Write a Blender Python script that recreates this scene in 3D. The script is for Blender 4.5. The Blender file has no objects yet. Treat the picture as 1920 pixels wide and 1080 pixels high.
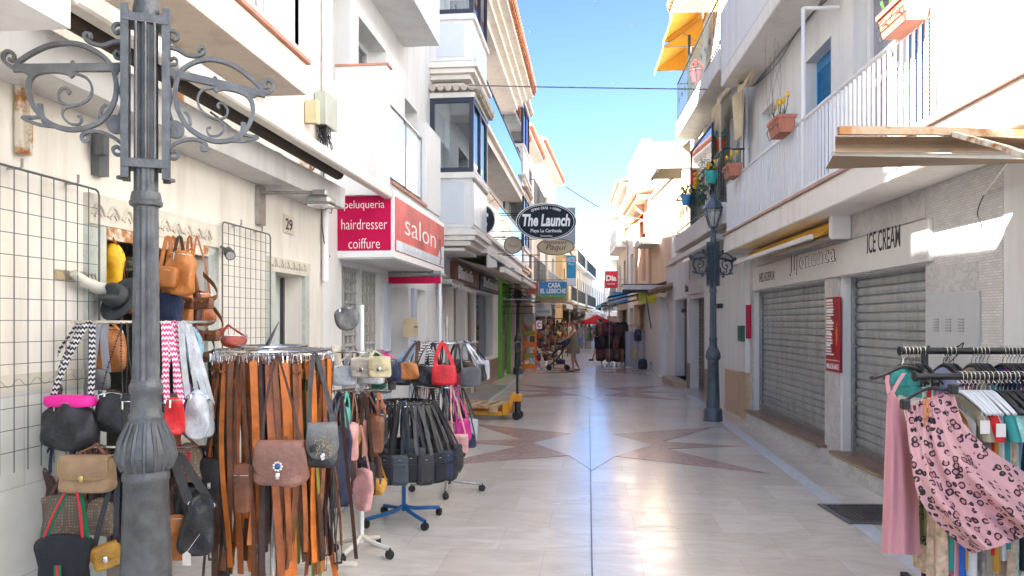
import bpy, bmesh, math, random
from mathutils import Matrix, Vector
R = math.radians
random.seed(7)
scene = bpy.context.scene
COL = scene.collection
# ---------------------------------------------------------------- camera
F, CX, CY, EYE = 1450.0, 960.0, 604.0, 1.6
YAW = R(5.906)
cam_d = bpy.data.cameras.new('camera')
cam = bpy.data.objects.new('camera', cam_d)
COL.objects.link(cam)
cam.location = (0, 0, EYE)
cam.rotation_euler = (R(90), 0, YAW)
cam_d.sensor_width = 36.0
cam_d.lens = F / 1920 * 36
cam_d.shift_y = (CY - 540) / 1920
cam_d.clip_start = 0.05
cam_d.clip_end = 3000
scene.camera = cam
# ---------------------------------------------------------------- sky, sun, exposure
SUN_EL, SUN_TRAVEL = 33.0, 48.0     # elevation; direction the light travels, measured from +X towards +Y
w = bpy.data.worlds.new("World")
scene.world = w
w.use_nodes = True
nt = w.node_tree
sky = nt.nodes.new('ShaderNodeTexSky')
sky.sky_type = 'NISHITA'
sky.sun_disc = False
sky.sun_elevation = R(SUN_EL)
sky.sun_rotation = R(90 - (SUN_TRAVEL + 180))
sky.altitude = 0
sky.air_density = 0.42
sky.dust_density = 0.0
sky.ozone_density = 3.0
nt.links.new(sky.outputs[0], nt.nodes['Background'].inputs[0])
nt.nodes['Background'].inputs[1].default_value = 0.065
sd = bpy.data.lights.new('sun', 'SUN')
sd.energy = 4.8
sd.angle = R(0.6)
sd.color = (1.0, 0.965, 0.91)
so = bpy.data.objects.new('sun', sd)
COL.objects.link(so)
a = R(SUN_TRAVEL)
dirv = Vector((math.cos(a) * math.cos(R(SUN_EL)), math.sin(a) * math.cos(R(SUN_EL)), -math.sin(R(SUN_EL))))
so.rotation_euler = dirv.to_track_quat('-Z', 'Y').to_euler()
so.location = (-20, -20, 30)
scene.view_settings.view_transform = 'Standard'
scene.view_settings.look = 'None'
scene.view_settings.gamma = 1
scene.view_settings.exposure = 3.2
scene.cycles.max_bounces = 8
scene.cycles.diffuse_bounces = 5
scene.cycles.glossy_bounces = 4
scene.cycles.transparent_max_bounces = 12
scene.cycles.caustics_reflective = False
scene.cycles.caustics_refractive = False
scene.cycles.sample_clamp_indirect = 6

# ---------------------------------------------------------------- pixel helpers (design-time measurements -> world)
RIGHT = Vector((math.cos(YAW), math.sin(YAW), 0)); FWD = Vector((-math.sin(YAW), math.cos(YAW), 0)); UP = Vector((0, 0, 1))
def ray(px, py): return RIGHT * ((px - CX) / F) + FWD + UP * ((CY - py) / F)
def P(px, py, d): return Vector((0, 0, EYE)) + ray(px, py) * d       # point at camera depth d
def G(px, py): return P(px, py, EYE * F / (py - CY))                 # point on the ground

# ---------------------------------------------------------------- mesh builder
def crom(pts, n=6, closed=False):
    pts = [Vector(p) for p in pts]
    out = []
    m = len(pts)
    for i in range(m if closed else m - 1):
        if closed: p0, p1, p2, p3 = pts[i - 1], pts[i], pts[(i + 1) % m], pts[(i + 2) % m]
        else: p0, p1, p2, p3 = pts[max(i - 1, 0)], pts[i], pts[i + 1], pts[min(i + 2, m - 1)]
        for k in range(n):
            t = k / n
            out.append(0.5 * ((2 * p1) + (p2 - p0) * t + (2 * p0 - 5 * p1 + 4 * p2 - p3) * t * t + (3 * p1 - p0 - 3 * p2 + p3) * t ** 3))
    if not closed: out.append(pts[-1])
    return out

class MB:
    def __init__(s, M=None):
        s.v = []; s.f = []; s.sm = []; s.M = M; s.flip = bool(M and M.determinant() < 0)
    def add(s, vs, fs, smooth=False, M=None):
        b = len(s.v)
        for p in vs:
            p = Vector(p)
            if M: p = M @ p
            if s.M: p = s.M @ p
            s.v.append(p)
        fl = s.flip ^ bool(M and M.determinant() < 0)
        for f in fs:
            f = [b + i for i in f]
            s.f.append(f[::-1] if fl else f); s.sm.append(smooth)
    def box(s, x0, x1, y0, y1, z0, z1, M=None):
        if x0 > x1: x0, x1 = x1, x0
        if y0 > y1: y0, y1 = y1, y0
        if z0 > z1: z0, z1 = z1, z0
        s.add([(x0, y0, z0), (x1, y0, z0), (x1, y1, z0), (x0, y1, z0), (x0, y0, z1), (x1, y0, z1), (x1, y1, z1), (x0, y1, z1)],
              [(3, 2, 1, 0), (4, 5, 6, 7), (0, 1, 5, 4), (1, 2, 6, 5), (2, 3, 7, 6), (3, 0, 4, 7)], False, M)
    def bbox(s, x0, x1, y0, y1, z0, z1, b=.01, M=None):       # box with chamfered edges
        if x0 > x1: x0, x1 = x1, x0
        if y0 > y1: y0, y1 = y1, y0
        if z0 > z1: z0, z1 = z1, z0
        b = min(b, (x1 - x0) / 2.1, (y1 - y0) / 2.1, (z1 - z0) / 2.1)
        bm = bmesh.new()
        vs = {}
        for i, x in enumerate((x0, x1)):
            for j, y in enumerate((y0, y1)):
                for k, z in enumerate((z0, z1)):
                    sx, sy, sz = (1 - 2 * i) * b, (1 - 2 * j) * b, (1 - 2 * k) * b
                    for t in ((0, sy, sz), (sx, 0, sz), (sx, sy, 0)):
                        bm.verts.new((x + t[0], y + t[1], z + t[2]))
        bmesh.ops.convex_hull(bm, input=bm.verts[:])
        bm.verts.index_update()
        s.add([v.co for v in bm.verts], [[v.index for v in f.verts] for f in bm.faces], False, M)
        bm.free()
    def quad(s, a, b, c, d, smooth=False): s.add([a, b, c, d], [(0, 1, 2, 3)], smooth)
    def slab(s, poly, t):                                       # planar polygon thickened by vector t
        n = len(poly); poly = [Vector(p) for p in poly]; t = Vector(t)
        nrm = (poly[1] - poly[0]).cross(poly[2] - poly[0])
        vs = poly + [p + t for p in poly]
        fs = [list(range(n))[::-1], list(range(n, 2 * n))] + [(i, (i + 1) % n, n + (i + 1) % n, n + i) for i in range(n)]
        if nrm.dot(t) < 0: fs = [f[::-1] for f in fs]
        s.add(vs, fs)
    def tube(s, pts, r, n=8, cap=True, closed=False, flat=None):
        pts = [Vector(p) for p in pts]
        m = len(pts)
        if m < 2: return
        rs = r if isinstance(r, (list, tuple)) else [r] * m
        if len(rs) != m: rs = [rs[0] + (rs[-1] - rs[0]) * i / (m - 1) for i in range(m)]
        vs = []
        prev = None
        for i, p in enumerate(pts):
            if closed: t = pts[(i + 1) % m] - pts[i - 1]
            else: t = pts[min(i + 1, m - 1)] - pts[max(i - 1, 0)]
            if t.length < 1e-9: t = Vector((0, 0, 1))
            t.normalize()
            if prev is None:
                ref = Vector((0, 0, 1)) if abs(t.z) < .9 else Vector((1, 0, 0))
                u = t.cross(ref).normalized()
            else:
                u = prev - t * prev.dot(t)
                u = u.normalized() if u.length > 1e-6 else t.orthogonal().normalized()
            prev = u
            v = t.cross(u)
            for k in range(n):
                a = 2 * math.pi * (k + .5) / n
                vs.append(p + (u * math.cos(a) + v * math.sin(a)) * rs[i])
        fs = []
        for i in range(m if closed else m - 1):
            for k in range(n):
                a, b = i * n + k, i * n + (k + 1) % n
                c, d = ((i + 1) % m) * n + (k + 1) % n, ((i + 1) % m) * n + k
                fs.append((a, b, c, d))
        s.add(vs, fs, n > 4)
        if cap and not closed:
            s.add(vs[:n], [tuple(range(n))[::-1]]); s.add(vs[-n:], [tuple(range(n))])
    def band(s, pts, wv, t, wid=None):                           # flat strap: path, width vector(s), thickness
        pts = [Vector(p) for p in pts]; m = len(pts)
        vs = []
        for i, p in enumerate(pts):
            tg = (pts[min(i + 1, m - 1)] - pts[max(i - 1, 0)])
            wvi = Vector(wv[i]) if isinstance(wv, list) else Vector(wv)
            if wid: wvi = wvi * wid[i]
            nn = tg.cross(wvi)
            nn = nn.normalized() * t / 2 if nn.length > 1e-9 else Vector((0, t / 2, 0))
            vs += [p - wvi / 2 - nn, p + wvi / 2 - nn, p + wvi / 2 + nn, p - wvi / 2 + nn]
        fs = [(3, 2, 1, 0), tuple(4 * (m - 1) + k for k in range(4))]
        for i in range(m - 1):
            for k in range(4):
                a, b = 4 * i + k, 4 * i + (k + 1) % 4
                fs.append((a, b, b + 4, a + 4))
        s.add(vs, fs)
    def lathe(s, prof, c=(0, 0, 0), n=24, M=None, flute=None, smooth=True):   # prof [(r,z)]
        c = Vector(c); vs = []
        for r, z in prof:
            fl = 0
            if flute and flute[1] <= z <= flute[2]: fl = flute[3]
            for k in range(n):
                a = 2 * math.pi * k / n
                rr = r * (1 - fl * (0.5 + 0.5 * math.cos(a * (flute[0] if flute else 0)))) if fl else r
                vs.append(c + Vector((rr * math.cos(a), rr * math.sin(a), z)))
        m = len(prof)
        fs = [(i * n + k, i * n + (k + 1) % n, (i + 1) * n + (k + 1) % n, (i + 1) * n + k) for i in range(m - 1) for k in range(n)]
        s.add(vs, fs, smooth, M)
        if prof[0][0] > 1e-5: s.add(vs[:n], [tuple(range(n))[::-1]], False, M)
        if prof[-1][0] > 1e-5: s.add(vs[-n:], [tuple(range(n))], False, M)
    def superq(s, a, b, c, e1=.5, e2=.5, n=20, m=12, M=None, th=(0, 360), ph=(-90, 90), warp=None, close=True):
        def pw(x, e): return math.copysign(abs(x) ** e, x)
        full = th[1] - th[0] >= 360
        vs = []
        for i in range(m + 1):
            p = R(ph[0] + (ph[1] - ph[0]) * i / m)
            for k in range(n if full else n + 1):
                t = R(th[0] + (th[1] - th[0]) * k / n)
                q = Vector((a * pw(math.cos(p), e1) * pw(math.cos(t), e2), b * pw(math.cos(p), e1) * pw(math.sin(t), e2), c * pw(math.sin(p), e1)))
                if warp: q = warp(q)
                vs.append(q)
        w_ = n if full else n + 1
        fs = []
        for i in range(m):
            for k in range(n):
                a0 = i * w_ + k; a1 = i * w_ + (k + 1) % w_
                fs.append((a0, a1, a1 + w_, a0 + w_))
        s.add(vs, fs, True, M)
    def surf(s, fn, nu, nv, smooth=True, thick=0, M=None):       # fn(u,v)->Vector
        g = [[Vector(fn(i / nu, j / nv)) for j in range(nv + 1)] for i in range(nu + 1)]
        vs = [p for row in g for p in row]
        w_ = nv + 1
        fs = [(i * w_ + j, (i + 1) * w_ + j, (i + 1) * w_ + j + 1, i * w_ + j + 1) for i in range(nu) for j in range(nv)]
        if not thick:
            s.add(vs, fs, smooth, M); return
        nr = []
        for i in range(nu + 1):
            for j in range(nv + 1):
                du = g[min(i + 1, nu)][j] - g[max(i - 1, 0)][j]; dv = g[i][min(j + 1, nv)] - g[i][max(j - 1, 0)]
                q = du.cross(dv); nr.append(q.normalized() if q.length > 1e-12 else Vector((0, 0, 1)))
        s.add([p + q * thick / 2 for p, q in zip(vs, nr)], fs, smooth, M)
        s.add([p - q * thick / 2 for p, q in zip(vs, nr)], [f[::-1] for f in fs], smooth, M)
        rim = [i * w_ for i in range(nu + 1)] + [nu * w_ + j for j in range(1, nv + 1)] + [i * w_ + nv for i in range(nu - 1, -1, -1)] + [j for j in range(nv - 1, 0, -1)]
        L = len(rim)
        a = [vs[i] - nr[i] * thick / 2 for i in rim] + [vs[i] + nr[i] * thick / 2 for i in rim]
        s.add(a, [(k, (k + 1) % L, L + (k + 1) % L, L + k) for k in range(L)], False, M)
    # -------- outputs
    def mesh(s, name, m, shift):
        me = bpy.data.meshes.new(name)
        me.from_pydata([tuple(v - shift) for v in s.v], [], s.f)
        me.polygons.foreach_set('use_smooth', s.sm)
        me.update()
        if any(s.sm): me.set_sharp_from_angle(angle=R(48))
        me.materials.append(m)
        return me
    def centre(s):
        if not s.v: return Vector((0, 0, 0))
        lo = [min(v[i] for v in s.v) for i in range(3)]; hi = [max(v[i] for v in s.v) for i in range(3)]
        return Vector(((lo[0] + hi[0]) / 2, (lo[1] + hi[1]) / 2, lo[2]))
    def part(s, name, m, root, label=None, kind=None):
        W = WM[root.name]
        me = s.mesh(name, m, Vector((0, 0, 0)))
        me.transform(W.inverted())
        o = bpy.data.objects.new(name, me); COL.objects.link(o)
        o.parent = root; WM[o.name] = W
        if label: o['label'] = label
        if kind: o['kind'] = kind
        return o
    def thing(s, name, m, label, cat, group=None):
        c = s.centre()
        o = bpy.data.objects.new(name, s.mesh(name, m, c)); COL.objects.link(o)
        o.location = c; WM[o.name] = Matrix.Translation(c)
        o['label'] = label; o['category'] = cat
        if group: o['group'] = group
        return o
    def parts(s, name, m, root):                                  # every separate piece its own part
        par = list(range(len(s.v)))
        def find(i):
            while par[i] != i: par[i] = par[par[i]]; i = par[i]
            return i
        for f in s.f:
            for i in f[1:]: par[find(i)] = find(f[0])
        G_ = {}
        for f, q in zip(s.f, s.sm): G_.setdefault(find(f[0]), []).append((f, q))
        out = []
        for fs in G_.values():
            ids = sorted({i for f, _ in fs for i in f}); mp = {i: k for k, i in enumerate(ids)}
            b = MB(); b.v = [s.v[i] for i in ids]; b.f = [[mp[i] for i in f] for f, _ in fs]; b.sm = [q for _, q in fs]
            out.append(b.part(name, m, root))
        return out
    def struct(s, name, m, kind='structure'):
        o = bpy.data.objects.new(name, s.mesh(name, m, Vector((0, 0, 0)))); COL.objects.link(o)
        WM[o.name] = Matrix.Identity(4)
        o['kind'] = kind
        return o
WM = {}
def T(name, label, cat, loc=(0, 0, 0), rz=0, group=None):
    o = bpy.data.objects.new(name, None); COL.objects.link(o)
    o.empty_display_size = .2
    o.location = loc; o.rotation_euler = (0, 0, rz)
    o['label'] = label; o['category'] = cat
    if group: o['group'] = group
    WM[o.name] = Matrix.LocRotScale(Vector(loc), Matrix.Rotation(rz, 3, 'Z'), None)
    return o
def copy_tree(o, loc, rz=0, label=None, sc=None):
    def cp(x, par):
        c = x.copy(); COL.objects.link(c)
        if par: c.parent = par
        for ch in x.children: cp(ch, c)
        return c
    r = cp(o, None)
    r.location = loc; r.rotation_euler = (0, 0, rz)
    if sc: r.scale = sc
    if label: r['label'] = label
    WM[r.name] = Matrix.LocRotScale(Vector(loc), Matrix.Rotation(rz, 3, 'Z'), Vector(sc) if sc else None)
    return r

# ---------------------------------------------------------------- facade frames: local (n outwards, s along, z up)
class Frame:
    def __init__(f, A, B, left=True):
        A = Vector((A[0], A[1], 0)); B = Vector((B[0], B[1], 0))
        f.o = A; f.s = (B - A).normalized(); f.L = (B - A).length
        f.n = Vector((f.s.y, -f.s.x, 0)) if left else Vector((-f.s.y, f.s.x, 0))
        M = Matrix.Identity(4)
        for i in range(3): M[i][0] = f.n[i]; M[i][1] = f.s[i]; M[i][3] = A[i]
        f.M = M
    def mb(f): return MB(f.M)
    def w(f, n, s, z=0): return f.M @ Vector((n, s, z))
    def at(f, px, py=CY, n=0):
        d = ray(px, py); o = Vector((0, 0, EYE)) - f.o
        t = (n - o.dot(f.n)) / d.dot(f.n)
        q = o + d * t
        return q.dot(f.s), q.z
    def ats(f, px, py, s):
        d = ray(px, py); o = Vector((0, 0, EYE)) - f.o
        t = (s - o.dot(f.s)) / d.dot(f.s)
        q = o + d * t
        return q.dot(f.n), q.z

def wall(B, n, t, s0, s1, z0, z1, holes=()):       # wall from n-t to n with reveals round the openings
    S = sorted({s0, s1, *[h[0] for h in holes], *[h[1] for h in holes]}); Z = sorted({z0, z1, *[h[2] for h in holes], *[h[3] for h in holes]})
    S = [x for x in S if s0 <= x <= s1]; Z = [x for x in Z if z0 <= x <= z1]
    def solid(i, j):
        if i < 0 or j < 0 or i >= len(S) - 1 or j >= len(Z) - 1: return False
        sc, zc = (S[i] + S[i + 1]) / 2, (Z[j] + Z[j + 1]) / 2
        return not any(h[0] < sc < h[1] and h[2] < zc < h[3] for h in holes)
    for i in range(len(S) - 1):
        for j in range(len(Z) - 1):
            if not solid(i, j): continue
            a, b, c, d = S[i], S[i + 1], Z[j], Z[j + 1]
            B.quad((n, a, c), (n, b, c), (n, b, d), (n, a, d))
            B.quad((n - t, a, d), (n - t, b, d), (n - t, b, c), (n - t, a, c))
            if not solid(i - 1, j): B.quad((n, a, d), (n - t, a, d), (n - t, a, c), (n, a, c))
            if not solid(i + 1, j): B.quad((n, b, c), (n - t, b, c), (n - t, b, d), (n, b, d))
            if not solid(i, j - 1): B.quad((n, a, c), (n - t, a, c), (n - t, b, c), (n, b, c))
            if not solid(i, j + 1): B.quad((n, b, d), (n - t, b, d), (n - t, a, d), (n, a, d))

# ---------------------------------------------------------------- materials
MATS = {}
def mat(name, col=(.5, .5, .5), rough=.6, var=.1, scale=5, bump=.0, metal=0, spec=.5, bscale=None, coat=0, emit=None, sub=None):
    if name in MATS: return MATS[name]
    m = bpy.data.materials.new(name); m.use_nodes = True
    n = m.node_tree; b = n.nodes['Principled BSDF']
    b.inputs['Roughness'].default_value = rough; b.inputs['Metallic'].default_value = metal
    b.inputs['Specular IOR Level'].default_value = spec
    if coat: b.inputs['Coat Weight'].default_value = coat; b.inputs['Coat Roughness'].default_value = .15
    tc = n.nodes.new('ShaderNodeTexCoord')
    nz = n.nodes.new('ShaderNodeTexNoise'); nz.inputs['Scale'].default_value = scale; nz.inputs['Detail'].default_value = 5
    n.links.new(tc.outputs['Object'], nz.inputs['Vector'])
    rp = n.nodes.new('ShaderNodeValToRGB')
    rp.color_ramp.elements[0].position = .3; rp.color_ramp.elements[1].position = .7
    rp.color_ramp.elements[0].color = tuple(c * (1 - var) for c in col) + (1,)
    rp.color_ramp.elements[1].color = tuple(min(1, c * (1 + var)) for c in col) + (1,)
    n.links.new(nz.outputs['Fac'], rp.inputs[0]); n.links.new(rp.outputs[0], b.inputs['Base Color'])
    if bump:
        n2 = n.nodes.new('ShaderNodeTexNoise'); n2.inputs['Scale'].default_value = bscale or scale * 6; n2.inputs['Detail'].default_value = 4
        n.links.new(tc.outputs['Object'], n2.inputs['Vector'])
        bp = n.nodes.new('ShaderNodeBump'); bp.inputs['Strength'].default_value = bump; bp.inputs['Distance'].default_value = .01
        n.links.new(n2.outputs['Fac'], bp.inputs['Height']); n.links.new(bp.outputs[0], b.inputs['Normal'])
    if emit: b.inputs['Emission Color'].default_value = (*emit[0], 1); b.inputs['Emission Strength'].default_value = emit[1]
    MATS[name] = m
    return m
class NB:      # tiny node helper
    def __init__(s, name):
        s.m = bpy.data.materials.new(name); s.m.use_nodes = True; s.t = s.m.node_tree
        s.b = s.t.nodes['Principled BSDF']; s.tc = s.t.nodes.new('ShaderNodeTexCoord'); MATS[name] = s.m
    def n(s, typ, ins=None, **kw):
        x = s.t.nodes.new('ShaderNode' + typ)
        for k, v in kw.items(): setattr(x, k, v)
        for k, v in (ins or {}).items():
            if hasattr(v, 'is_output') or isinstance(v, bpy.types.NodeSocket): s.t.links.new(v, x.inputs[k])
            else: x.inputs[k].default_value = v
        return x
    def l(s, a, b): s.t.links.new(a, b)
    def ramp(s, fac, stops, interp='LINEAR'):
        r = s.t.nodes.new('ShaderNodeValToRGB'); r.color_ramp.interpolation = interp
        e = r.color_ramp.elements
        while len(e) < len(stops): e.new(.5)
        for i, (p, c) in enumerate(stops): e[i].position = p; e[i].color = (*c, 1)
        s.l(fac, r.inputs[0]); return r.outputs[0]
    def mix(s, fac, a, b, mode='MIX'):
        x = s.t.nodes.new('ShaderNodeMix'); x.data_type = 'RGBA'; x.blend_type = mode
        for sock, v in ((x.inputs[0], fac), (x.inputs[6], a), (x.inputs[7], b)):
            if isinstance(v, bpy.types.NodeSocket): s.l(v, sock)
            elif isinstance(v, (int, float)): sock.default_value = v
            else: sock.default_value = (*v, 1)
        return x.outputs[2]
    def bump(s, h, st=.3, dist=.01):
        bp = s.n('Bump', {'Height': h, 'Strength': st, 'Distance': dist}); s.l(bp.outputs[0], s.b.inputs['Normal'])

def plaster(name, col, dirt=.12, grime=(.55, .5, .42)):
    if name in MATS: return MATS[name]
    k = NB(name); o = k.tc.outputs['Object']
    mp = k.n('Mapping', {'Vector': o, 'Scale': (2.2, 2.2, .22)})
    a = k.n('TexNoise', {'Vector': mp.outputs[0], 'Scale': 2.2, 'Detail': 7, 'Roughness': .62})
    b = k.n('TexNoise', {'Vector': o, 'Scale': 9, 'Detail': 6})
    f = k.ramp(a.outputs['Fac'], [(.48, (0, 0, 0)), (.8, (1, 1, 1))])
    f2 = k.n('Math', {0: f, 1: min(1, dirt * 3.6)}, operation='MULTIPLY')
    c = k.mix(f2.outputs[0], col, grime, 'MULTIPLY')
    c2 = k.mix(k.ramp(b.outputs['Fac'], [(.3, (0, 0, 0)), (.75, (.16, .16, .16))]), c, tuple(x * .8 for x in col))
    k.l(c2, k.b.inputs['Base Color']); k.b.inputs['Roughness'].default_value = .85
    h = k.n('TexNoise', {'Vector': o, 'Scale': 45, 'Detail': 5}); k.bump(h.outputs['Fac'], .25, .006)
    return k.m

def glass(name, tint=(.9, .95, .97), alpha=.35, rough=.02):
    if name in MATS: return MATS[name]
    k = NB(name)
    t = k.n('BsdfTransparent', {'Color': (*tint, 1)}); g = k.n('BsdfGlossy', {'Roughness': rough, 'Color': (.9, .95, 1, 1)})
    fr = k.n('LayerWeight', {'Blend': .35})
    mr = k.n('MapRange', {'Value': fr.outputs['Fresnel'], 'To Min': alpha * .35, 'To Max': 1.0})
    mx = k.n('MixShader', {0: mr.outputs[0], 1: t.outputs[0], 2: g.outputs[0]})
    k.l(mx.outputs[0], k.t.nodes['Material Output'].inputs['Surface'])
    return k.m

# ---------------------------------------------------------------- text
def text(B, s, o, u, v, w=None, h=None, d=.002, bold=0.0, shear=0.0, fit='w', anchor='c', space=1.0, n=None):
    """letters laid on the plane at o (centre), u = reading direction, v = up; sized to w and/or h metres"""
    cu = bpy.data.curves.new('t', 'FONT'); cu.body = s; cu.size = 1; cu.offset = bold; cu.shear = shear; cu.extrude = 0.01; cu.resolution_u = 3
    cu.space_character = space; cu.align_x = 'CENTER'
    ob = bpy.data.objects.new('t', cu)
    me = bpy.data.meshes.new_from_object(ob)
    bpy.data.objects.remove(ob); bpy.data.curves.remove(cu)
    xs = [q.co.x for q in me.vertices]; ys = [q.co.y for q in me.vertices]
    x0, x1, y0, y1 = min(xs), max(xs), min(ys), max(ys)
    sx = w / (x1 - x0) if w else h / (y1 - y0); sy = h / (y1 - y0) if h else sx
    u = Vector(u).normalized(); v = Vector(v).normalized(); nn = (Vector(n).normalized() if n else u.cross(v)); o = Vector(o)
    vs = [o + u * ((q.co.x - (x0 + x1) / 2) * sx) + v * ((q.co.y - (y0 + y1) / 2) * sy) + nn * (q.co.z * 50 * d + d * .5) for q in me.vertices]
    B.add(vs, [list(p.vertices) for p in me.polygons])
    bpy.data.meshes.remove(me)
# ---------------------------------------------------------------- shared materials
WHITE = plaster('white_plaster', (.77, .765, .75))
CREAM = plaster('cream_plaster', (.80, .755, .68), .2)
WARM = plaster('warm_white_plaster', (.82, .78, .72), .14)
OCHRE = plaster('ochre_plaster', (.78, .55, .32), .2)
PEACH = plaster('peach_plaster', (.8, .6, .42), .1)
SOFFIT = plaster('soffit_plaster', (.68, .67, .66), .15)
SALMON = mat('salmon_edge', (.5, .22, .15), .6, .15, 8, .2)
WPAINT = mat('white_paint', (.8, .8, .8), .35, .03, 9, .02)
OFFW = mat('off_white_metal', (.66, .62, .55), .45, .08, 14, .03)
GREYP = mat('grey_painted_steel', (.10, .108, .115), .42, .1, 18, .1, 0, .5, 60)
LAMPM = mat('grey_cast_iron', (.098, .102, .107), .46, .3, 16, .35, .2, .5, 70)
LAMPB = mat('blue_grey_cast_iron', (.10, .125, .15), .42, .14, 16, .25, .25, .5, 90)
DARKM = mat('dark_metal', (.03, .032, .036), .4, .1, 10)
NAVYF = mat('navy_frame', (.028, .034, .06), .4, .05, 10)
STEEL = mat('galvanised_steel', (.38, .37, .35), .38, .15, 20, .1, .8)
CHROME = mat('chrome', (.7, .68, .65), .2, .05, 20, 0, 1)
GOLD = mat('gold_metal', (.6, .42, .16), .3, .05, 20, 0, 1)
BLACK = mat('black_plastic', (.02, .02, .022), .45, .1, 20)
RUBBER = mat('black_rubber', (.018, .018, .018), .7, .1, 20, .1)
TERRA = mat('terracotta', (.5, .2, .1), .75, .25, 3, .3)
TILEW = mat('weathered_roof_tile', (.5, .44, .36), .8, .25, 4, .3)
PINKT = mat('terracotta_pot', (.5, .19, .12), .7, .12, 12, .15)
LEAF = mat('leaf_green', (.06, .16, .035), .6, .4, 14)
YEL = mat('yellow_flower', (.8, .45, .02), .5, .12, 20)
REDF = mat('red_flower', (.6, .03, .03), .5, .12, 20)
GLS = glass('window_glass'); GLSC = glass('clear_glass', (.97, .99, 1), .5)
DARKIN = mat('dark_interior', (.05, .048, .045), .8, .3, 3)
DOORW = mat('dark_wood_door', (.09, .045, .03), .5, .25, 6, .1)
AWN = mat('awning_cloth_cream', (.62, .56, .46), .85, .08, 5, .15)
AWNB = mat('awning_cloth_brown', (.10, .075, .06), .9, .12, 5, .15)
AWNY = mat('awning_cloth_yellow', (.85, .47, .06), .8, .08, 4, .15)
def mk_floor():
    k = NB('polished_marble_tiles'); o = k.tc.outputs['Object']
    rot = k.n('Mapping', {'Vector': o, 'Rotation': (0, 0, 0)})
    def brick(c1, c2, mo):
        b = k.n('TexBrick', {'Vector': rot.outputs[0], 'Color1': (*c1, 1), 'Color2': (*c2, 1), 'Mortar': (*mo, 1), 'Scale': 1.0, 'Mortar Size': .0022, 'Mortar Smooth': .3, 'Bias': -.1, 'Brick Width': .66, 'Row Height': .6})
        b.offset = .5; return b
    b = brick((.66, .60, .52), (.78, .745, .70), (.52, .48, .44))
    mp = k.n('Mapping', {'Vector': o, 'Scale': (1.1, 2.4, 1)})
    v1 = k.n('TexNoise', {'Vector': mp.outputs[0], 'Scale': 1.9, 'Detail': 9, 'Roughness': .68, 'Distortion': 1.2})
    v2 = k.n('TexNoise', {'Vector': o, 'Scale': .5, 'Detail': 6, 'Roughness': .6})
    v3 = k.n('TexNoise', {'Vector': mp.outputs[0], 'Scale': 7, 'Detail': 8, 'Roughness': .7, 'Distortion': 2})
    c = k.mix(k.ramp(v1.outputs['Fac'], [(.42, (0, 0, 0)), (.70, (.7, .7, .7))]), b.outputs['Color'], (.50, .43, .35))
    c = k.mix(k.ramp(v3.outputs['Fac'], [(.62, (0, 0, 0)), (.75, (.4, .4, .4))]), c, (.36, .32, .29))
    c = k.mix(k.ramp(v2.outputs['Fac'], [(.35, (0, 0, 0)), (.7, (.35, .35, .35))]), c, (.50, .46, .42))
    sp_ = k.n('TexVoronoi', {'Vector': o, 'Scale': 3.2}); c = k.mix(k.ramp(sp_.outputs['Distance'], [(.0, (.8, .8, .8)), (.035, (.55, .55, .55)), (.05, (0, 0, 0))]), c, (.27, .24, .22))
    v5 = k.n('TexNoise', {'Vector': o, 'Scale': 1.3, 'Detail': 10, 'Roughness': .8, 'Distortion': 1}); c = k.mix(k.ramp(v5.outputs['Fac'], [(.56, (0, 0, 0)), (.7, (.5, .5, .5))]), c, (.42, .37, .32))
    k.l(c, k.b.inputs['Base Color'])
    r = k.n('MapRange', {'Value': v1.outputs['Fac'], 'From Min': .3, 'From Max': .8, 'To Min': .12, 'To Max': .32})
    k.l(r.outputs[0], k.b.inputs['Roughness']); k.b.inputs['Specular IOR Level'].default_value = .62
    wv = k.n('Mapping', {'Vector': o, 'Scale': (.55, 2.4, 1)}); wn = k.n('TexNoise', {'Vector': wv.outputs[0], 'Scale': 2.5, 'Detail': 2})
    ad = k.n('Math', {0: wn.outputs['Fac'], 1: k.n('Math', {0: b.outputs['Fac'], 1: -.25}, operation='MULTIPLY').outputs[0]}, operation='ADD')
    k.bump(ad.outputs[0], .22, .012)
    return k.m
def marble(name, base, vein, scale=2.2, rough=.25, amt=.8):
    if name in MATS: return MATS[name]
    k = NB(name); o = k.tc.outputs['Object']
    v = k.n('TexNoise', {'Vector': o, 'Scale': scale, 'Detail': 10, 'Roughness': .65, 'Distortion': 2.5})
    v2 = k.n('TexNoise', {'Vector': o, 'Scale': scale * .5, 'Detail': 4})
    c = k.mix(k.ramp(v.outputs['Fac'], [(.46, (0, 0, 0)), (.5, (amt, amt, amt)), (.56, (0, 0, 0))]), base, vein)
    c = k.mix(k.ramp(v2.outputs['Fac'], [(.4, (0, 0, 0)), (.7, (.4, .4, .4))]), c, vein)
    k.l(c, k.b.inputs['Base Color']); k.b.inputs['Roughness'].default_value = rough
    return k.m
FLOOR = mk_floor()
REDM = marble('red_marble', (.39, .26, .24), (.53, .42, .38), 3, .2)
BLUM = marble('blue_grey_marble_sky_tint', (.54, .56, .62), (.62, .63, .66), 3, .2)
STRIP = marble('pale_blue_marble', (.58, .63, .71), (.68, .71, .75), 4, .25)
GMARB = marble('grey_green_marble', (.56, .58, .54), (.36, .42, .38), 2.6, .3, .55)
WMARB = marble('white_grey_marble', (.6, .59, .57), (.36, .35, .34), 2.2, .3, .6)
TRAV = marble('tan_travertine', (.52, .35, .22), (.62, .45, .3), 3, .4)
BROWNM = marble('brown_stone', (.23, .16, .12), (.32, .24, .18), 4, .35)
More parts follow.
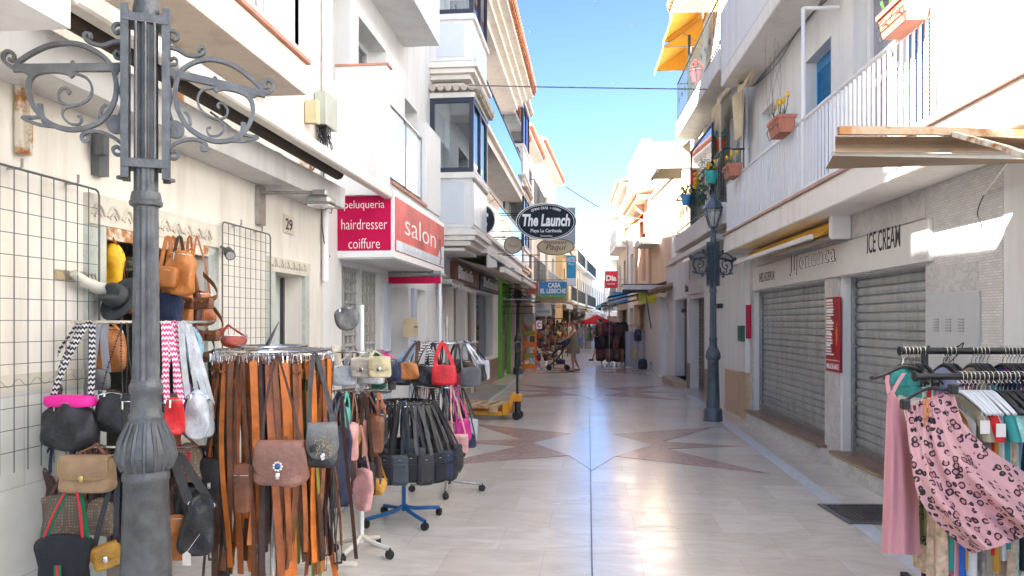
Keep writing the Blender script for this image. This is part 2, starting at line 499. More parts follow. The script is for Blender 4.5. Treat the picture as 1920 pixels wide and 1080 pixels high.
def tiled(name, col, mo, bw, bh, ms=.004, rough=.3, var=.12, bmp=.4, rotx=True):
    if name in MATS: return MATS[name]
    k = NB(name); o = k.tc.outputs['Object']
    sp = k.n('SeparateXYZ', {0: o}); su = k.n('Math', {0: sp.outputs['X'], 1: sp.outputs['Y']}, operation='ADD')
    cb = k.n('CombineXYZ', {0: su.outputs[0], 1: sp.outputs['Z']})
    b = k.n('TexBrick', {'Vector': cb.outputs[0], 'Color1': (*[c * (1 - var) for c in col], 1), 'Color2': (*[min(1, c * (1 + var)) for c in col], 1), 'Mortar': (*mo, 1), 'Scale': 1, 'Mortar Size': ms, 'Brick Width': bw, 'Row Height': bh})
    nz = k.n('TexNoise', {'Vector': o, 'Scale': 7, 'Detail': 6})
    c = k.mix(k.ramp(nz.outputs['Fac'], [(.35, (0, 0, 0)), (.75, (.3, .3, .3))]), b.outputs['Color'], tuple(x * .6 for x in col))
    k.l(c, k.b.inputs['Base Color']); k.b.inputs['Roughness'].default_value = rough
    iv = k.n('Math', {0: 1.0, 1: b.outputs['Fac']}, operation='SUBTRACT'); k.bump(iv.outputs[0], bmp, .004)
    return k.m
MTILE = tiled('marble_wall_tiles', (.6, .61, .57), (.45, .45, .42), .42, .42, .003, .3, .04)
SPLIT = tiled('split_face_stone', (.70, .685, .66), (.56, .54, .51), .06, .02, .003, .8, .09, .8)
FLUT = tiled('ceiling_slats', (.66, .66, .66), (.4, .4, .4), 4, .07, .004, .5, .02)
def rust(name, base, amt=.55):
    k = NB(name); o = k.tc.outputs['Object']
    v = k.n('TexNoise', {'Vector': o, 'Scale': 9, 'Detail': 8, 'Roughness': .65})
    c = k.mix(k.ramp(v.outputs['Fac'], [(amt - .05, (0, 0, 0)), (amt + .05, (1, 1, 1))]), base, (.36, .15, .04))
    k.l(c, k.b.inputs['Base Color']); k.b.inputs['Roughness'].default_value = .62; return k.m
RUSTY = rust('rusty_white_paint', (.66, .6, .5), .52)
RUSTM = rust('rusty_orange_edge', (.42, .31, .2), .56)
def shutterm(name, col):
    k = NB(name); o = k.tc.outputs['Object']
    mp = k.n('Mapping', {'Vector': o, 'Scale': (3, 3, .6)})
    v = k.n('TexNoise', {'Vector': mp.outputs[0], 'Scale': 3, 'Detail': 8, 'Roughness': .7})
    c = k.mix(k.ramp(v.outputs['Fac'], [(.42, (0, 0, 0)), (.75, (.6, .6, .6))]), col, (.22, .17, .12))
    k.l(c, k.b.inputs['Base Color']); k.b.inputs['Metallic'].default_value = .55
    r = k.n('MapRange', {'Value': v.outputs['Fac'], 'To Min': .3, 'To Max': .6}); k.l(r.outputs[0], k.b.inputs['Roughness'])
    return k.m
SHUT = shutterm('galvanised_shutter', (.5, .53, .53)); SHUTD = shutterm('brown_shutter', (.17, .14, .12))
BLUES = mat('blue_shutter_paint', (.02, .22, .5), .45, .08, 8)
MAG = mat('magenta_sign', (.5, .004, .07), .55, .03, 8, spec=.2)
SALM = mat('salmon_sign', (.55, .11, .10), .5, .45, 1.6, spec=.2)
LETW = mat('white_lettering', (.85, .85, .83), .5, 0); LETB = mat('black_lettering', (.015, .015, .015), .5, 0)
PAPER = mat('paper_tag', (.78, .74, .68), .8, .05)
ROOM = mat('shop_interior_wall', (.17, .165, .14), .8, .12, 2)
CURT = mat('yellow_cream_curtain', (.68, .56, .36), .85, .12, 3, .2)
GREENP = mat('green_shop_paint', (.13, .42, .03), .45, .05, 4)
# ---------------------------------------------------------------- ground
b = MB(); b.box(-400, 400, -60, 700, -.3, 0); b.struct('pavement', FLOOR)
def flat(B, poly, z=.004): B.slab([(p[0], p[1], z - .003) for p in poly], (0, 0, .003))
for sx, (y0, y1) in ((2.13, (-2, 17.2)), (-2.1, (11, 27))):
    b = MB(); flat(b, [(sx - .075, y0), (sx + .075, y0), (sx + .075 - .02, y1), (sx - .075 - .02, y1)]); b.struct('pavement_stripe', STRIP)
def star(cx, cy, r):
    for sx in (-1, 1):
        b = MB(); flat(b, [(cx + sx * x * r, cy + y * r) for x, y in ((.15, -.5), (1.02, -1), (.52, -.17), (1.04, 0), (.52, .17), (1.02, 1), (.15, .5), (.42, 0))], .0045); b.struct('pavement_star_inlay', REDM)
    b = MB(); flat(b, [(cx + x * r, cy + y * r) for x, y in ((0, -1), (.15, -.5), (.42, 0), (.15, .5), (0, 1), (-.15, .5), (-.42, 0), (-.15, -.5))], .0045); b.struct('pavement_star_inlay', BLUM)  # blue-grey inlay; sky reflection at the centre is painted into its colour
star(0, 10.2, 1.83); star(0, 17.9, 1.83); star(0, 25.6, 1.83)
b = MB(); flat(b, [(.034, -2), (.041, -2), (-.125, 30), (-.132, 30)], .009); b.struct('pavement_drain_slot', DARKM)
# cast-iron grate let into the pavement
g = [G(1535, 945), G(1640, 985), G(1690, 985), G(1655, 945)]
b = MB(); cx, cy = G(1612, 964).x, G(1612, 964).y
b.M = Matrix.Translation((cx + .1, cy, 0)) @ Matrix.Rotation(R(5), 4, 'Z')
root = T('drain_grate', 'dark square perforated drain grate let into the pale pavement beside the pink dress', 'drain grate', (cx + .1, cy, 0))
b.box(-.33, .33, -.33, -.29, .004, .012); b.box(-.33, .33, .29, .33, .004, .012); b.box(-.33, -.29, -.29, .29, .004, .012); b.box(.29, .33, -.29, .29, .004, .012); b.part('frame', GREYP, root)
b = MB(b.M)
for i in range(13): b.box(-.29, .29, -.285 + i * .0467, -.268 + i * .0467, .004, .011)
for i in range(13): b.box(-.285 + i * .0467, -.268 + i * .0467, -.29, .29, .0045, .0108)
b.part('grid', mat('grate_iron', (.07, .065, .06), .6, .2, 20), root)
b = MB(b.M); b.box(-.29, .29, -.29, .29, .0005, .0035); b.part('drain_bed', mat('drain_dark', (.012, .012, .012), .9), root)
# ================================================================ LEFT SIDE
LF = Frame((-2.65, 0), (-2.65, 10))
def slats(B, n, s0, s1, z0, z1, pitch=.09, depth=.018):      # roller-shutter curtain
    z = z0; 
    while z < z1 - .001:
        zt = min(z + pitch, z1)
        pr = [(n, z), (n + depth, z + pitch * .12), (n + depth * 1.15, z + pitch * .5), (n + depth, z + pitch * .82), (n, z + pitch * .86), (n, zt)]
        for a, c in zip(pr, pr[1:]): B.quad((a[0], s0, a[1]), (a[0], s1, a[1]), (c[0], s1, c[1]), (c[0], s0, c[1]))
        z = zt
    B.quad((n - .02, s1, z0), (n - .02, s0, z0), (n - .02, s0, z1), (n - .02, s1, z1))
def rail(B, n, s0, s1, z0, z1, pitch=.11, r=.008, ends=None, n0=0):
    k = max(1, int(abs(s1 - s0) / pitch))
    for i in range(k + 1):
        s = s0 + (s1 - s0) * i / k; B.box(n - r, n + r, s - r, s + r, z0, z1)
    if ends is not None:
        for e in ends:
            k = max(1, int(abs(n - n0) / pitch))
            for i in range(1, k + 1):
                q = n0 + (n - n0) * i / k; B.box(q - r, q + r, e - r, e + r, z0, z1)
def tiles(B, n0, n1, s0, s1, z, drop=.12, pitch=.2, r=.075):
    k = max(1, int((s1 - s0) / pitch))
    for i in range(k):
        s = s0 + pitch * (i + .5)
        B.tube([(n0, s, z + drop), (n1, s, z)], r, 8)
        B.tube([(n0, s + pitch / 2, z + drop - .05), (n1 - .03, s + pitch / 2, z - .05)], r * .8, 6)
# ---------------------------------------------------------------- building A (house number 29)
bA = T('cream_house', 'cream plastered house with the open leather shop and number 29 door', 'building', (-2.65, 4, 0))
s1, _ = LF.at(190); s2, zt = LF.at(383, 450); sA = 7.42
z29 = 1.6 + (604 - 478) / F * 6.9; sd1, sd2 = LF.at(510)[0], LF.at(566)[0]
zt = 2.12
b = LF.mb(); wall(b, 0, .22, .9, sA, 0, 12.4, [(s1, s2, 0, zt), (sd1, sd2, .12, 2.02), (2.2, 3.2, 6.4, 7.7), (4.6, 6.0, 3.42, 5.5), (1.5, 2.9, 3.42, 5.5), (4.6, 5.8, 6.4, 7.7)])
b.box(-.222, -4, .9, 1.1, 0, 12.4); b.box(-.222, -4, sA - .2, sA, 0, 12.4); b.part('wall', CREAM, bA)
b = LF.mb(); b.box(-4, .02, .9, sA, 12.4, 12.55); b.box(-4, -3.9, 1.1, sA - .2, 0, 12.4); b.part('roof', WHITE, bA)
# marble dado + border strip
b = LF.mb(); zb = 1.6 + (604 - 712) / F * 4.1
for (a, c) in ((.9, s1 - .17), (s2 + .17, sd1 - .13), (sd2 + .13, sA - .02)): b.box(0, .016, a, c, 0, 1.28)
b.parts('marble_dado', MTILE, bA)
b = LF.mb()
for (a, c) in ((.9, s1 - .17), (s2 + .17, sd1 - .13)):
    b.box(0, .02, a, c, 1.28, 1.36)
bd = b.parts('dado_border', mat('border_tile', (.62, .58, .48), .35, .06), bA)[0]
b = LF.mb()
s = 1.0
while s < s1 - .3:
    b.tube([(0.021, s + .12 * t, 1.32 + .018 * math.sin(t * 6.28)) for t in [i / 10 for i in range(11)]], .0025, 4, flat=1); s += .12
b.part('border_garland', mat('garland_green', (.35, .42, .34), .4), bd)
# door surrounds with carved band
def surround(a, c, top, root, t=.15, head=.16, nn=.03):
    b = LF.mb(); b.box(0, nn, a - t, a, 0, top); b.box(0, nn, c, c + t, 0, top); b.parts('jamb', GMARB, root)
    b = LF.mb(); b.box(0, nn + .01, a - t, c + t, top, top + head)
    hd = b.part('lintel', mat('carved_stone', (.6, .56, .48), .7, .12, 12, .2), root)
    b = LF.mb(); n = int((c - a + 2 * t) / .13)
    for i in range(n):
        x = a - t + .065 + .13 * i
        b.tube([(nn + .012, x - .055 + .11 * q / 8, top + .05 + .06 * math.sin(math.pi * q / 8)) for q in range(9)], .012, 5)
        b.tube([(nn + .012, x - .03 + .06 * q / 6, top + .04 + .03 * math.sin(math.pi * q / 6)) for q in range(7)], .008, 4)
    b.part('lintel_carving', mat('carved_stone_edge', (.55, .5, .42), .7, .12, 12, .2), hd)
surround(s1, s2, zt, bA); surround(sd1, sd2, 2.02, bA, .11, .12)
b = LF.mb(); b.box(-.02, .035, s1, s2, zt - .07, zt); b.box(-.20, -.16, s1, s1 + .03, 0, zt); b.box(-.20, -.16, s2 - .03, s2, 0, zt); b.part('shutter_rail', RUSTY, bA)
# shop room
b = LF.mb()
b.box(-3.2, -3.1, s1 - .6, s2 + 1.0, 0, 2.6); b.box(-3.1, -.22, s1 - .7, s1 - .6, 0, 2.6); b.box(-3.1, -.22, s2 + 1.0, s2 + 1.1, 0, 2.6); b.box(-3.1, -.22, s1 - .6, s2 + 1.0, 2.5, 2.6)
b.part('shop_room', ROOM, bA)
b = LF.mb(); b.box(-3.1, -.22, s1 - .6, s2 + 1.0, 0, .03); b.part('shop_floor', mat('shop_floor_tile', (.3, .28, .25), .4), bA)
b = LF.mb(); b.box(-.9, -.8, s1 + .1, s1 + .7, 2.46, 2.498); b.part('ceiling_light', mat('tube_light', (.9, .9, .9), .3, emit=((1, 1, .95), .8)), bA)
b = LF.mb()
for z in (.9, 1.45, 2.0): b.box(-3.1, -2.85, s1 - .5, s2 + .9, z, z + .03)
b.part('shelf', mat('shelf_wood', (.2, .13, .08), .6), bA)
# door 29
b = LF.mb(); b.box(-.20, -.16, sd1, sd2, .12, 2.02); dd = b.part('door', mat('white_door', (.6, .62, .6), .35, .06), bA)
b = LF.mb(); b.box(-.158, -.13, sd1 + .02, sd1 + .06, .14, 2.0); b.box(-.158, -.13, sd2 - .12, sd2 - .08, .14, 2.0); b.part('door_frame', DARKM, dd)
b = LF.mb(); b.box(-.2, .06, sd1 - .1, sd2 + .1, 0, .12); b.part('door_step', GMARB, bA)
# upper openings + balcony
for (a, c, z0, z1) in ((2.2, 3.2, 6.4, 7.7), (4.6, 6.0, 3.42, 5.5), (1.5, 2.9, 3.42, 5.5), (4.6, 5.8, 6.4, 7.7)):
    b = LF.mb()
    for (p, q, r_, t) in ((a, a + .05, z0, z1), (c - .05, c, z0, z1), (a + .05, c - .05, z0, z0 + .05), (a + .05, c - .05, z1 - .05, z1), ((a + c) / 2 - .03, (a + c) / 2 + .03, z0 + .05, z1 - .05)): b.box(-.16, -.1, p, q, r_, t)
    fr = b.part('window', WPAINT, bA); b = LF.mb(); b.box(-.14, -.13, a + .05, c - .05, z0 + .05, z1 - .05); b.part('pane', GLS, fr)
    b = LF.mb(); b.box(-.21, -.2, a, c, z0, z1); b.part('blind', mat('white_blind', (.6, .6, .6), .6), fr)
sE = LF.at(472)[0]; nE = LF.ats(575, 182, sE)[0]; zE = LF.at(472, 182)[1]
b = LF.mb(); b.bbox(0.001, nE, 1.0, sE, zE, zE + .24, .006); bal = b.part('balcony', plaster('peach_white_plaster', (.8, .7, .6), .2), bA)
b = LF.mb(); b.box(-.02, nE + .03, .98, sE + .02, zE + .242, zE + .27); b.part('balcony_tile_edge', SALMON, bal)
b = LF.mb(); rail(b, nE - .06, 1.05, sE - .05, zE + .27, zE + 1.12, .11, .011, ends=[sE - .05]); b.box(nE - .09, nE - .03, 1.02, sE - .02, zE + 1.12, zE + 1.16); b.box(0, nE - .03, sE - .08, sE - .02, zE + 1.12, zE + 1.16); b.box(nE - .08, nE - .04, 1.02, sE - .02, zE + .33, zE + .36); b.part('railing', WPAINT, bal)
b = LF.mb(); b.bbox(0.001, nE + .05, 1.0, sE, 6.1, 6.36, .006); bal2 = b.part('balcony', WHITE, bA)
b = LF.mb(); rail(b, nE - .04, 1.05, sE - .05, 6.36, 7.2, .11, .011, ends=[sE - .05]); b.box(nE - .07, nE - .01, 1.02, sE - .02, 7.2, 7.24); b.part('railing', WPAINT, bal2)
# ledge over the shops
zl = LF.at(475, 345)[1]
b = LF.mb(); b.box(0.001, .28, 1.0, 7.25, zl + .005, zl + .2); b.part('ledge', SOFFIT, bA)
# slab at the top-left corner
q = LF.ats(132, 55, 2.0)
b = LF.mb(); s0 = 2.62; n1, z1 = LF.ats(132, 54, s0); b.box(-.0, n1, 1.2, s0, z1, z1 + .55); b.part('corner_slab', WHITE, bA)
# awning on the house
aw = T('cassette_awning', 'long white roller awning with brown cloth over the leather shop and number 29', 'awning', (-2.65, 5, 2.9))
sa0, sa1 = 2.9, LF.at(583)[0]; n_f, z_f = LF.ats(728, 368, sa1 + .0)
n_f = .56; z_f = LF.at(728, 366, n_f)[1]; sa1f = LF.at(728, 366, n_f)[0]
b = LF.mb(); b.bbox(n_f - .05, n_f + .04, sa0, sa1f, z_f - .035, z_f + .06, .012); b.part('front_bar', OFFW, aw)
b = LF.mb(); b.box(n_f - .045, n_f + .035, sa1f - .012 + .012, sa1f + .012, z_f - .04, z_f + .065); b.part('end_cap', STEEL, aw)
zr = z_f + .07
b = LF.mb(); b.surf(lambda u, v: (n_f - .04 + (.32 - n_f + .04) * v, sa0 + .1 + (sa1 - sa0 - .2) * u, z_f + .03 + (zr - z_f) * v - .03 * math.sin(math.pi * v)), 20, 8, True, .004); b.part('cloth', AWNB, aw)
b = LF.mb(); b.tube([(.30, sa0, zr), (.30, sa1 - .1, zr)], .055, 10); b.part('cloth_roll', AWNB, aw)
for sx in (sa1 - .25, 4.6):
    b = LF.mb(); b.tube([(.03, sx, z_f + .14), (.34, sx + .12, z_f + .16), (n_f - .04, sx - .1, z_f + .0)], .022, 6); b.part('folding_arm', OFFW, aw)
    b = LF.mb(); b.bbox(0.002, .09, sx - .05, sx + .05, z_f + .06, z_f + .22, .01); b.part('wall_bracket', RUSTY, aw)

def px_box(B, fr, p0, p1, y0, y1, n0, n1):     # box on facade between two pixel columns / rows (measured at the near edge)
    s0 = fr.at(p0, CY, n0)[0]; s1 = fr.at(p1, CY, n0)[0]; z1 = fr.at((p0 + p1) / 2, y0, n0)[1]; z0 = fr.at((p0 + p1) / 2, y1, n0)[1]
    B.box(n0, n1, s0, s1, z0, z1); return s0, s1, z0, z1
b = LF.mb(); px_box(b, LF, 27, 51, 55, 290, 0.01, .04); b.box(.04, .07, *sorted((LF.at(30)[0], LF.at(36)[0])), LF.at(33, 290)[1], LF.at(33, 55)[1]); b.thing('rusty_channel', RUSTY, 'rusty white vertical steel channel fixed high on the cream wall', 'wall bracket')
b = LF.mb(); a = px_box(b, LF, 171, 190, 250, 330, 0.005, .05); b.box(.05, .1, a[0] - .04, a[0] + .01, a[2] + .1, a[2] + .22); b.thing('wall_bracket', GREYP, 'grey steel bracket bolted to the wall left of the near lamp post', 'wall bracket')
# floodlight
fl = T('floodlight', 'small floodlight on a horizontal arm beside house number 29', 'floodlight', LF.w(0, LF.at(484)[0], 2.4))
b = LF.mb(); a = px_box(b, LF, 478, 490, 350, 422, .002, .04); b.part('wall_plate', STEEL, fl)
sF = (a[0] + a[1]) / 2; zF = LF.at(485, 362)[1]
b = LF.mb(); b.tube([(.03, sF, zF), (.45, sF + .03, zF - .0)], .014, 6); b.part('arm', STEEL, fl)
b = LF.mb(); b.bbox(.40, .60, sF - .04, sF + .14, zF - .10, zF - .03, .02); b.bbox(.44, .56, sF, sF + .10, zF - .03, zF + .02, .01); hd = b.part('lamp_head', STEEL, fl)
b = LF.mb(); b.box(.415, .585, sF - .025, sF + .125, zF - .11, zF - .101); b.part('lens', mat('lens', (.5, .5, .48), .1), hd)
# number plate
hp = T('house_number', 'square tile plate reading 29 on the cream wall', 'house number', LF.w(0, LF.at(539)[0], 2.3))
b = LF.mb(); a = px_box(b, LF, 530, 549, 404, 438, .001, .012); pl = b.part('plate', mat('number_tile', (.66, .6, .5), .4, .05), hp)
b = LF.mb(); text(b, '29', (.0125, (a[0] + a[1]) / 2, (a[2] + a[3]) / 2), (0, 1, 0), (0, 0, 1), h=(a[3] - a[2]) * .62, w=(a[1] - a[0]) * .66, d=.002, bold=.01, n=(1, 0, 0)); b.part('digits', LETB, hp)
# wire mesh display panels
def mesh_panel(p0, p1, yt, yb, label, nv, step, n=.07):
    s0, s1 = LF.at(p0, CY, n)[0], LF.at(p1, CY, n)[0]; zt_ = LF.at(p1, yt, n)[1]; zb_ = LF.at(p1, yb, n)[1]
    r = T('wire_mesh_panel', label, 'display grid', LF.w(n, (s0 + s1) / 2, zb_))
    b = LF.mb(); c = .03
    b.tube([(n, s0, zb_), (n, s0, zt_ - c), (n, s0 + c * .3, zt_ - c * .3), (n, s0 + c, zt_), (n, s1 - c, zt_), (n, s1 - c * .3, zt_ - c * .3), (n, s1, zt_ - c), (n, s1, zb_)], .006, 6); b.part('frame', GREYP, r)
    b = LF.mb()
    for i in range(1, nv): s = s0 + (s1 - s0) * i / nv; b.tube([(n, s, zb_), (n, s, zt_)], .0025, 4)
    z = zt_ - step
    while z > zb_: b.tube([(n, s0, z), (n, s1, z)], .0025, 4); z -= step
    b.part('wire_grid', GREYP, r)
    for s in (s0 + (s1 - s0) * .35, s0 + (s1 - s0) * .8):
        b = LF.mb(); b.box(0.002, n + .004, s - .004, s + .004, zt_ + .0, zt_ + .01); b.box(n - .0, n + .008, s - .005, s + .005, zt_ + .0101, zt_ + .05); b.part('hanger_hook', STEEL, r)
mesh_panel(-60, 186, 357, 845, 'large black wire mesh display panel on the wall left of the shop door', 10, .098)
mesh_panel(417, 507, 440, 700, 'narrow wire mesh display panel between the shop door and number 29', 9, .075)
# camera on the mesh
cc = T('security_camera', 'small dark security camera fixed to the corner of the narrow mesh panel', 'security camera', LF.w(.1, LF.at(430)[0], 2.1))
p = LF.w(.16, LF.at(430, CY, .16)[0], LF.at(430, 475, .16)[1])
d = Vector((.5, -.75, -.35)).normalized()
b = MB(); b.tube([p - d * .09, p - d * .06, p + d * .0, p + d * .001, p + d * .05], [.02, .03, .03, .036, .036], 12); cb_ = b.part('camera_body', mat('camera_shell', (.05, .045, .04), .4), cc)
b = MB(); b.tube([p + d * .05, p + d * .056], .028, 12); b.part('lens', mat('camera_lens', (.4, .4, .42), .15), cb_)
b = MB(); b.tube([p - d * .05, p - d * .05 + Vector((-.05, 0, .03)), LF.w(.01, LF.at(424)[0], p.z + .04)], .012, 6); b.part('bracket', GREYP, cc)
# coat hooks
hk = T('hook_rail', 'little tan board with a row of metal hooks behind the mesh panel', 'hook rail', LF.w(0, LF.at(140)[0], 1.9))
b = LF.mb(); a = px_box(b, LF, 103, 168, 508, 526, .002, .015); b.part('board', mat('tan_board', (.5, .38, .22), .7), hk)
b = LF.mb()
for i in range(9):
    s = a[0] + (a[1] - a[0]) * (i + .5) / 9; zz = (a[2] + a[3]) / 2
    b.tube([(.015, s, zz + .02), (.04, s, zz + .01), (.05, s, zz - .015), (.045, s, zz + .02)], .003, 4)
b.part('hooks', STEEL, hk)
s_ = LF.at(135)[0]
b = LF.mb(); z_ = LF.at(135, 520)[1]; b.tube([(.05, s_ - .06, z_ + .02), (.06, s_, z_ - .02), (.07, s_ + .1, z_ - .05), (.12, s_ + .22, z_ - .07)], [.02, .03, .034, .03], 10); b.thing('awning_crank', mat('dirty_white_plastic', (.62, .6, .52), .5, .12), 'dirty white rolled awning crank leaning over the hook rail', 'crank')
# cable boxes and cables
for i, (p0, p1, y0, y1, mt, lb) in enumerate(((572, 586, 190, 232, mat('beige_box', (.62, .52, .32), .5), 'small beige junction box high on the wall end'), (590, 620, 180, 240, mat('grey_green_box', (.48, .5, .42), .5), 'larger grey-green telephone box above the cable tangle'))):
    r = T('junction_box', lb, 'junction box', LF.w(0, LF.at(p0)[0], 3.2))
    b = LF.mb(); a = px_box(b, LF, p0, p1 - 8, y0, y1, .012, .11); b.part('housing', mt, r)
    b = LF.mb(); b.bbox(.11, .125, a[0] - .005, a[1] + .005, a[2] - .005, a[3] + .005, .005); b.part('lid', mt, r)
random.seed(3)
s_c = LF.at(596)[0]; z_c = LF.at(596, 240)[1]
for k, (zc, nm) in enumerate(((z_c - .10, 'tangle of thin black cables hanging under the telephone boxes'), (LF.at(606, 370)[1], 'coiled bundle of black cable beside the pink salon sign'))):
    b = LF.mb()
    for i in range(16):
        pts = [(.06 + random.uniform(-.03, .05), s_c + random.uniform(-.13, .1) + .05 * k, zc + random.uniform(-.16, .14)) for _ in range(5)]
        b.tube(crom(pts, 6), .004, 4)
    if k:
        for i in range(7):
            rr = random.uniform(.05, .09); cc_ = Vector((.09, s_c + .1, zc))
            b.tube([cc_ + Vector((.01 * i - .03, rr * math.cos(t), rr * 1.3 * math.sin(t))) for t in [j * .5236 for j in range(12)]], .005, 4, closed=True)
    b.thing('cable_bundle', BLACK, nm, 'cables')
b = LF.mb(); b.tube(crom([(.03, 5.1, 3.05), (.035, 5.8, 2.98), (.03, 6.3, 3.02), (.04, 6.9, 2.95), (.06, s_c, z_c - .15)], 6), .008, 5); b.tube(crom([(.06, s_c + .05, z_c - .2), (.04, s_c, 2.7), (.05, s_c + .03, 2.4), (.05, s_c + .2, 2.25)], 6), .006, 4); b.thing('wall_cable', BLACK, 'thin black cable running along the wall under the awning to the boxes', 'cable')
b = LF.mb(); b.tube([(.05, 7.36, 2.0), (.05, 7.36, 9)], .035, 8); b.thing('downpipe', WPAINT, 'white rainwater downpipe at the corner of the cream house', 'downpipe')

# ---------------------------------------------------------------- low building behind/left of camera
bZ = T('low_white_house', 'plain low white house with two closed shutters', 'building', (-2.7, -5, 0))
b = LF.mb(); wall(b, -.03, .2, -14, .88, 0, 7.3, [(-3.6, -1.2, 0, 2.3), (-9, -6.5, 0, 2.3), (-3, -2, 3.6, 4.9), (-8, -7, 3.6, 4.9)]); b.box(-4.5, -.23, -14, -13.8, 0, 7.3); b.box(-4.5, -.235, .68, .88, 0, 7.3); b.part('wall', WHITE, bZ)
b = LF.mb(); b.box(-4.5, .02, -14, .88, 7.3, 7.4); b.part('roof', WHITE, bZ)
b = LF.mb(); slats(b, -.2, -3.6, -1.2, 0, 2.3); b.part('roller_shutter', SHUT, bZ)
b = LF.mb(); slats(b, -.2, -9, -6.5, 0, 2.3); b.part('roller_shutter', SHUT, bZ)
for a in (-3, -8):
    b = LF.mb(); b.box(-.2, -.16, a, a + 1, 3.6, 4.9); b.part('window', BLUES, bZ)

# ---------------------------------------------------------------- building B (salon)
bB = T('white_salon_house', 'white three storey house with the hairdresser below and glass-railed balcony above', 'building', (-2.65, 10, 0))
sB = 12.55; NB_ = -.0
h = [(8.0, 8.62, 0, 2.2), (8.72, 9.5, .0, 2.2), (10.0, 11.0, 0, 2.1), (11.5, 12.2, 0, 2.1), (7.72, 8.3, 4.1, 5.6), (8.6, 9.8, 2.9, 5.1), (9.0, 10.2, 6.1, 7.8), (10.8, 11.6, 3.5, 4.8)]
b = LF.mb(); wall(b, 0, .35, sA, sB, 0, 9.7, h); b.box(-4, -.351, sB - .2, sB, 0, 9.7); b.part('wall', WHITE, bB)
b = LF.mb(); b.box(-4, .05, sA, sB, 9.7, 9.85); b.part('roof', WHITE, bB)
for (a, c, z0, z1) in h[4:]:
    b = LF.mb()
    for (p, q, r_, t) in ((a, a + .05, z0, z1), (c - .05, c, z0, z1), (a + .05, c - .05, z0, z0 + .05), (a + .05, c - .05, z1 - .05, z1)): b.box(-.3, -.24, p, q, r_, t)
    fr = b.part('window', WPAINT, bB); b = LF.mb(); b.box(-.27, -.26, a + .05, c - .05, z0 + .05, z1 - .05); b.part('pane', GLS, fr)
    b = LF.mb(); b.box(-.75, -.7, a, c, z0, z1); b.part('blind', mat('white_blind', (.6, .6, .6), .6), fr)
# shopfront
b = LF.mb(); b.box(-1.6, -1.5, 7.6, 9.6, 0, 2.2); b.part('shop_back', mat('magenta_inside', (.45, .02, .12), .6, .3, 1.5), bB)
b = LF.mb(); b.box(-.3, -.29, 8.0, 8.62, .05, 2.2); b.part('shop_window', GLS, bB)
b = LF.mb()
sg0, sg1 = LF.at(643, CY, -.05)[0], LF.at(701, CY, -.05)[0]
for i in range(9): s = sg0 + (sg1 - sg0) * i / 8; b.box(-.06, -.04, s - .025, s + .025, .05, 2.18)
for i in range(19): z = .05 + i * .118; b.box(-.0395, -.03, sg0, sg1, z - .016, z + .016)
b.part('security_grille', mat('grey_grille', (.42, .41, .38), .5), bB)
b = LF.mb(); b.box(-.5, -.45, 8.6, 9.6, 0, 2.2); b.part('door', mat('salon_dark', (.1, .09, .09), .3), bB)
for (a, c) in ((10.0, 11.0), (11.5, 12.2)):
    b = LF.mb(); b.box(-.3, -.26, a, c, 0, 2.1); dr = b.part('door', WPAINT, bB)
    b = LF.mb()
    for i in range(9): s = a + .05 + (c - a - .1) * i / 8; b.box(-.259, -.245, s - .02, s + .02, .1, 1.3)
    b.part('door_bars', WPAINT, dr)
b = LF.mb(); b.box(0.001, .05, 9.65, 9.85, 0, 2.1); b.box(.001, .05, 11.15, 11.35, 0, 2.1); b.parts('pilaster', plaster('blue_grey_plaster', (.5, .55, .62), .1), bB)
# sign box
sn = T('salon_sign', 'magenta and salmon box sign reading peluqueria hairdresser coiffure and salon', 'sign', LF.w(.3, 9, 2.3))
sS = 7.86; nS = LF.ats(738, 475, sS)[0]; zS0 = LF.ats(738, 475, sS)[1]; zS1 = LF.ats(738, 362, sS)[1]; nS0 = LF.ats(630, 475, sS)[0]
sS2 = LF.at(833, CY, nS)[0]
b = LF.mb(); b.box(.002, nS, sS, sS2, zS0 - .04, zS0 + .03); b.box(.002, nS, sS, sS2, zS1 - .02, zS1 + .03); b.box(.002, nS - .001, sS + .01, sS2 - .01, zS0 + .03, zS1 - .02); b.part('casing', WPAINT, sn)
b = LF.mb(); b.box(nS0, nS - .03, sS - .0, sS + .008, zS0 + .03, zS1 - .02); fp = b.part('front_panel', MAG, sn)
b = LF.mb(); b.box(nS - .0005, nS + .008, sS + .06, sS2 - .06, zS0 + .035, zS1 - .025); sp = b.part('side_panel', SALM, sn)
b = LF.mb(); b.box(nS + .0085, nS + .011, sS + .08, sS2 - .08, zS0 + .04, zS0 + .15); b.slab([(nS + .0085, sS2 - .5, zS0 + .16), (nS + .0085, sS2 - .08, zS0 + .16), (nS + .0085, sS2 - .08, zS0 + .34), (nS + .0085, sS2 - .3, zS0 + .3)], (.002, 0, 0)); b.part('side_stripe', mat('blue_grey_print', (.45, .55, .68), .3, .2, 6), sp)
hh = zS1 - zS0; mid = (nS0 + nS) / 2 - .005
for s_, f, ww in (('peluqueria', .80, .72), ('hairdresser', .49, .82), ('coiffure', .17, .56)):
    b = LF.mb(); text(b, s_, (mid, sS - .001, zS0 + hh * f), (1, 0, 0), (0, 0, 1), w=(nS - nS0 - .02) * ww, h=hh * .17, d=.003, bold=-.012, n=(0, -1, 0)); b.part('front_lettering', LETW, fp)
b = LF.mb(); text(b, 'salon', (nS + .009, (sS + sS2) / 2 - .1, zS0 + hh * .58), (0, 1, 0), (0, 0, 1), w=(sS2 - sS) * .6, h=hh * .36, d=.003, bold=-.01, n=(1, 0, 0))
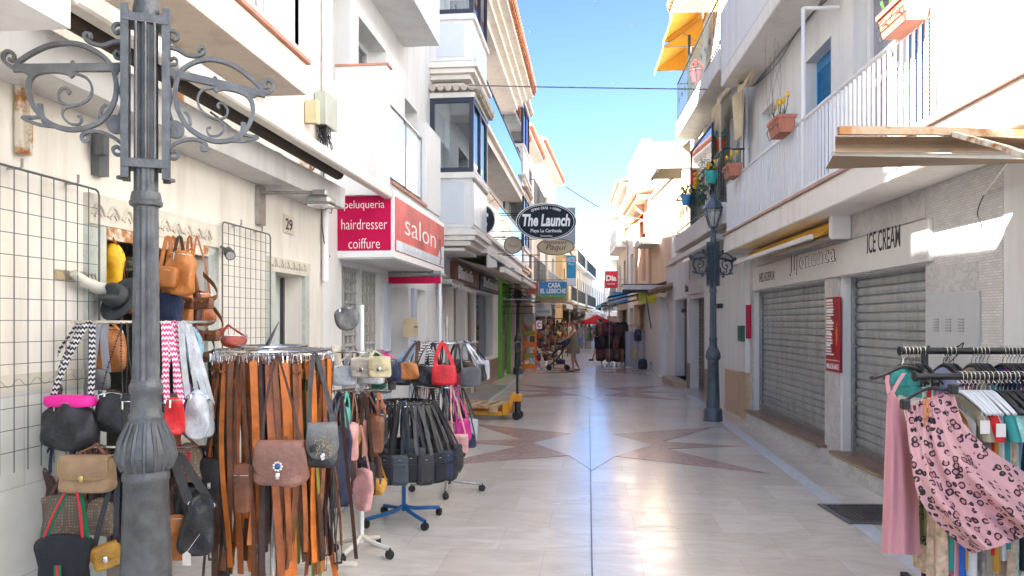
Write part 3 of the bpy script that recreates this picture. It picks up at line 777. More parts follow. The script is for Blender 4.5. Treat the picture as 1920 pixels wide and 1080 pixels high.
text(b, 'peluqueria - hairdresser', (nS + .012, (sS + sS2) / 2 - .1, zS0 + .09), (0, 1, 0), (0, 0, 1), w=(sS2 - sS) * .7, h=.055, d=.002, n=(1, 0, 0)); b.part('side_lettering', LETW, sp)
b = LF.mb(); 
c0 = (nS + .009, sS2 - .35, zS0 + .36)
b.tube([(c0[0], c0[1] + .05 * math.cos(t), c0[2] + .05 * math.sin(t)) for t in [i * .52 for i in range(12)]], .008, 4, closed=True); b.tube([(c0[0], c0[1], c0[2] - .05), (c0[0], c0[1] + .05, c0[2] - .2), (c0[0], c0[1] - .03, c0[2] - .3)], .012, 5); b.part('side_emblem', mat('figure_print', (.3, .1, .12), .4), sp)
b = LF.mb(); b.box(0.001, nS - .02, sS + .02, sS2 + .3, zS0 - .055, zS0 - .041); b.part('slatted_ceiling', FLUT, sn)
# magenta awning under it
aw2 = T('small_awning', 'rolled magenta awning with white cassette under the salon box sign', 'awning', LF.w(.4, 9.6, 2.0))
s_a = 9.9; n_a = LF.ats(718, 530, s_a)[0]; n_b = LF.ats(826, 530, s_a)[0]; z_a = LF.ats(720, 532, s_a)[1]; z_b = LF.ats(720, 514, s_a)[1]
b = LF.mb(); b.box(n_a, n_b, s_a, s_a + .03, z_a, z_b - .04); b.part('valance', MAG, aw2)
b = LF.mb(); b.tube([(n_a, s_a + .02, z_b), (n_b, s_a + .02, z_b)], .045, 8); b.part('cassette', STEEL, aw2)
b = LF.mb(); b.tube([(n_b - .02, s_a + .06, z_b), (n_b - .02, s_a + .06, 0.0)], .022, 6); b.part('post', WPAINT, aw2)
# letterbox + intercom
mbx = T('mailbox', 'cream letterbox with gabled top mounted beside the salon door', 'mailbox', LF.w(0, 9.8, 1.2))
s0 = LF.at(762, CY, .1)[0]; z0 = LF.at(762, 632, .1)[1]
b = LF.mb(); b.slab([(.055, s0, z0), (.055, s0 + .3, z0), (.055, s0 + .3, z0 + .2), (.055, s0 + .15, z0 + .27), (.055, s0, z0 + .2)], (.14, 0, 0)); b.part('box', mat('cream_enamel', (.65, .52, .33), .4), mbx)
b = LF.mb(); b.box(.196, .2, s0 + .05, s0 + .25, z0 + .13, z0 + .15); b.part('slot', DARKM, mbx)
# balconies
sb0 = 7.8; nb, zb1 = LF.ats(725, 122, sb0)
bs0 = LF.at(727, 366, nb)[1]
sbe = LF.at(797, CY, nb)[0]
b = LF.mb(); b.box(0.001, nb, sb0, sb0 + .14, bs0 + .0, zb1); b.box(.001, nb + .0, sb0 + .14, sbe + .9, bs0 - .0, bs0 + .14); n2, z2 = LF.ats(821, 236, sbe); b.box(.001, nb + .02, sbe, sbe + .12, bs0 + .14, z2 + .05); b.box(nb - .12, nb + .02, sbe + .12, sbe + .9, bs0 + .14, z2 + .05); bb = b.part('balcony', WHITE, bB)
b = LF.mb(); b.box(nb - .1, nb + .03, sb0 + .14, sbe, bs0 + .141, bs0 + .17); b.box(-.0, nb + .02, sb0 - .02, sb0 + .16, zb1, zb1 + .02); b.parts('balcony_tile_edge', SALMON, bb)
zr_ = LF.at(728, 182, nb)[1]
b = LF.mb(); b.tube([(nb - .05, sb0 + .14, zr_), (nb - .05, sbe, zr_)], .022, 8)
for f in (.02, .5, .97): s = sb0 + .14 + (sbe - sb0 - .14) * f; b.tube([(nb - .05, s, bs0 + .17), (nb - .05, s, zr_)], .018, 6)
b.part('railing', CHROME, bb)
b = LF.mb(); b.box(nb - .055, nb - .047, sb0 + .18, sbe - .02, bs0 + .25, zr_ - .06); b.part('glass_panel', mat('frosted_glass', (.75, .8, .82), .12, .03, 2, spec=.8), bb)
su = LF.at(757)[0]; nu, zu = LF.ats(824, 86, su)
b = LF.mb(); b.box(0.001, nu, LF.at(625)[0] - .2, su, zu, zu + .2); b.box(nu - .1, nu, LF.at(625)[0] - .2, su, zu + .2, zu + 1.0); b.box(.001, nu - .1, su - .1, su, zu + .2, zu + 1.0); bb = b.part('balcony', WHITE, bB)
b = LF.mb(); b.box(nu - .11, nu + .02, LF.at(625)[0] - .2, su + .01, zu + 1.0, zu + 1.03); b.part('balcony_tile_edge', SALMON, bb)

# ---------------------------------------------------------------- building C (bay windows)
bC = T('bay_window_house', 'white house with navy framed bay windows, moulded cornices and a terracotta tiled eave', 'building', (-2.65, 16, 0))
sC0, sC1 = sB, 21.6
h = [(13.0, 13.6, 0, 2.1), (14.7, 16.0, .6, 2.3), (16.6, 17.3, 0, 2.35), (17.6, 20.6, .7, 2.3)] + [(14.9, 16.9, 3.2, 5.0), (15.1, 17.0, 5.9, 7.4)]
b = LF.mb(); wall(b, 0, .3, sC0, sC1, 0, 7.9, h); b.box(-4, -.301, sC0, sC0 + .2, 0, 7.9); b.box(-4, -.301, sC1 - .2, sC1, 0, 7.9); b.part('wall', WHITE, bC)
for (a, c, z0, z1) in h[4:]:
    b = LF.mb()
    for (p, q, r_, t) in ((a, a + .07, z0, z1), (c - .07, c, z0, z1), (a + .07, c - .07, z0, z0 + .06), (a + .07, c - .07, z1 - .06, z1), ((a + c) / 2 - .04, (a + c) / 2 + .04, z0 + .06, z1 - .06)): b.box(-.24, -.16, p, q, r_, t)
    fr = b.part('window', NAVYF, bC); b = LF.mb(); b.box(-.21, -.2, a + .07, c - .07, z0 + .06, z1 - .06); b.part('pane', GLS, fr)
b = LF.mb(); b.box(-2.4, -2.3, 12.8, 21.4, 0, 7.5)
for z in (0, 2.9, 5.55, 7.7): b.box(-2.3, -.302, 12.8, 21.4, z + .01, z + .12)
b.part('inner_room', plaster('inner_plaster', (.45, .42, .36), .1), bC)
def bay(s0, s1, nn, z0, z1, z2, root, top='tile'):     # solid parapet z0..z1, glazed z1..z2
    b = LF.mb(); 
    b.box(0.001, nn - .04, s0 + .04, s1 - .04, z0, z0 + .06)
    b.box(0.001, nn - .02, s0 + .02, s0 + .1, z0 + .06, z1); b.box(nn - .1, nn - .02, s0 + .1, s1 - .02, z0 + .06, z1); b.box(0.001, nn - .1, s1 - .1, s1 - .02, z0 + .06, z1)
    by = b.part('bay_window', WHITE, root)
    b = LF.mb(); b.box(.12, nn - .16, s0 + .005, s0 + .0195, z0 + .12, z1 - .06)
    for q in (0, 1): a = s0 + .08 + q * (s1 - s0 - .1) / 2; b.box(nn - .0195, nn - .006, a, a + (s1 - s0 - .22) / 2, z0 + .12, z1 - .06)
    b.part('bay_panel', mat('pale_blue_panel', (.62, .67, .71), .35, .03), by)
    b = LF.mb()
    b.box(.001, nn + .03, s0 - .03, s1 + .03, z1, z1 + .07); b.box(.001, nn + .0, s0, s1, z1 + .0705, z1 + .1)
    for k_, (e, zz) in enumerate(((.07, 0), (.02, -.08), (-.06, -.16), (-.18, -.26))): b.box(.001, nn + e, s0 - e, s1 + e, z0 + zz - (.075 if k_ < 3 else .05), z0 + zz)
    b.part('bay_moulding', WARM, by)
    b = LF.mb(); f = .075
    za, zb_ = z1 + .1, z2
    for (p, q, r_, t) in ((.001, f, s0, s0 + f), (nn - f, nn, s0, s0 + f), (nn - f, nn, s1 - f, s1)): b.box(p, q, r_, t, za, zb_)
    b.box(f, nn - f, s0, s0 + f, za, za + f); b.box(f, nn - f, s0, s0 + f, zb_ - f, zb_)
    b.box(nn - f, nn, s0 + f, s1 - f, za, za + f); b.box(nn - f, nn, s0 + f, s1 - f, zb_ - f, zb_)
    b.box(nn - f, nn, (s0 + s1) / 2 - f / 2, (s0 + s1) / 2 + f / 2, za + f, zb_ - f)
    b.box(.001, nn - f, s1 - f, s1, za, zb_)
    b.part('window_frame', NAVYF, by)
    b = LF.mb(); b.box(f, nn - f, s0 + .03, s0 + .036, za + f, zb_ - f); b.box(nn - .036, nn - .03, s0 + f, s1 - f, za + f, zb_ - f); b.part('pane', GLS, by)
    b = LF.mb(); b.box(.001, nn + .02, s0 - .02, s1 + .02, z2, z2 + .08); b.part('bay_roof', WARM, by)
    if top == 'tile':
        b = LF.mb(); tiles(b, nn - .1, nn + .13, s0, s1 + .05, z2 + .13, .05, .13, .05)
        k_ = int(nn / .13)
        for i in range(k_ + 1): b.tube([(.07 + i * .13, s0 + .1, z2 + .18), (.07 + i * .13, s0 - .13, z2 + .13)], .05, 8)
        b.part('tile_row', TILEW, by)
    b = LF.mb()
    b.box(.02, .1, s1 - .5, s1 - .45, za, zb_); b.part('curtain', mat('sheer_curtain', (.7, .7, .68), .8), by)
sb1 = LF.at(803)[0] + .12; nb1 = LF.ats(888, 250, sb1)[0]
zg0, zg1 = LF.ats(888, 322, sb1)[1], LF.ats(888, 182, sb1)[1]
zq = LF.ats(888, 432, sb1)[1]
sb1e = LF.at(914, CY, nb1)[0]
bay(sb1, sb1e, nb1, zq, zg0 - .1, zg1, bC)
zq2 = LF.ats(888, 118, sb1)[1]; zq3 = LF.ats(888, 24, sb1)[1]
bay(sb1, sb1e, nb1, zq2, zq3 - .1, zq3 + 1.3, bC, 'flat')
# second bays
s2b = LF.at(941)[0] + .1; n2b = LF.ats(983, 250, s2b)[0]; s2e = s2b + 1.9
bay(s2b, s2e, n2b, LF.ats(960, 466, s2b)[1] - .5, LF.ats(960, 462, s2b)[1] - .1, LF.ats(960, 362, s2b)[1], bC)
bay(s2b - .2, s2e, n2b, LF.ats(960, 330, s2b)[1], LF.ats(960, 272, s2b)[1] - .1, LF.ats(960, 192, s2b)[1], bC)
# balcony slabs with blue glass between the bays
for z0 in (LF.at(950, 330, .6)[1], 3.05):
    b = LF.mb(); b.box(.001, .62, sb1e + .05, s2b - .3, z0, z0 + .16); b.box(.001, .70, sb1e + .05, s2b - .3, z0 + .1605, z0 + .24); bb = b.part('balcony', WARM, bC)
    b = LF.mb(); b.box(.60, .61, sb1e + .1, s2b - .35, z0 + .25, z0 + 1.15); b.part('glass_panel', glass('blue_glass', (.55, .75, .9), 1.6, .03), bb)
    b = LF.mb(); b.box(.585, .625, sb1e + .1, s2b - .35, z0 + 1.15, z0 + 1.18); b.box(.585, .625, sb1e + .06, sb1e + .1, z0 + .24, z0 + 1.18); b.part('top_rail', DARKM, bb)
# eave
b = LF.mb()
ne = LF.ats(1000, 148, 20.2)[0]; ze = LF.ats(1000, 148, 20.2)[1]
print('EAVE', ne, ze)
ze = min(max(ze, 7.2), 8.6); ne = min(max(ne, .8), 1.3)
for k_, (e, zz) in enumerate(((ne - .55, 0), (ne - .4, .12), (ne - .28, .22), (ne - .12, .3))): b.box(.001, e, sC0 - .3, sC1, ze - .42 + zz, ze - .3 + zz - .002)
b.part('cornice', WARM, bC)
b = LF.mb(); tiles(b, -2.5, ne, sC0 - .3, sC1, ze + .05, 1.0, .2, .075); b.part('tiled_roof', TERRA, bC)
b = LF.mb(); b.slab([(-2.5, sC0 - .3, ze + .95), (ne - .05, sC0 - .3, ze - .03), (ne - .05, sC1, ze - .03), (-2.5, sC1, ze + .95)], (0, 0, .03)); b.part('roof_deck', TERRA, bC)
# shop fronts C
b = LF.mb(); b.box(-.2, -.19, 14.7, 16.0, .6, 2.3); b.part('shop_window', mat('poster_window', (.32, .2, .16), .25, .5, 1.6), bC)
b = LF.mb(); b.box(-.25, -.2, 16.6, 17.3, 0, 2.35); b.part('door', DOORW, bC)
b = LF.mb(); b.box(-.2, -.19, 17.6, 20.6, .7, 2.3); b.part('shop_window', GLS, bC)
b = LF.mb(); slats(b, -.15, 13.0, 13.6, 0, 2.1); b.part('roller_shutter', OFFW, bC)
b = LF.mb()
for (a, c) in ((14.0, 16.6), (17.3, 21.5)): b.box(.001, .04, a, c, 0, .62)
b.box(.001, .045, 16.4, 16.6, .62, 2.3)
b.parts('stone_plinth', BROWNM, bC)
b = LF.mb(); b.box(.001, .1, 14.3, 17.4, 2.36, 2.75); pnl = b.part('fascia_sign', mat('maroon_fascia', (.2, .06, .045), .4, .15, 3), bC)
b = LF.mb(); text(b, 'Bisuteria', (.101, 15.5, 2.56), (0, 1, 0), (0, 0, 1), w=1.7, h=.24, d=.03, bold=.02, n=(1, 0, 0)); b.part('fascia_letters', LETW, pnl)
b = LF.mb(); b.box(.001, .1, 17.6, 21.3, 2.36, 2.75); pnl = b.part('fascia_sign', mat('black_fascia', (.03, .03, .03), .4), bC)
b = LF.mb(); text(b, 'Perfumeria', (.101, 19.4, 2.56), (0, 1, 0), (0, 0, 1), w=2.6, h=.24, d=.03, bold=.02, n=(1, 0, 0)); b.part('fascia_letters', LETW, pnl)
b = LF.mb(); b.box(.001, .75, 13.9, 21.3, 2.86, 2.98); b.part('canopy_slab', SOFFIT, bC)
# awnings C (two long white cassettes)
for i, (a, c, n_, px, py, lb) in enumerate(((14.2, 17.4, .95, 0, 0, 'nearer white cassette awning under the bay windows'), (17.6, 21.4, 1.0, 0, 0, 'farther white cassette awning running to the green shop'))):
    r = T('shop_awning', lb, 'awning', LF.w(.5, a, 2.7))
    b = LF.mb(); b.bbox(n_, n_ + .1, a, c, 2.52, 2.62, .01); b.part('front_bar', OFFW, r)
    b = LF.mb(); b.slab([(.76, a, 2.82), (n_ + .1, a, 2.63), (n_ + .1, c, 2.63), (.76, c, 2.82)], (0, 0, .03)); b.part('cover', GREYP, r)
    b = LF.mb(); b.bbox(.70, .9, a, a + .08, 2.6, 2.85, .02); b.part('end_plate', OFFW, r)
    b = LF.mb(); b.slab([(.1, a + .1, 2.80), (n_, a + .1, 2.56), (n_, c - .1, 2.56), (.1, c - .1, 2.80)], (0, 0, .004)); b.part('cloth', AWN, r)
b = LF.mb(); b.box(.002, .3, 12.9, 14.1, 2.25, 2.33); 
for i in range(5): b.box(.3 + i * .05, .33 + i * .05, 12.9, 14.1, 2.2 - i * .02, 2.26 - i * .02)
b.thing('shutter_hood', STEEL, 'short louvred grey hood over the small cream shutter', 'hood')
# ================================================================ RIGHT SIDE
o_ = G(1407, 790)
dR = Vector((math.sin(R(-2.08)), math.cos(R(-2.08)), 0))
RA = o_ - dR * 20
RF = Frame((RA.x, RA.y), (o_.x, o_.y), left=False)
def rs(px, n=0): return RF.at(px, CY, n)[0]
def rz(px, py, n=0): return RF.at(px, py, n)[1]
rE = rs(1409)                       # far end of ice-cream building
bR = T('ice_cream_house', 'white house over the closed ice cream shop with marble piers and white railed balcony', 'building', RF.w(0, 13, 0))
p1a, p1b, p2a, p2b, p3 = rs(1413), rs(1550), rs(1580), rs(1740), rs(1887)
dS = .02                                                            # shutter recess, from the visible width of the jamb
while rs(1604, -dS) < p2a and dS < .4: dS += .005
print('recess', dS)
zsg = rz(1740, 492, .05); zsg2 = rz(1740, 405, .05)
zA = 2.08; zsof = rz(1356, 475, .45)
b = RF.mb(); hs = [(p1b, p1a, .2, zA), (p2b, p2a, .2, zA)]
w1 = (rs(1558), rs(1510), 3.1, rz(1535, 92)); w2 = (rs(1745), rs(1600), 3.0, 5.1); w3 = (rs(1450), rs(1428), 3.5, rz(1440, 200))
wall(b, 0, .3, p3 - .02, rE, 0, 9.4, hs + [w1, w2, w3, (w1[0], w1[1], 6.1, 7.6), (w2[0] + .4, w2[1] - .4, 5.9, 7.8)])
b.box(-5, -.301, rE - .2, rE, 0, 9.4); b.part('wall', WHITE, bR)
b = RF.mb(); b.box(-5, .05, p3 - 6, rE, 9.4, 9.55); b.part('roof', WHITE, bR)
# near part of the same house (beyond the split-face panel)
b = RF.mb(); wall(b, .03, .3, p3 - 9, p3 - .021, 0, 9.4, [(p3 - 3.4, p3 - 1.2, 0, 2.4), (p3 - 3.4, p3 - 2.2, 3.1, 5.0)]); b.part('wall', WHITE, bR)
b = RF.mb(); slats(b, -.2, p3 - 3.4, p3 - 1.2, 0, 2.4); b.part('roller_shutter', SHUT, bR)
b = RF.mb(); b.box(-.2, -.16, p3 - 3.4, p3 - 2.2, 3.1, 5.0); b.part('window', BLUES, bR)
# shutters
for (a, c, lb) in ((p1b, p1a, None), (p2b, p2a, None)):
    b = RF.mb(); slats(b, -dS - .02, a, c, .2, zA, .088, .02); sh = b.part('roller_shutter', SHUT, bR)
    b = RF.mb(); b.box(-dS - .01, -dS + .02, a + .05, c - .05, .206, .27); b.tube([(-dS, (a + c) / 2 - .06, .5), (-dS + .04, (a + c) / 2, .5), (-dS, (a + c) / 2 + .06, .5)], .008, 5); b.part('bottom_rail', STEEL, sh)
    b = RF.mb(); b.box(-.3, .10, a - .06, c + .06, 0, .17); st = b.part('door_step', WMARB, bR)
    b = RF.mb(); b.box(-.3, .12, a - .08, c + .08, .171, .205); b.part('step_tread', mat('red_brown_tread', (.25, .16, .12), .4, .2, 12), st)
    b = RF.mb()
    b.box(.1205, .125, a + .01, c - .01, .180, .192)
    b.part('brass_strip', mat('brass_stud', (.6, .48, .2), .4, .1, 9, metal=.6), st)
# piers and cladding
b = RF.mb(); b.box(.001, .02, p1a, rE, 0, 2.72); b.part('marble_pier', WMARB, bR)
b = RF.mb(); b.box(.001, .022, rs(1576), p1b, .0, zA + .02); b.part('marble_pier', WMARB, bR)
b = RF.mb(); b.box(.0005, .02, rs(1840), p2b, .0, rz(1790, 490)); b.part('marble_pier', WMARB, bR)
b = RF.mb(); b.box(.0005, .022, p3 + .0, rs(1741), rz(1800, 495) + .0, 2.72); b.box(.0005, .022, p3, rs(1841), 0, rz(1800, 495) - .001); b.parts('stone_cladding', SPLIT, bR)
b = RF.mb(); b.box(.001, .02, rs(1740), rs(1410), zsg2 + .0, 2.74); b.part('marble_fascia', WMARB, bR)
b = RF.mb(); b.box(.001, .02, rs(1740, .05), rs(1570), 2.74 - .001, 2.75); b.part('fascia_trim', WMARB, bR)
# long sign
sg = T('shop_signboard', 'long white signboard reading HELADERIA Jijonenca ICE CREAM over the shutters', 'sign', RF.w(.05, 10, 2.1))
sa, sb_ = rs(1741, .06), rs(1411, .06); z0, z1 = zA + .0, zsg2 - .005
z0 = (rz(1740, 492, .06) + rz(1411, 544, .06)) / 2; z1 = (rz(1740, 405, .06) + rz(1411, 505, .06)) / 2
print('SIGN z', z0, z1, 'soffit', zsof, 'ends', rz(1740, 492, .06), rz(1411, 544, .06), rz(1740, 405, .06), rz(1411, 505, .06))
b = RF.mb(); b.bbox(.023, .06, sa, sb_, z0, z1, .004); bd = b.part('board', mat('pearl_sign_panel', (.66, .65, .62), .3, .03), sg)
uR = -dR; nR = RF.n
def rtext(s, px0, px1, h, zc, B, bold=0, d=.002, n=.0605, shear=0, space=1.0):
    a, c = rs(px0, n), rs(px1, n)
    text(B, s, RF.w(n, (a + c) / 2, zc), uR, (0, 0, 1), w=abs(a - c), h=h, d=d, bold=bold, n=nR, shear=shear, space=space)
b = MB(); rtext('HELADERIA', 1424, 1452, .125, z0 + .17, b); b.part('small_lettering', LETB, bd); b = MB(); rtext('ICE CREAM', 1626, 1688, .20, z0 + .27, b, .003); b.part('small_lettering', LETB, bd)
b = MB(); rtext('Jijonenca', 1481, 1567, .27, z0 + .24, b, .014, .002, space=1.12); b.part('name_outline', LETB, bd)
b = MB(); rtext('Jijonenca', 1483, 1565, .25, z0 + .241, b, -.008, .002, .0628, space=1.12); b.part('name_lettering', LETW, bd)
# menu sign on pier
mn = T('menu_sign', 'tall narrow red menu board with a milkshake picture on the marble pier between shutters', 'sign', RF.w(.03, p1b - .1, 1))
a, c = rs(1576, .03), rs(1549, .03); zt_, zb_ = rz(1562, 557, .03), rz(1562, 697, .03)
b = RF.mb(); b.bbox(.022, .035, a, c, zb_, zt_, .003); pn = b.part('panel', mat('dark_red_print', (.35, .012, .02), .3, .05), mn)
b = MB(); sm = (a + c) / 2; wd = c - a
text(b, 'MILKSHAKE', RF.w(.0355, sm, zb_ + .06), uR, (0, 0, 1), w=wd * .85, h=.06, d=.001, n=nR, bold=.02)
random.seed(5)
for i in range(20):
    zz = zt_ - .05 - i * (zt_ - zb_ - .2) / 20; ww = wd * random.uniform(.3, .55)
    o2 = RF.w(.0355, c - .03 - ww / 2, zz); b.M = None
    B2 = RF.mb(); B2.box(.0352, .0365, c - .02 - ww, c - .02, zz, zz + (.018 if i % 4 else .028)); b.v_ = None
    k0 = len(b.v); b.v += B2.v; b.f += [[q + k0 for q in f] for f in B2.f]; b.sm += B2.sm
b.part('menu_lettering', LETW, pn)
b = RF.mb(); zz = (zt_ + zb_) / 2; b.lathe([(.015, -.12), (.028, .02), (.03, .05), (.012, .06), (.012, .12)], n=10, M=Matrix.Translation((.0365, a + wd * .22, zz)) @ Matrix.Diagonal((.05, 1, 1, 1))); b.part('milkshake_picture', mat('shake_orange', (.8, .3, .06), .4), pn)
b = RF.mb(); b.box(.0352, .037, a + .01, c - .01, zb_ + .125, zb_ + .13); b.part('rule_line', LETW, pn)
# small red board on the far pier
b = RF.mb(); b.bbox(.022, .04, rs(1408, .03), rs(1397, .03), rz(1400, 634, .03), rz(1400, 572, .03), .004); b.thing('price_board', MAG, 'small red board on the narrow pier left of the first shutter', 'sign')
# electric cabinet
ec = T('electric_cabinet', 'pale grey metal meter cabinet with louvre vents and a scribble', 'cabinet', RF.w(.03, p2b - .5, 1))
a, c = rs(1838, .03), rs(1742, .03); zt_, zb_ = rz(1790, 548, .03), rz(1790, 760, .03)
b = RF.mb(); b.bbox(.022, .05, a, c, zb_, zt_, .006); dr = b.part('door', mat('cabinet_paint', (.52, .53, .53), .4, .05), ec)
for q in (.2, .45, .7):
    b = RF.mb()
    for r_ in range(5): sx = c - (c - a) * q; b.box(.05, .056, sx - .05, sx + .03, zt_ - .30 + r_ * .022, zt_ - .29 + r_ * .022)
    b.part('louvres', mat('cabinet_louvre', (.35, .35, .36), .5), dr)
b = RF.mb(); zc = zt_ - .5; sx = (a + c) / 2 - .05
b.tube(crom([(.052, sx + .2, zc - .1), (.052, sx + .05, zc + .02), (.052, sx - .15, zc + .12), (.052, sx - .05, zc + .02), (.052, sx + .15, zc - .07), (.052, sx + .1, zc + .04), (.052, sx - .1, zc + .1)], 6), .004, 4); b.part('scribble', LETB, dr)
b = RF.mb(); b.tube([(.05, c - .05, (zt_ + zb_) / 2), (.065, c - .05, (zt_ + zb_) / 2)], .015, 8); b.part('lock', DARKM, dr)
# blue windows
def guide(a, c):
    for s_ in (a, c - .05):
        b = RF.mb(); b.box(-dS + .025, -dS + .05, s_ + .001, s_ + .049, .206, zA); b.part('guide_rail', STEEL, bR)
guide(p1b, p1a); guide(p2b, p2a)
def shutterwin(a, c, z0, z1, m, root, gap=0):
    b = RF.mb()
    for (p, q, r_, t) in ((a, a + .05, z0, z1), (c - .05, c, z0, z1), (a + .05, c - .05, z0, z0 + .06), (a + .05, c - .05, z1 - .14, z1)): b.box(-.2, -.14, p, q, r_, t)
    wf = b.part('window', m, root)
    b = RF.mb(); z = z0 + .07
    while z < z1 - .16: b.slab([(-.19, a + .05, z), (-.155, a + .05, z + .012), (-.155, c - .05, z + .012), (-.19, c - .05, z)], (0, 0, .018)); z += .036
    b.part('louvre', m, wf)
    b = RF.mb(); b.box(-.24, -.235, a, c, z0, z1); b.part('pane', DARKIN, wf)
shutterwin(*w1[:2], w1[2], w1[3], BLUES, bR)
b = RF.mb(); b.box(-.2, -.15, w3[0], w3[1], w3[2], w3[3]); b.part('window', WPAINT, bR)
a, c = w2[0], w2[1]
shutterwin(a, a + .75, w2[2], w2[3], BLUES, bR)
b = RF.mb(); b.box(-.2, -.14, a + .78, a + .86, 3, 5.1); b.box(-.2, -.14, c - .08, c, 3, 5.1); b.box(-.2, -.14, a + .86, c - .08, 4.0, 4.06); wf = b.part('window', WPAINT, bR)
b = RF.mb(); b.box(-.18, -.175, a + .86, c - .08, 3, 5.1); b.part('pane', mat('curtained_pane', (.3, .3, .36), .15, .2, 2), wf)
# lower balcony
nB = .45; eB = rs(1357, nB); zb0 = zsof; zb1 = rz(1360, 441, nB); zr1 = rz(1362, 342, nB)
nB0 = p3 - 9
print('BAL', eB, rE, zb0, zb1, zr1)
b = RF.mb(); b.bbox(.031, nB, nB0, eB, zb0, zb1, .012); bal = b.part('balcony', WARM, bR)
b = RF.mb(); b.box(.04, nB + .03, nB0, eB + .02, zb1 + .0, zb1 + .028); b.part('balcony_tile_edge', mat('pink_tile_edge', (.52, .33, .27), .6, .15, 6), bal)
sP = rs(1752, nB)
b = RF.mb(); rail(b, nB - .05, sP + .02, eB - .05, zb1 + .05, zr1, .105, .011); b.part('railing', WPAINT, bal)
b = RF.mb(); b.tube([(nB - .05, nB0, zr1), (nB - .05, eB - .03, zr1), (.05, eB - .03, zr1)], .024, 8); b.box(nB - .06, nB - .04, nB0, eB - .03, zb1 + .07, zb1 + .09); b.part('top_rail', WPAINT, bal)
b = RF.mb(); rail(b, .05, nB - .05, nB - .05, 0, 0) if False else None
k = 4
for i in range(k): q = .08 + (nB - .13) * i / k; b.box(q - .011, q + .011, eB - .041, eB - .019, zb1 + .05, zr1)
b.box(.05, nB - .05, eB - .035, eB - .025, zb1 + .4, zb1 + .42); b.part('end_railing', WPAINT, bal)
b = RF.mb(); b.box(nB - .07, nB - .03, nB0, sP, zb1 + .03, zr1 + .5); b.part('solid_parapet', WHITE, bal)
b = RF.mb()
for i in range(12): s = sP - .12 - i * .34; b.box(nB - .03, nB - .022, s - .012, s + .012, zb1 + .03, zr1 + .5)
b.part('parapet_ribs', WPAINT, bal)
# awning frame standing on the balcony
sf = rs(1506, nB - .05)
b = RF.mb(); b.tube([(nB - .05, sf, zb1 + .05), (nB - .05, sf, rz(1506, 16, nB - .05)), (nB - .05, sf - .0, rz(1506, 16, nB - .05)), (.02, sf - .02, rz(1506, 16, nB - .05))], .022, 6); b.thing('pipe_frame', WPAINT, 'white square pipe frame rising from the white balcony railing', 'frame')
# upper balcony slab
nU = .52; eU = rs(1352, nU); zU = rz(1352, 165, nU)
b = RF.mb(); b.bbox(.031, nU, nB0, eU, zU, zU + .22, .012); bal = b.part('balcony', WARM, bR)
b = RF.mb(); b.box(nU - .12, nU, nB0, eU, zU + .2201, zU + 1.2); b.box(.04, nU - .12, eU - .12, eU, zU + .2201, zU + 1.2); b.part('solid_parapet', WHITE, bal)
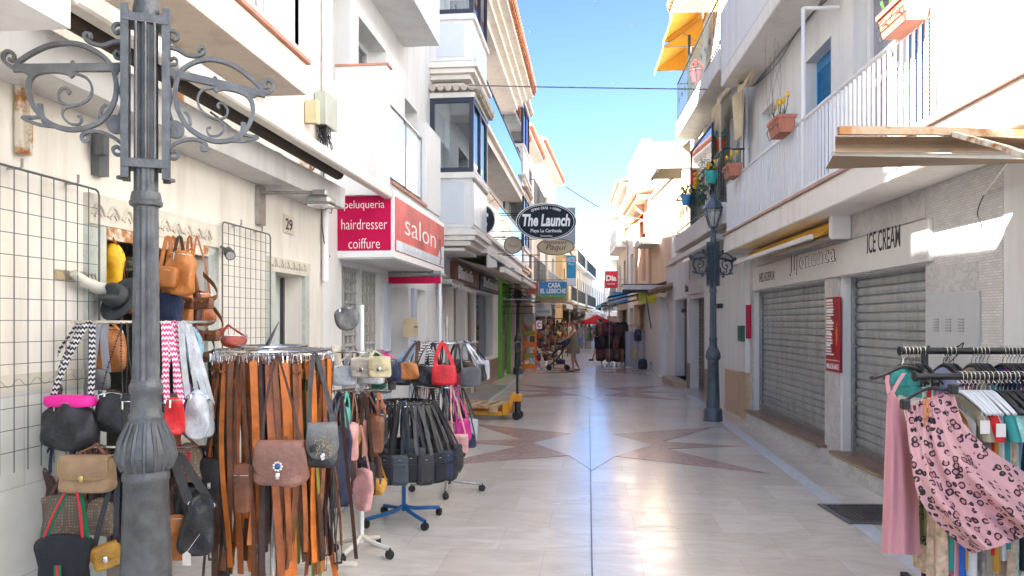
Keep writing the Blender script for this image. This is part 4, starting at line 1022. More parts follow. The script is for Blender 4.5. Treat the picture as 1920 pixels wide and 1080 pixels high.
# flower boxes hung on the rail
def tulip(B, BY, p, h, lean):
    q = p + Vector((lean[0], lean[1], h)); B.tube(crom([p, (p + q) / 2 + Vector((lean[1] * .3, 0, 0)), q], 4), .005, 4)
    BY.superq(.022, .022, .035, .9, .9, 8, 6, Matrix.Translation(q + Vector((0, 0, .02))))
    for k in range(2):
        e = p + Vector((lean[0] * 1.6 + random.uniform(-.05, .05), random.uniform(-.06, .06), h * .65)); B.band([p, (p + e) / 2 + Vector((.01, 0, .02)), e], (0, .018, 0), .002)
def flowerbox(px, py, dn, label, w=.42, h=.19, n=None, nfl=6, cm=None, seed=1, flower='tulips', rotd=0):
    random.seed(seed)
    n = n or nB + .07; s, z = RF.at(px, py, n)
    r = T('flower_box', label, 'flower box', RF.w(n, s, z - h / 2), 0, None)
    M = RF.M @ Matrix.Translation((n, s, z))
    b = MB(M); d0, d1 = .07, .095
    vs = [(-d0, -w / 2 + .03, -h / 2), (d0, -w / 2 + .03, -h / 2), (d0, w / 2 - .03, -h / 2), (-d0, w / 2 - .03, -h / 2), (-d1, -w / 2, h / 2 - .03), (d1, -w / 2, h / 2 - .03), (d1, w / 2, h / 2 - .03), (-d1, w / 2, h / 2 - .03)]
    b.add(vs, [(3, 2, 1, 0), (0, 1, 5, 4), (1, 2, 6, 5), (2, 3, 7, 6), (3, 0, 4, 7)])
    for (x0, x1, y0, y1) in ((-d1 - .012, -d1 + .006, -w / 2 - .012, w / 2 + .012), (d1 - .006, d1 + .012, -w / 2 - .012, w / 2 + .012), (-d1 + .006, d1 - .006, -w / 2 - .012, -w / 2 + .006), (-d1 + .006, d1 - .006, w / 2 - .006, w / 2 + .012)): b.box(x0, x1, y0, y1, h / 2 - .035, h / 2)
    b.part('planter', cm or PINKT, r)
    b = MB(M); b.box(-d1 + .007, d1 - .007, -w / 2 + .007, w / 2 - .007, h / 2 - .06, h / 2 - .035); b.part('soil', mat('soil', (.05, .03, .02), .9), r)
    b = MB(M); e = .012
    for x in (-d1 - e, d1 + e): b.tube([(x, -w / 2 - .02, -.01), (x, w / 2 + .02, -.01)], .004, 4)
    b.tube([(d1 + e, -w / 2, -.01), (d0 + e, -w / 2 + .02, -h / 2 - .01), (d0 + e, w / 2 - .02, -h / 2 - .01), (d1 + e, w / 2, -.01)], .004, 4)
    for y in (-w / 4, w / 4): b.tube([(d1 + e + .003, y + .08 * math.cos(t), -.03 + .05 * math.sin(t)) for t in [i * .3927 for i in range(9)]], .0035, 4)
    for y in (-w / 3, w / 3): b.tube([(-d1 - e, y, -.01), (-d1 - e, y, h / 2), (-d1 - .05, y, h / 2 + .01)], .004, 4)
    b.part('wire_holder', DARKM, r)
    B = MB(M); BY = MB(M)
    for i in range(nfl): tulip(B, BY, Vector((random.uniform(-.04, .04), -w / 2 + w * (i + .5) / nfl, h / 2 - .04)), random.uniform(.12, .24), (random.uniform(-.05, .05), random.uniform(-.06, .06)))
    B.part('stems', LEAF, r); BY.part('blossoms', YEL, r)
    return r
flowerbox(1465, 239, 0, 'terracotta box of yellow tulips hung on the white rail, second from the top right', .44, .19, nfl=6, seed=2)
flowerbox(1373, 322, 0, 'terracotta box of tulips at the far end of the white railing', .42, .18, nfl=6, seed=3)
flowerbox(1695, 32, 0, 'large terracotta flower box at the top right edge nearest the viewer', .46, .19, nfl=5, seed=4)
b = MB()
random.seed(8); p = RF.w(nB + .05, rs(1465, nB), rz(1465, 215, nB))
for i in range(7):
    q = p + Vector((random.uniform(-.06, .06), random.uniform(-.2, .2), 0)); b.tube(crom([q, q + Vector((random.uniform(-.05, .05), random.uniform(-.1, .1), .3)), q + Vector((random.uniform(-.1, .1), random.uniform(-.2, .2), random.uniform(.55, .95)))], 5), .0028, 3)
b.thing('dry_twigs', mat('twig', (.3, .25, .2), .8), 'tall thin dry twigs rising behind the hung tulip box', 'twigs')
# yellow folded awning below balcony
ya = T('yellow_awning', 'partly rolled orange-yellow awning under the white balcony with a white end bracket', 'awning', RF.w(.2, 14, 2.4))
s0, s1 = rs(1562, .2), rs(1385, .35)
zaw = rz(1562, 425, .2)
b = RF.mb(); b.tube([(.14, s0 + .05, zaw + .02), (.14, s1, zaw + .02)], .06, 10)
b.surf(lambda u, v: (.16 + .24 * v, s0 + .08 + (s1 - s0 - .08) * u, zaw + .06 - .17 * v - .035 * math.sin(math.pi * v) * (1 + .5 * math.sin(u * 17))), 30, 8, True, .004); b.part('cloth', AWNY, ya)
b = RF.mb(); b.bbox(.38, .43, s0 + .05, s1, zaw - .13, zaw - .07, .01); b.part('front_bar', OFFW, ya)
b = RF.mb(); b.bbox(.02, .24, s0 - .04, s0 + .03, zaw - .13, zaw + .14, .02); b.part('end_bracket', WPAINT, ya)
b = RF.mb(); b.box(.03, .14, s0 - .02, s1 - 1.2, zaw - .09, zaw - .06); b.part('torsion_bar', OFFW, ya)
# folded awning with rusty frame near the camera
ra = T('rusty_awning', 'retracted beige awning with a rusty front bar and white arm at the right edge', 'awning', RF.w(.4, 5, 2.6))
dA = 4.3
def PA(px, py, d=dA): return P(px, py, d)
b = MB(); b.band([PA(1572, 245), PA(1760, 246), PA(2050, 258)], Vector((0, 0, .045)), .03); b.part('front_bar', RUSTM, ra)
b = MB(); b.band([PA(1790, 252, dA - .02), PA(1880, 276, dA - .3), PA(2050, 335, dA - .9)], Vector((0, 0, .03)), .04); b.part('brace', RUSTY, ra)
b = MB(); b.surf(lambda u, v: PA(1566 + (2050 - 1566) * u, 256 + 30 * v, dA + .10 * math.sin(v * 3.1)) - Vector((0, 0, .0)), 24, 6, True, .004)
b.surf(lambda u, v: PA(1562 - 14 * v + (2050 - 1562) * u, 292 + (24 - 14 * u) * v, dA + .05 + .5 * v), 24, 6, True, .004); b.part('cloth', mat('beige_awning_cloth', (.30, .21, .135), .85, .1, 4, .15), ra)
b = MB(); b.band([PA(1560, 288, dA + .04), PA(2050, 297, dA + .04)], Vector((0, 0, .022)), .02); b.part('hem_bar', OFFW, ra)
b = MB(); q0 = RF.w(.06, rs(1846, .06), rz(1846, 362, .06)); q1 = PA(1893, 300, dA + .5); b.band([q0, q1], Vector((0, .04, 0)), .035); b.part('support_arm', OFFW, ra)
b = MB(); b.tube(crom([q0, q0 + Vector((0, .1, -.12)), q0 + Vector((0, .05, -.25)), q0 + Vector((.0, .3, -.33))], 6), .004, 4); b.part('loose_wire', DARKM, ra)

# ---------------------------------------------------------------- next house with green-black balconies
r2E = rs(1292)
bG = T('wrought_balcony_house', 'white house with dark wrought iron balconies, cream curtains and yellow awnings', 'building', RF.w(0, 23, 0))
g1, g2 = rs(1330, -.1), rs(1296, -.1)
b = RF.mb(); wall(b, -.02, .3, rE + .005, r2E, 0, 9.2, [(g1, g2, 0, 2.15), (rE + .9, rE + 1.7, 3.6, 5.3), (rE + 2.8, rE + 3.8, 3.5, 5.3), (rE + 4.6, rE + 5.6, 3.5, 5.3), (rE + 1.2, rE + 2.2, 6.4, 8.1), (rE + 3.6, rE + 4.8, 6.4, 8.1)])
b.box(-5, -.321, r2E - .2, r2E, 0, 9.2); b.part('wall', WHITE, bG)
b = RF.mb(); tiles(b, -2, .5, rE + 2.2, r2E + .3, 9.25, .9, .2, .075); b.part('tiled_roof', TERRA, bG)
b = RF.mb(); b.box(-2, .42, rE + 2.2, r2E + .3, 9.0, 9.15); b.box(-5, .2, rE + .005, rE + 2.2, 9.2, 9.35); b.part('cornice', WARM, bG)
for k, a in enumerate((rE + .9, rE + 2.8, rE + 4.6, rE + 1.2, rE + 3.6)):
    z0 = 3.5 if k < 3 else 6.4
    b = RF.mb(); b.box(-.2, -.15, a, a + 1.1, z0, z0 + 1.8); wf = b.part('window', WPAINT, bG)
    b = RF.mb()
    for i in range(22): b.box(-.15, -.138, a + .08, a + .9, z0 + .1 + i * .075, z0 + .14 + i * .075)
    b.part('blind', mat('pale_blind', (.55, .56, .58), .5), wf)
b = RF.mb(); slats(b, -.25, g1, g2, 0, 2.15, .085, .018); b.part('roller_shutter', SHUTD, bG)
b = RF.mb(); b.box(-.02, .015, g2, r2E - .0, 0, .62); b.box(-.0199, .012, g1 - .9, g1, 0, .62); b.parts('stone_plinth', BROWNM, bG)
pa, pb = rs(1388), rs(1362)
b = RF.mb(); b.box(-.0199, .03, pa, pb, 0, .75); b.part('travertine_base', TRAV, bG)
b = RF.mb(); b.box(-.0199, .06, rs(1405), rs(1392), 0, .78); b.part('travertine_base', TRAV, bG)
b = RF.mb(); b.box(-.0199, .05, rs(1403), rs(1394), .78, 2.6); b.part('pilaster', WHITE, bG)
b = RF.mb(); b.box(-.0199, .04, rs(1334), rs(1324) - .0, .62, 2.3); b.part('pilaster', WHITE, bG)
b = RF.mb(); b.box(-.0199, .05, g1 - .2, r2E - .05, 2.25, 2.6); fs = b.part('fascia', SOFFIT, bG)
b = MB(); text(b, 'Sta', RF.w(.052, g2 - .3, 2.42), uR, (0, 0, 1), w=.5, h=.18, d=.01, n=nR, bold=.01); b.part('fascia_letters', LETB, fs)
mb_ = T('green_mailbox', 'small dark green letterbox on the white wall by the tan stone base', 'mailbox', RF.w(.05, rs(1390), 1.4))
a = rs(1388, .1); z = rz(1388, 640, .1)
b = RF.mb(); b.bbox(-.018, .12, a - .12, a + .12, z, z + .26, .01); bx = b.part('box', mat('green_enamel', (.02, .14, .08), .35), mb_)
b = RF.mb(); b.box(.12, .124, a - .08, a + .08, z + .19, z + .2); b.part('slot', DARKM, bx)
for px, py in ((1352, 578), (1284, 586)):
    a = rs(px); b = RF.mb(); b.bbox(-.018, .08, a - .08, a + .08, rz(px, py), rz(px, py) + .09, .01); b.thing('wall_lamp', DARKM, 'small black wall light beside the brown shutter, ' + ('nearer the street lamp' if px > 1300 else 'on its far side'), 'wall light')
def balc(nn, s0, s1, z0, z1, zr, root, m, label=None):
    b = RF.mb(); b.bbox(-.019, nn, s0, s1, z0, z1, .012); bal = b.part('balcony', WARM, root)
    b = RF.mb(); rail(b, nn - .04, s0 + .03, s1 - .03, z1, zr, .125, .0055, ends=[s1 - .03, s0 + .03]); b.part('railing', m, bal)
    b = RF.mb(); b.tube([(0, s0 + .03, zr), (nn - .04, s0 + .03, zr), (nn - .04, s1 - .03, zr), (0, s1 - .03, zr)], .016, 6); b.tube([(0, s0 + .03, z1 + .1), (nn - .04, s0 + .03, z1 + .1), (nn - .04, s1 - .03, z1 + .1), (0, s1 - .03, z1 + .1)], .01, 4)
    k = int((s1 - s0) / .4)
    for i in range(k):
        s = s0 + .2 + i * .4; zz = (z1 + zr) / 2
        b.tube([(nn - .035, s + .07 * math.cos(t) * (1 - t / 14), zz + .09 * math.sin(t) * (1 - t / 14)) for t in [j * .6 for j in range(16)]], .006, 4)
    b.part('top_rail', m, bal); return bal
DG = mat('dark_green_iron', (.018, .03, .03), .4, .1, 12)
nG = .45; eG = rs(1264, nG)
zg0, zg1, zg2 = rz(1264, 474, nG), rz(1264, 446, nG), rz(1264, 376, nG)
balc(nG, rs(1352, nG), eG, zg0, zg1, zg2, bG, DG)
eG2 = rs(1267, nG); za, zb_, zc_ = rz(1267, 262, nG), rz(1267, 232, nG), rz(1267, 158, nG)
balc(nG, rE + .35, eG2, za, zb_, zc_, bG, DG)
# glass screen on the lower balcony
gs = T('balcony_screen', 'tall dark framed glass wind screen on the lower iron balcony', 'screen', RF.w(nG, rs(1300, nG), zg1))
a, c = rs(1336, nG - .1), rs(1296, nG - .1)
b = RF.mb()
for s in (a, c): b.box(nG - .12, nG - .08, s - .02, s + .02, zg1, zg2 + .75)
b.box(nG - .12, nG - .08, a + .02, c - .02, zg2 + .71, zg2 + .75); b.part('frame', DG, gs)
b = RF.mb(); b.box(nG - .103, nG - .097, a + .02, c - .02, zg1 + .02, zg2 + .71); b.part('pane', glass('smoked_glass', (.62, .6, .42), .5), gs)
# curtains under the upper slab
for i, (p0, p1, y0, y1, lb) in enumerate(((1392, 1374, 172, 262, 'cream curtain drawn aside, nearest of the row on the iron balcony house'), (1352, 1334, 196, 300, 'middle cream and yellow curtain tied back under the upper iron balcony'), (1326, 1312, 250, 330, 'farthest cream curtain tied back above the glass screen'))):
    a, c = rs(p0, .2), rs(p1, .2); zt_ = rz((p0 + p1) / 2, y0, .2); zb_ = rz((p0 + p1) / 2, y1, .2)
    b = RF.mb(); b.surf(lambda u, v: (.2 + .03 * math.sin(u * 30), a + (c - a) * (u * (1 - .35 * v)), zt_ + (zb_ - zt_) * v), 30, 6, True, .004)
    b.surf(lambda u, v: (.24 + .1 * v * math.sin(u * 3), a - .9 + .9 * u, zt_ + .05 - .25 * v * math.sin(u * 3.14) - .12 * (1 - u) - .08 * math.sin(v * 6)), 12, 6, True, .004)
    b.thing('curtain', CURT, lb, 'curtain', 'cream curtains on the balcony house')
# yellow drop awnings at the top
def hood(root_label, px, py, wpx, m, n0=.0, dpt=.75, w=1.5, h=.55, nm='hood_awning', grp=None, zoff=0):
    s = rs(px, n0); z = rz(px, py, n0)
    r = T(nm, root_label, 'awning', RF.w(n0, s, z), 0, grp)
    b = RF.mb()
    A = [(n0, s - w / 2, z + h), (n0, s + w / 2, z + h)]; C = [(n0 + dpt, s - w / 2, z), (n0 + dpt, s + w / 2, z)]; D = [(n0, s - w / 2, z), (n0, s + w / 2, z)]
    b.slab([A[0], A[1], C[1], C[0]], (.004, 0, .004)); b.slab([A[0], C[0], D[0]], (0, .004, 0)); b.slab([A[1], C[1], D[1]], (0, -.004, 0))
    b.slab([C[0], C[1], (C[1][0], C[1][1], z - .12), (C[0][0], C[0][1], z - .12)], (.004, 0, 0)); b.part('cloth', m, r)
    b = RF.mb(); b.tube([D[0], C[0], C[1], D[1]], .014, 5); b.tube([A[0], C[0]], .01, 4); b.tube([A[1], C[1]], .01, 4); b.tube([((A[0][0] + C[0][0]) / 2, A[0][1], z + h / 2), D[0]], .01, 4); b.part('hoop_frame', STEEL, r)
    return r
hood('yellow hooped awning over the top floor window, nearer and higher', 1330, 50, 0, AWNY, .0, .85, 1.6, .6, zoff=0, grp='yellow hooped awnings')
hood('yellow hooped awning over the next top floor window, farther and lower', 1306, 110, 0, AWNY, .0, .85, 1.6, .6, grp='yellow hooped awnings')
hood('beige hooped awning low on the far end of the iron balcony house', 1286, 325, 0, mat('tan_awning', (.52, .42, .28), .85, .1), .1, .75, 1.3, .65)
b = RF.mb(); b.tube([(nG - .06, rs(1287, nG), zb_ if False else zg2 + 1.4), (nG - .06, rs(1287, nG), rz(1287, 66, nG))], .03, 6); b.thing('awning_post', DG, 'dark green post standing at the corner of the upper iron balcony', 'post')
# small pots on the iron balconies
def pot(px, py, n, m, fm, label, sz=.12, seed=1, nn=9):
    random.seed(seed); s, z = RF.at(px, py, n); r = T('flower_pot', label, 'flower pot', RF.w(n, s, z))
    b = RF.mb(); b.lathe([(sz * .35, -sz * .9), (sz * .55, 0), (sz * .6, 0), (sz * .6, .02), (sz * .5, .02), (sz * .48, -.01)], (n, s, z), 14); b.part('pot', m, r)
    B, Y = RF.mb(), RF.mb()
    for i in range(nn):
        e = Vector((n + random.uniform(-.1, .1), s + random.uniform(-.12, .12), z + random.uniform(.05, .2))); B.tube([(n, s, z), e], .006, 3); Y.superq(.03, .03, .03, 1, 1, 6, 4, Matrix.Translation(e))
        f = Vector((n + random.uniform(-.12, .12), s + random.uniform(-.13, .13), z + random.uniform(.0, .12))); B.band([(n, s, z), f], (.02, .02, 0), .003)
    B.part('foliage', LEAF, r); Y.part('blossoms', fm, r)
pot(1334, 324, nG + .05, mat('teal_pot', (.03, .4, .36), .4), YEL, 'teal pot of yellow flowers on the lower iron balcony rail', .2, 3)
pot(1287, 368, nG + .05, mat('sky_blue_pot', (.1, .4, .7), .4), YEL, 'sky blue pot of yellow flowers at the far end of the iron balcony', .2, 4)
pot(1349, 264, .2, mat('red_teal_pot', (.55, .08, .05), .5), mat('teal_flower', (.05, .35, .4), .5), 'small red and teal pot hanging by the curtain', .18, 5)
pot(1366, 78, nG - .1, mat('pale_teal_pot', (.25, .55, .55), .4), mat('white_flower', (.7, .75, .7), .5), 'pale teal pot on the upper iron balcony floor', .25, 6)
pot(1306, 134, nG - .1, mat('dark_rose_pot', (.2, .05, .06), .5), REDF, 'pot of red geraniums behind the upper iron balcony rail', .25, 7, 16)
# garland with red and yellow flowers
random.seed(9); r = T('hanging_plant', 'trailing green garland with a red and a yellow flower on the iron balcony', 'plant', RF.w(nG + .1, rs(1314, nG), 4))
B, Y, Q = RF.mb(), RF.mb(), RF.mb(); s_, z_ = RF.at(1314, 350, nG + .08)
for i in range(260):
    t = random.random(); c = Vector((nG + .08 + random.gauss(0, .05), s_ - .25 + .25 * t + random.gauss(0, .1), z_ + .45 - .95 * t + random.gauss(0, .05))); d = Vector((random.uniform(-1, 1), random.uniform(-1, 1), random.uniform(-1, .6))).normalized() * .07
    B.band([c, c + d * .5 + Vector((0, 0, .01)), c + d], (0, .03, .0), .002)
for i in range(14): Y.superq(.05, .05, .04, 1, 1, 6, 4, Matrix.Translation((nG + .15, s_ + .12 + random.gauss(0, .05), z_ + .12 + random.gauss(0, .05)))); Q.superq(.06, .05, .04, 1, 1, 6, 4, Matrix.Translation((nG + .15, s_ + .3 + random.gauss(0, .05), z_ + .22 + random.gauss(0, .04))))
B.part('leaves', LEAF, r); Y.part('blossoms', YEL, r); Q.part('blossoms', REDF, r)
# white roller awning below the iron balcony
aw = T('shop_awning', 'closed white roller awning over the brown shutter by the street lamp', 'awning', RF.w(.4, 24, 2.4))
b = RF.mb(); zq = rz(1330, 478, .5); b.bbox(.40, .52, rs(1345, .5), rs(1250, .5), 2.95, 3.05, .01); b.part('front_bar', OFFW, aw)
b = RF.mb(); b.slab([(.02, rs(1345, .5), 3.2), (.5, rs(1345, .5), 3.06), (.5, rs(1250, .5), 3.06), (.02, rs(1250, .5), 3.2)], (0, 0, .01)); b.part('cloth', AWN, aw)
# ---------------------------------------------------------------- white low house with doorway, then orange building
r3E = rs(1221)
bW = T('low_white_shop_house', 'low white walled house with a doorway and step beyond the brown shutter', 'building', RF.w(0, 27, 0))
d0, d1 = rs(1288), rs(1266)
xw = RF.ats(1246, 702, rs(1252))[0]
b = RF.mb(); wall(b, .0, .3, r2E + .005, rs(1250), 0, 3.1, [(d0, d1, .15, 2.2)]); b.box(.001, .18, rs(1250), r3E + .8, 0, 2.35); b.box(-.3, 0, rs(1250), r3E + .8, 0, 2.35); b.part('wall', WHITE, bW)
b = RF.mb(); b.box(-.3, .35, d0 - .1, d1 + .1, 0, .15); b.part('door_step', TRAV, bW)
b = RF.mb(); b.box(-.3, -.25, d0, d1, .15, 2.2); b.part('door', DOORW, bW)
b = RF.mb(); tiles(b, -1.2, .45, rs(1262), r3E + .8, 2.5, .5, .2, .07); b.slab([(-1.2, rs(1262), 2.94), (.4, rs(1262), 2.42), (.4, r3E + .8, 2.42), (-1.2, r3E + .8, 2.94)], (0, 0, .02)); b.part('tiled_roof', mat('brown_roof_tile', (.3, .19, .13), .85, .35, 4, .3), bW)
b = RF.mb(); b.box(.181, .24, rs(1233), rs(1231) , .0, .35); b.thing('bollard_box', STEEL, 'small grey utility post at the foot of the white wall', 'utility post')
# flat striped awning reaching over the street
fa = T('flat_awning', 'dark flat awning with a white striped front edge reaching across the far street', 'awning', RF.w(.6, 27, 2.6))
dF = 23.5
b = MB(); p0, p1 = P(1167, 541, dF), P(1266, 541, dF)
for k_, (dz, hh, mm) in enumerate(((.05, .09, 'a'), (-.05, .07, 'b'))): pass
b.slab([p0 + Vector((0, 0, .12)), p1 + Vector((.2, 0, .12)), p1 + Vector((.2, 1.4, .12)), p0 + Vector((0, 1.4, .12))], (0, 0, .02)); b.slab([p0 + Vector((0, 0, -.13)), p1 + Vector((.2, 0, -.13)), p1 + Vector((.2, .02, -.13)), p0 + Vector((0, .02, -.13))], (0, 0, .1)); b.part('cloth', mat('charcoal_awning', (.03, .035, .045), .8), fa)
b = MB(); b.slab([p0 + Vector((0, -.01, -.03)), p1 + Vector((.2, -.01, -.03)), p1 + Vector((.2, .02, -.03)), p0 + Vector((0, .02, -.03))], (0, 0, .14)); b.part('front_bar', mat('pale_grey_bar', (.5, .52, .54), .5), fa)
for q in (1210, 1248):
    b = MB(); b.tube([P(q, 545, dF), RF.w(.19, rs(q + 22), 1.4)], .02, 5); b.part('stay_bar', OFFW if q > 1220 else GREYP, fa)
b = MB(); cy = P(1214, 558, dF + .5); b.box(cy.x - .28, cy.x + .28, cy.y, cy.y + .04, cy.z - .18, cy.z + .18); b.thing('yellow_sign', mat('yellow_sign', (.75, .7, .02), .4), 'blank bright yellow sign hanging under the flat awning', 'sign')

# cables and pipes on the right-hand walls
for i, (pts, rr_, lb) in enumerate((([(.05, rE + .12, 2.9), (.05, rE + .12, 9.0)], .03, 'white downpipe between the ice cream house and the iron balcony house'), ([(.04, rE + .28, 3.2), (.05, rE + .32, 4.4), (.04, rE + .27, 5.4)], .01, 'thin cable beside the white downpipe'),)):
    b = RF.mb(); b.tube(crom(pts, 6), rr_, 6); b.thing('wall_pipe' if not i else 'wall_cable', WPAINT if not i else GREYP, lb, 'pipe' if not i else 'cable')
b = RF.mb(); b.tube(crom([(.04, s_, 5.25 + .06 * math.sin(s_ * 2.3)) for s_ in [p3 + .5 + i * .8 for i in range(9)]], 4), .006, 4); b.thing('wall_cable', DARKM, 'black cable sagging along the wall under the upper white balcony', 'cable')
# ================================================================ STREET LAMPS
def lamp(label, m, loc):
    r = T('street_lamp', label, 'street lamp', (0, 0, 0), 0, 'cast iron street lamps with scrolled arms')
    b = MB(); b.lathe([(.155, 0), (.155, .03), (.148, .035), (.148, .17), (.135, .2), (.118, .215)], n=28); b.part('base', m, r)
    b = MB(); b.lathe([(.108, .2155), (.101, .5), (.087, .94), (.092, .945), (.092, .965), (.085, .985), (.098, 1.0), (.112, 1.03), (.114, 1.05), (.11, 1.07), (.098, 1.11), (.078, 1.15), (.066, 1.19), (.068, 1.2), (.068, 1.215), (.06, 1.225), (.058, 1.30), (.066, 1.31), (.066, 1.335), (.060, 1.345), (.056, 1.36)], n=48, flute=None)
    for k in range(16):
        a = 2 * math.pi * k / 16; d = Vector((math.cos(a), math.sin(a), 0))
        b.tube([d * .094 + Vector((0, 0, .99)), d * .112 + Vector((0, 0, 1.04)), d * .10 + Vector((0, 0, 1.11)), d * .068 + Vector((0, 0, 1.185))], [.008, .011, .009, .006], 6)
    b.part('pedestal', m, r)
    b = MB(); prof = [(.055, 1.3605)] + [(.0545 - .006 * i / 8, 1.37 + (2.08 - 1.37) * i / 8) for i in range(9)]
    b.lathe(prof, n=72, flute=(12, 1.365, 2.06, .17)); b.lathe([(.055, 2.08), (.064, 2.085), (.066, 2.1), (.060, 2.105), (.060, 2.115), (.057, 2.13), (.055, 2.14)], n=32)
    b.lathe([(.0475, 2.1405), (.0475, 2.3), (.047, 2.84), (.052, 2.86), (.052, 2.9), (.046, 2.93), (.046, 3.03), (.06, 3.05), (.06, 3.075), (.04, 3.09), (.03, 3.11)], n=72, flute=(12, 2.15, 2.85, .15)); b.part('shaft', m, r)
    b = MB()
    for z in (2.235, 2.83): b.box(-.085, .085, -.06, .06, z, z + .035)
    for sx in (-1, 1):
        for yy in (-.055, .035): b.box(sx * .062, sx * .092, yy, yy + .02, 2.19, 2.90)
        b.box(sx * .066, sx * .074, -.035, .035, 2.19, 2.90)
        for i in range(16): b.box(sx * .0745, sx * .088, -.034, .034, 2.21 + i * .044, 2.22 + i * .044)
        b.lathe([(.022, -.0), (.022, .012)], n=10, M=Matrix.Translation((sx * .09, 0, 2.19)))
    for x in (-.035, 0.0, .035): b.tube([(x, -.062, 2.27), (x, -.062, 2.83)], .006, 5)
    b.part('bracket_frame', m, r)
    def q(px, py): return Vector(((px - 274) / 239 * .5, 0, 1.6 + (604 - py) * .00225))
    for sx in (1, -1):
        b = MB(Matrix.Diagonal((sx, 1, 1, 1)))
        def sc(pts, wd=.024, th=.013, n=5): b.band(crom([q(*p) for p in pts], n), (0, wd, 0), th)
        b.slab([q(304, 128) + Vector((0, -.012, 0)), q(304, 143) + Vector((0, -.012, 0)), q(500, 166) + Vector((0, -.012, 0)), q(500, 153) + Vector((0, -.012, 0))], (0, .024, 0))
        sc([(496, 160), (512, 152), (517, 140), (509, 131), (499, 136), (501, 146), (508, 144)])
        sc([(326, 150), (345, 125), (375, 108), (405, 104), (440, 112), (472, 131), (497, 152)], .026, .016)
        sc([(334, 136), (327, 170), (331, 202), (347, 232), (372, 250), (405, 259), (440, 251), (466, 226), (476, 192), (467, 167), (440, 157), (412, 157), (402, 164)], .026, .018)
        sc([(405, 156), (378, 164), (369, 184), (378, 204), (402, 216), (422, 211), (426, 196), (417, 185), (407, 189), (411, 196)], .018, .009)
        sc([(402, 216), (416, 222), (419, 236), (407, 248), (391, 248), (387, 237), (394, 233)], .018, .008)
        sc([(448, 252), (455, 235), (457, 218)], .02, .02); sc([(430, 256), (460, 254), (486, 245), (470, 243), (452, 240)], .02, .012)
        sc([(400, 158), (398, 145), (404, 136)], .018, .014); sc([(356, 232), (352, 216), (345, 208)], .016, .012); sc([(465, 160), (474, 166), (486, 160)], .02, .014)
        sc([(310, 92), (308, 74), (316, 60), (328, 60), (333, 69), (326, 76), (320, 70)], .024, .012); sc([(312, 90), (330, 92), (350, 101), (368, 100), (381, 93), (381, 84), (371, 85), (373, 92)], .024, .013)
        sc([(310, 130), (318, 123), (328, 121), (331, 114), (325, 109), (318, 114)], .02, .01)
        sc([(312, 262), (311, 282), (317, 296), (329, 297), (333, 288), (325, 283), (320, 288)], .024, .012); sc([(314, 280), (330, 268), (350, 260), (370, 259), (385, 266), (386, 276), (377, 277), (376, 270)], .024, .013)
        sc([(312, 140), (320, 180), (316, 205), (322, 226)], .02, .01)
        b.lathe([(.037, -.012), (.037, .012)], n=20, M=Matrix.Translation(q(327, 243)) @ Matrix.Rotation(R(90), 4, 'X'))
        b.part('scrolled_arm', m, r)
    b = MB(); b.lathe([(.03, 3.111), (.05, 3.13), (.075, 3.135), (.075, 3.15), (.065, 3.16)], n=6, smooth=False)
    for k in range(6):
        a = 2 * math.pi * k / 6; d = Vector((math.cos(a), math.sin(a), 0)); b.tube([d * .068 + Vector((0, 0, 3.16)), d * .145 + Vector((0, 0, 3.42))], .009, 4)
        e = Vector((math.cos(a + 1.047), math.sin(a + 1.047), 0)); b.tube([d * .145 + Vector((0, 0, 3.42)), e * .145 + Vector((0, 0, 3.42))], .01, 4)
    b.lathe([(.165, 3.43), (.17, 3.445), (.16, 3.46), (.12, 3.53), (.06, 3.60), (.055, 3.63), (.065, 3.635), (.04, 3.66), (.018, 3.68), (.022, 3.70), (0, 3.72)], n=6, smooth=False)
    ln = b.part('lantern', m, r)
    b = MB(); b.lathe([(.066, 3.162), (.139, 3.42)], n=6, smooth=False); b.part('lantern_glass', glass('lantern_glass', (.85, .88, .85), .6), ln)
    b = MB(); b.lathe([(.02, 3.2), (.04, 3.26), (.03, 3.33), (.0, 3.35)], n=10); b.part('bulb', mat('bulb_glass', (.7, .7, .66), .2), ln)
    return r
LR = YAW + R(21.6)
g0 = G(274, 1324)
l0 = lamp('huge grey cast iron lamp post with scrolled arms standing among the handbags at left', LAMPM, g0)
l0.location = g0; l0.rotation_euler = (0, 0, LR)
g1_ = G(1337, 789)
l1 = copy_tree(l0, g1_, LR + R(8), 'blue-grey lamp post with a lantern standing before the brown shutter at right')
g2_ = G(971, 701)
l2 = copy_tree(l0, g2_, LR - R(5), 'farther slim lamp post by the green shop at left, behind the pallet truck')
for rt in (l1, l2):
    for ch in rt.children:
        if ch.type == 'MESH' and ch.data.materials and ch.data.materials[0] == LAMPM:
            if rt is l1: ch.material_slots[0].link = 'OBJECT'; ch.material_slots[0].material = LAMPB
# painted mark on the near post
Mw = Matrix.Translation(g0) @ Matrix.Rotation(YAW - R(24), 4, 'Z')
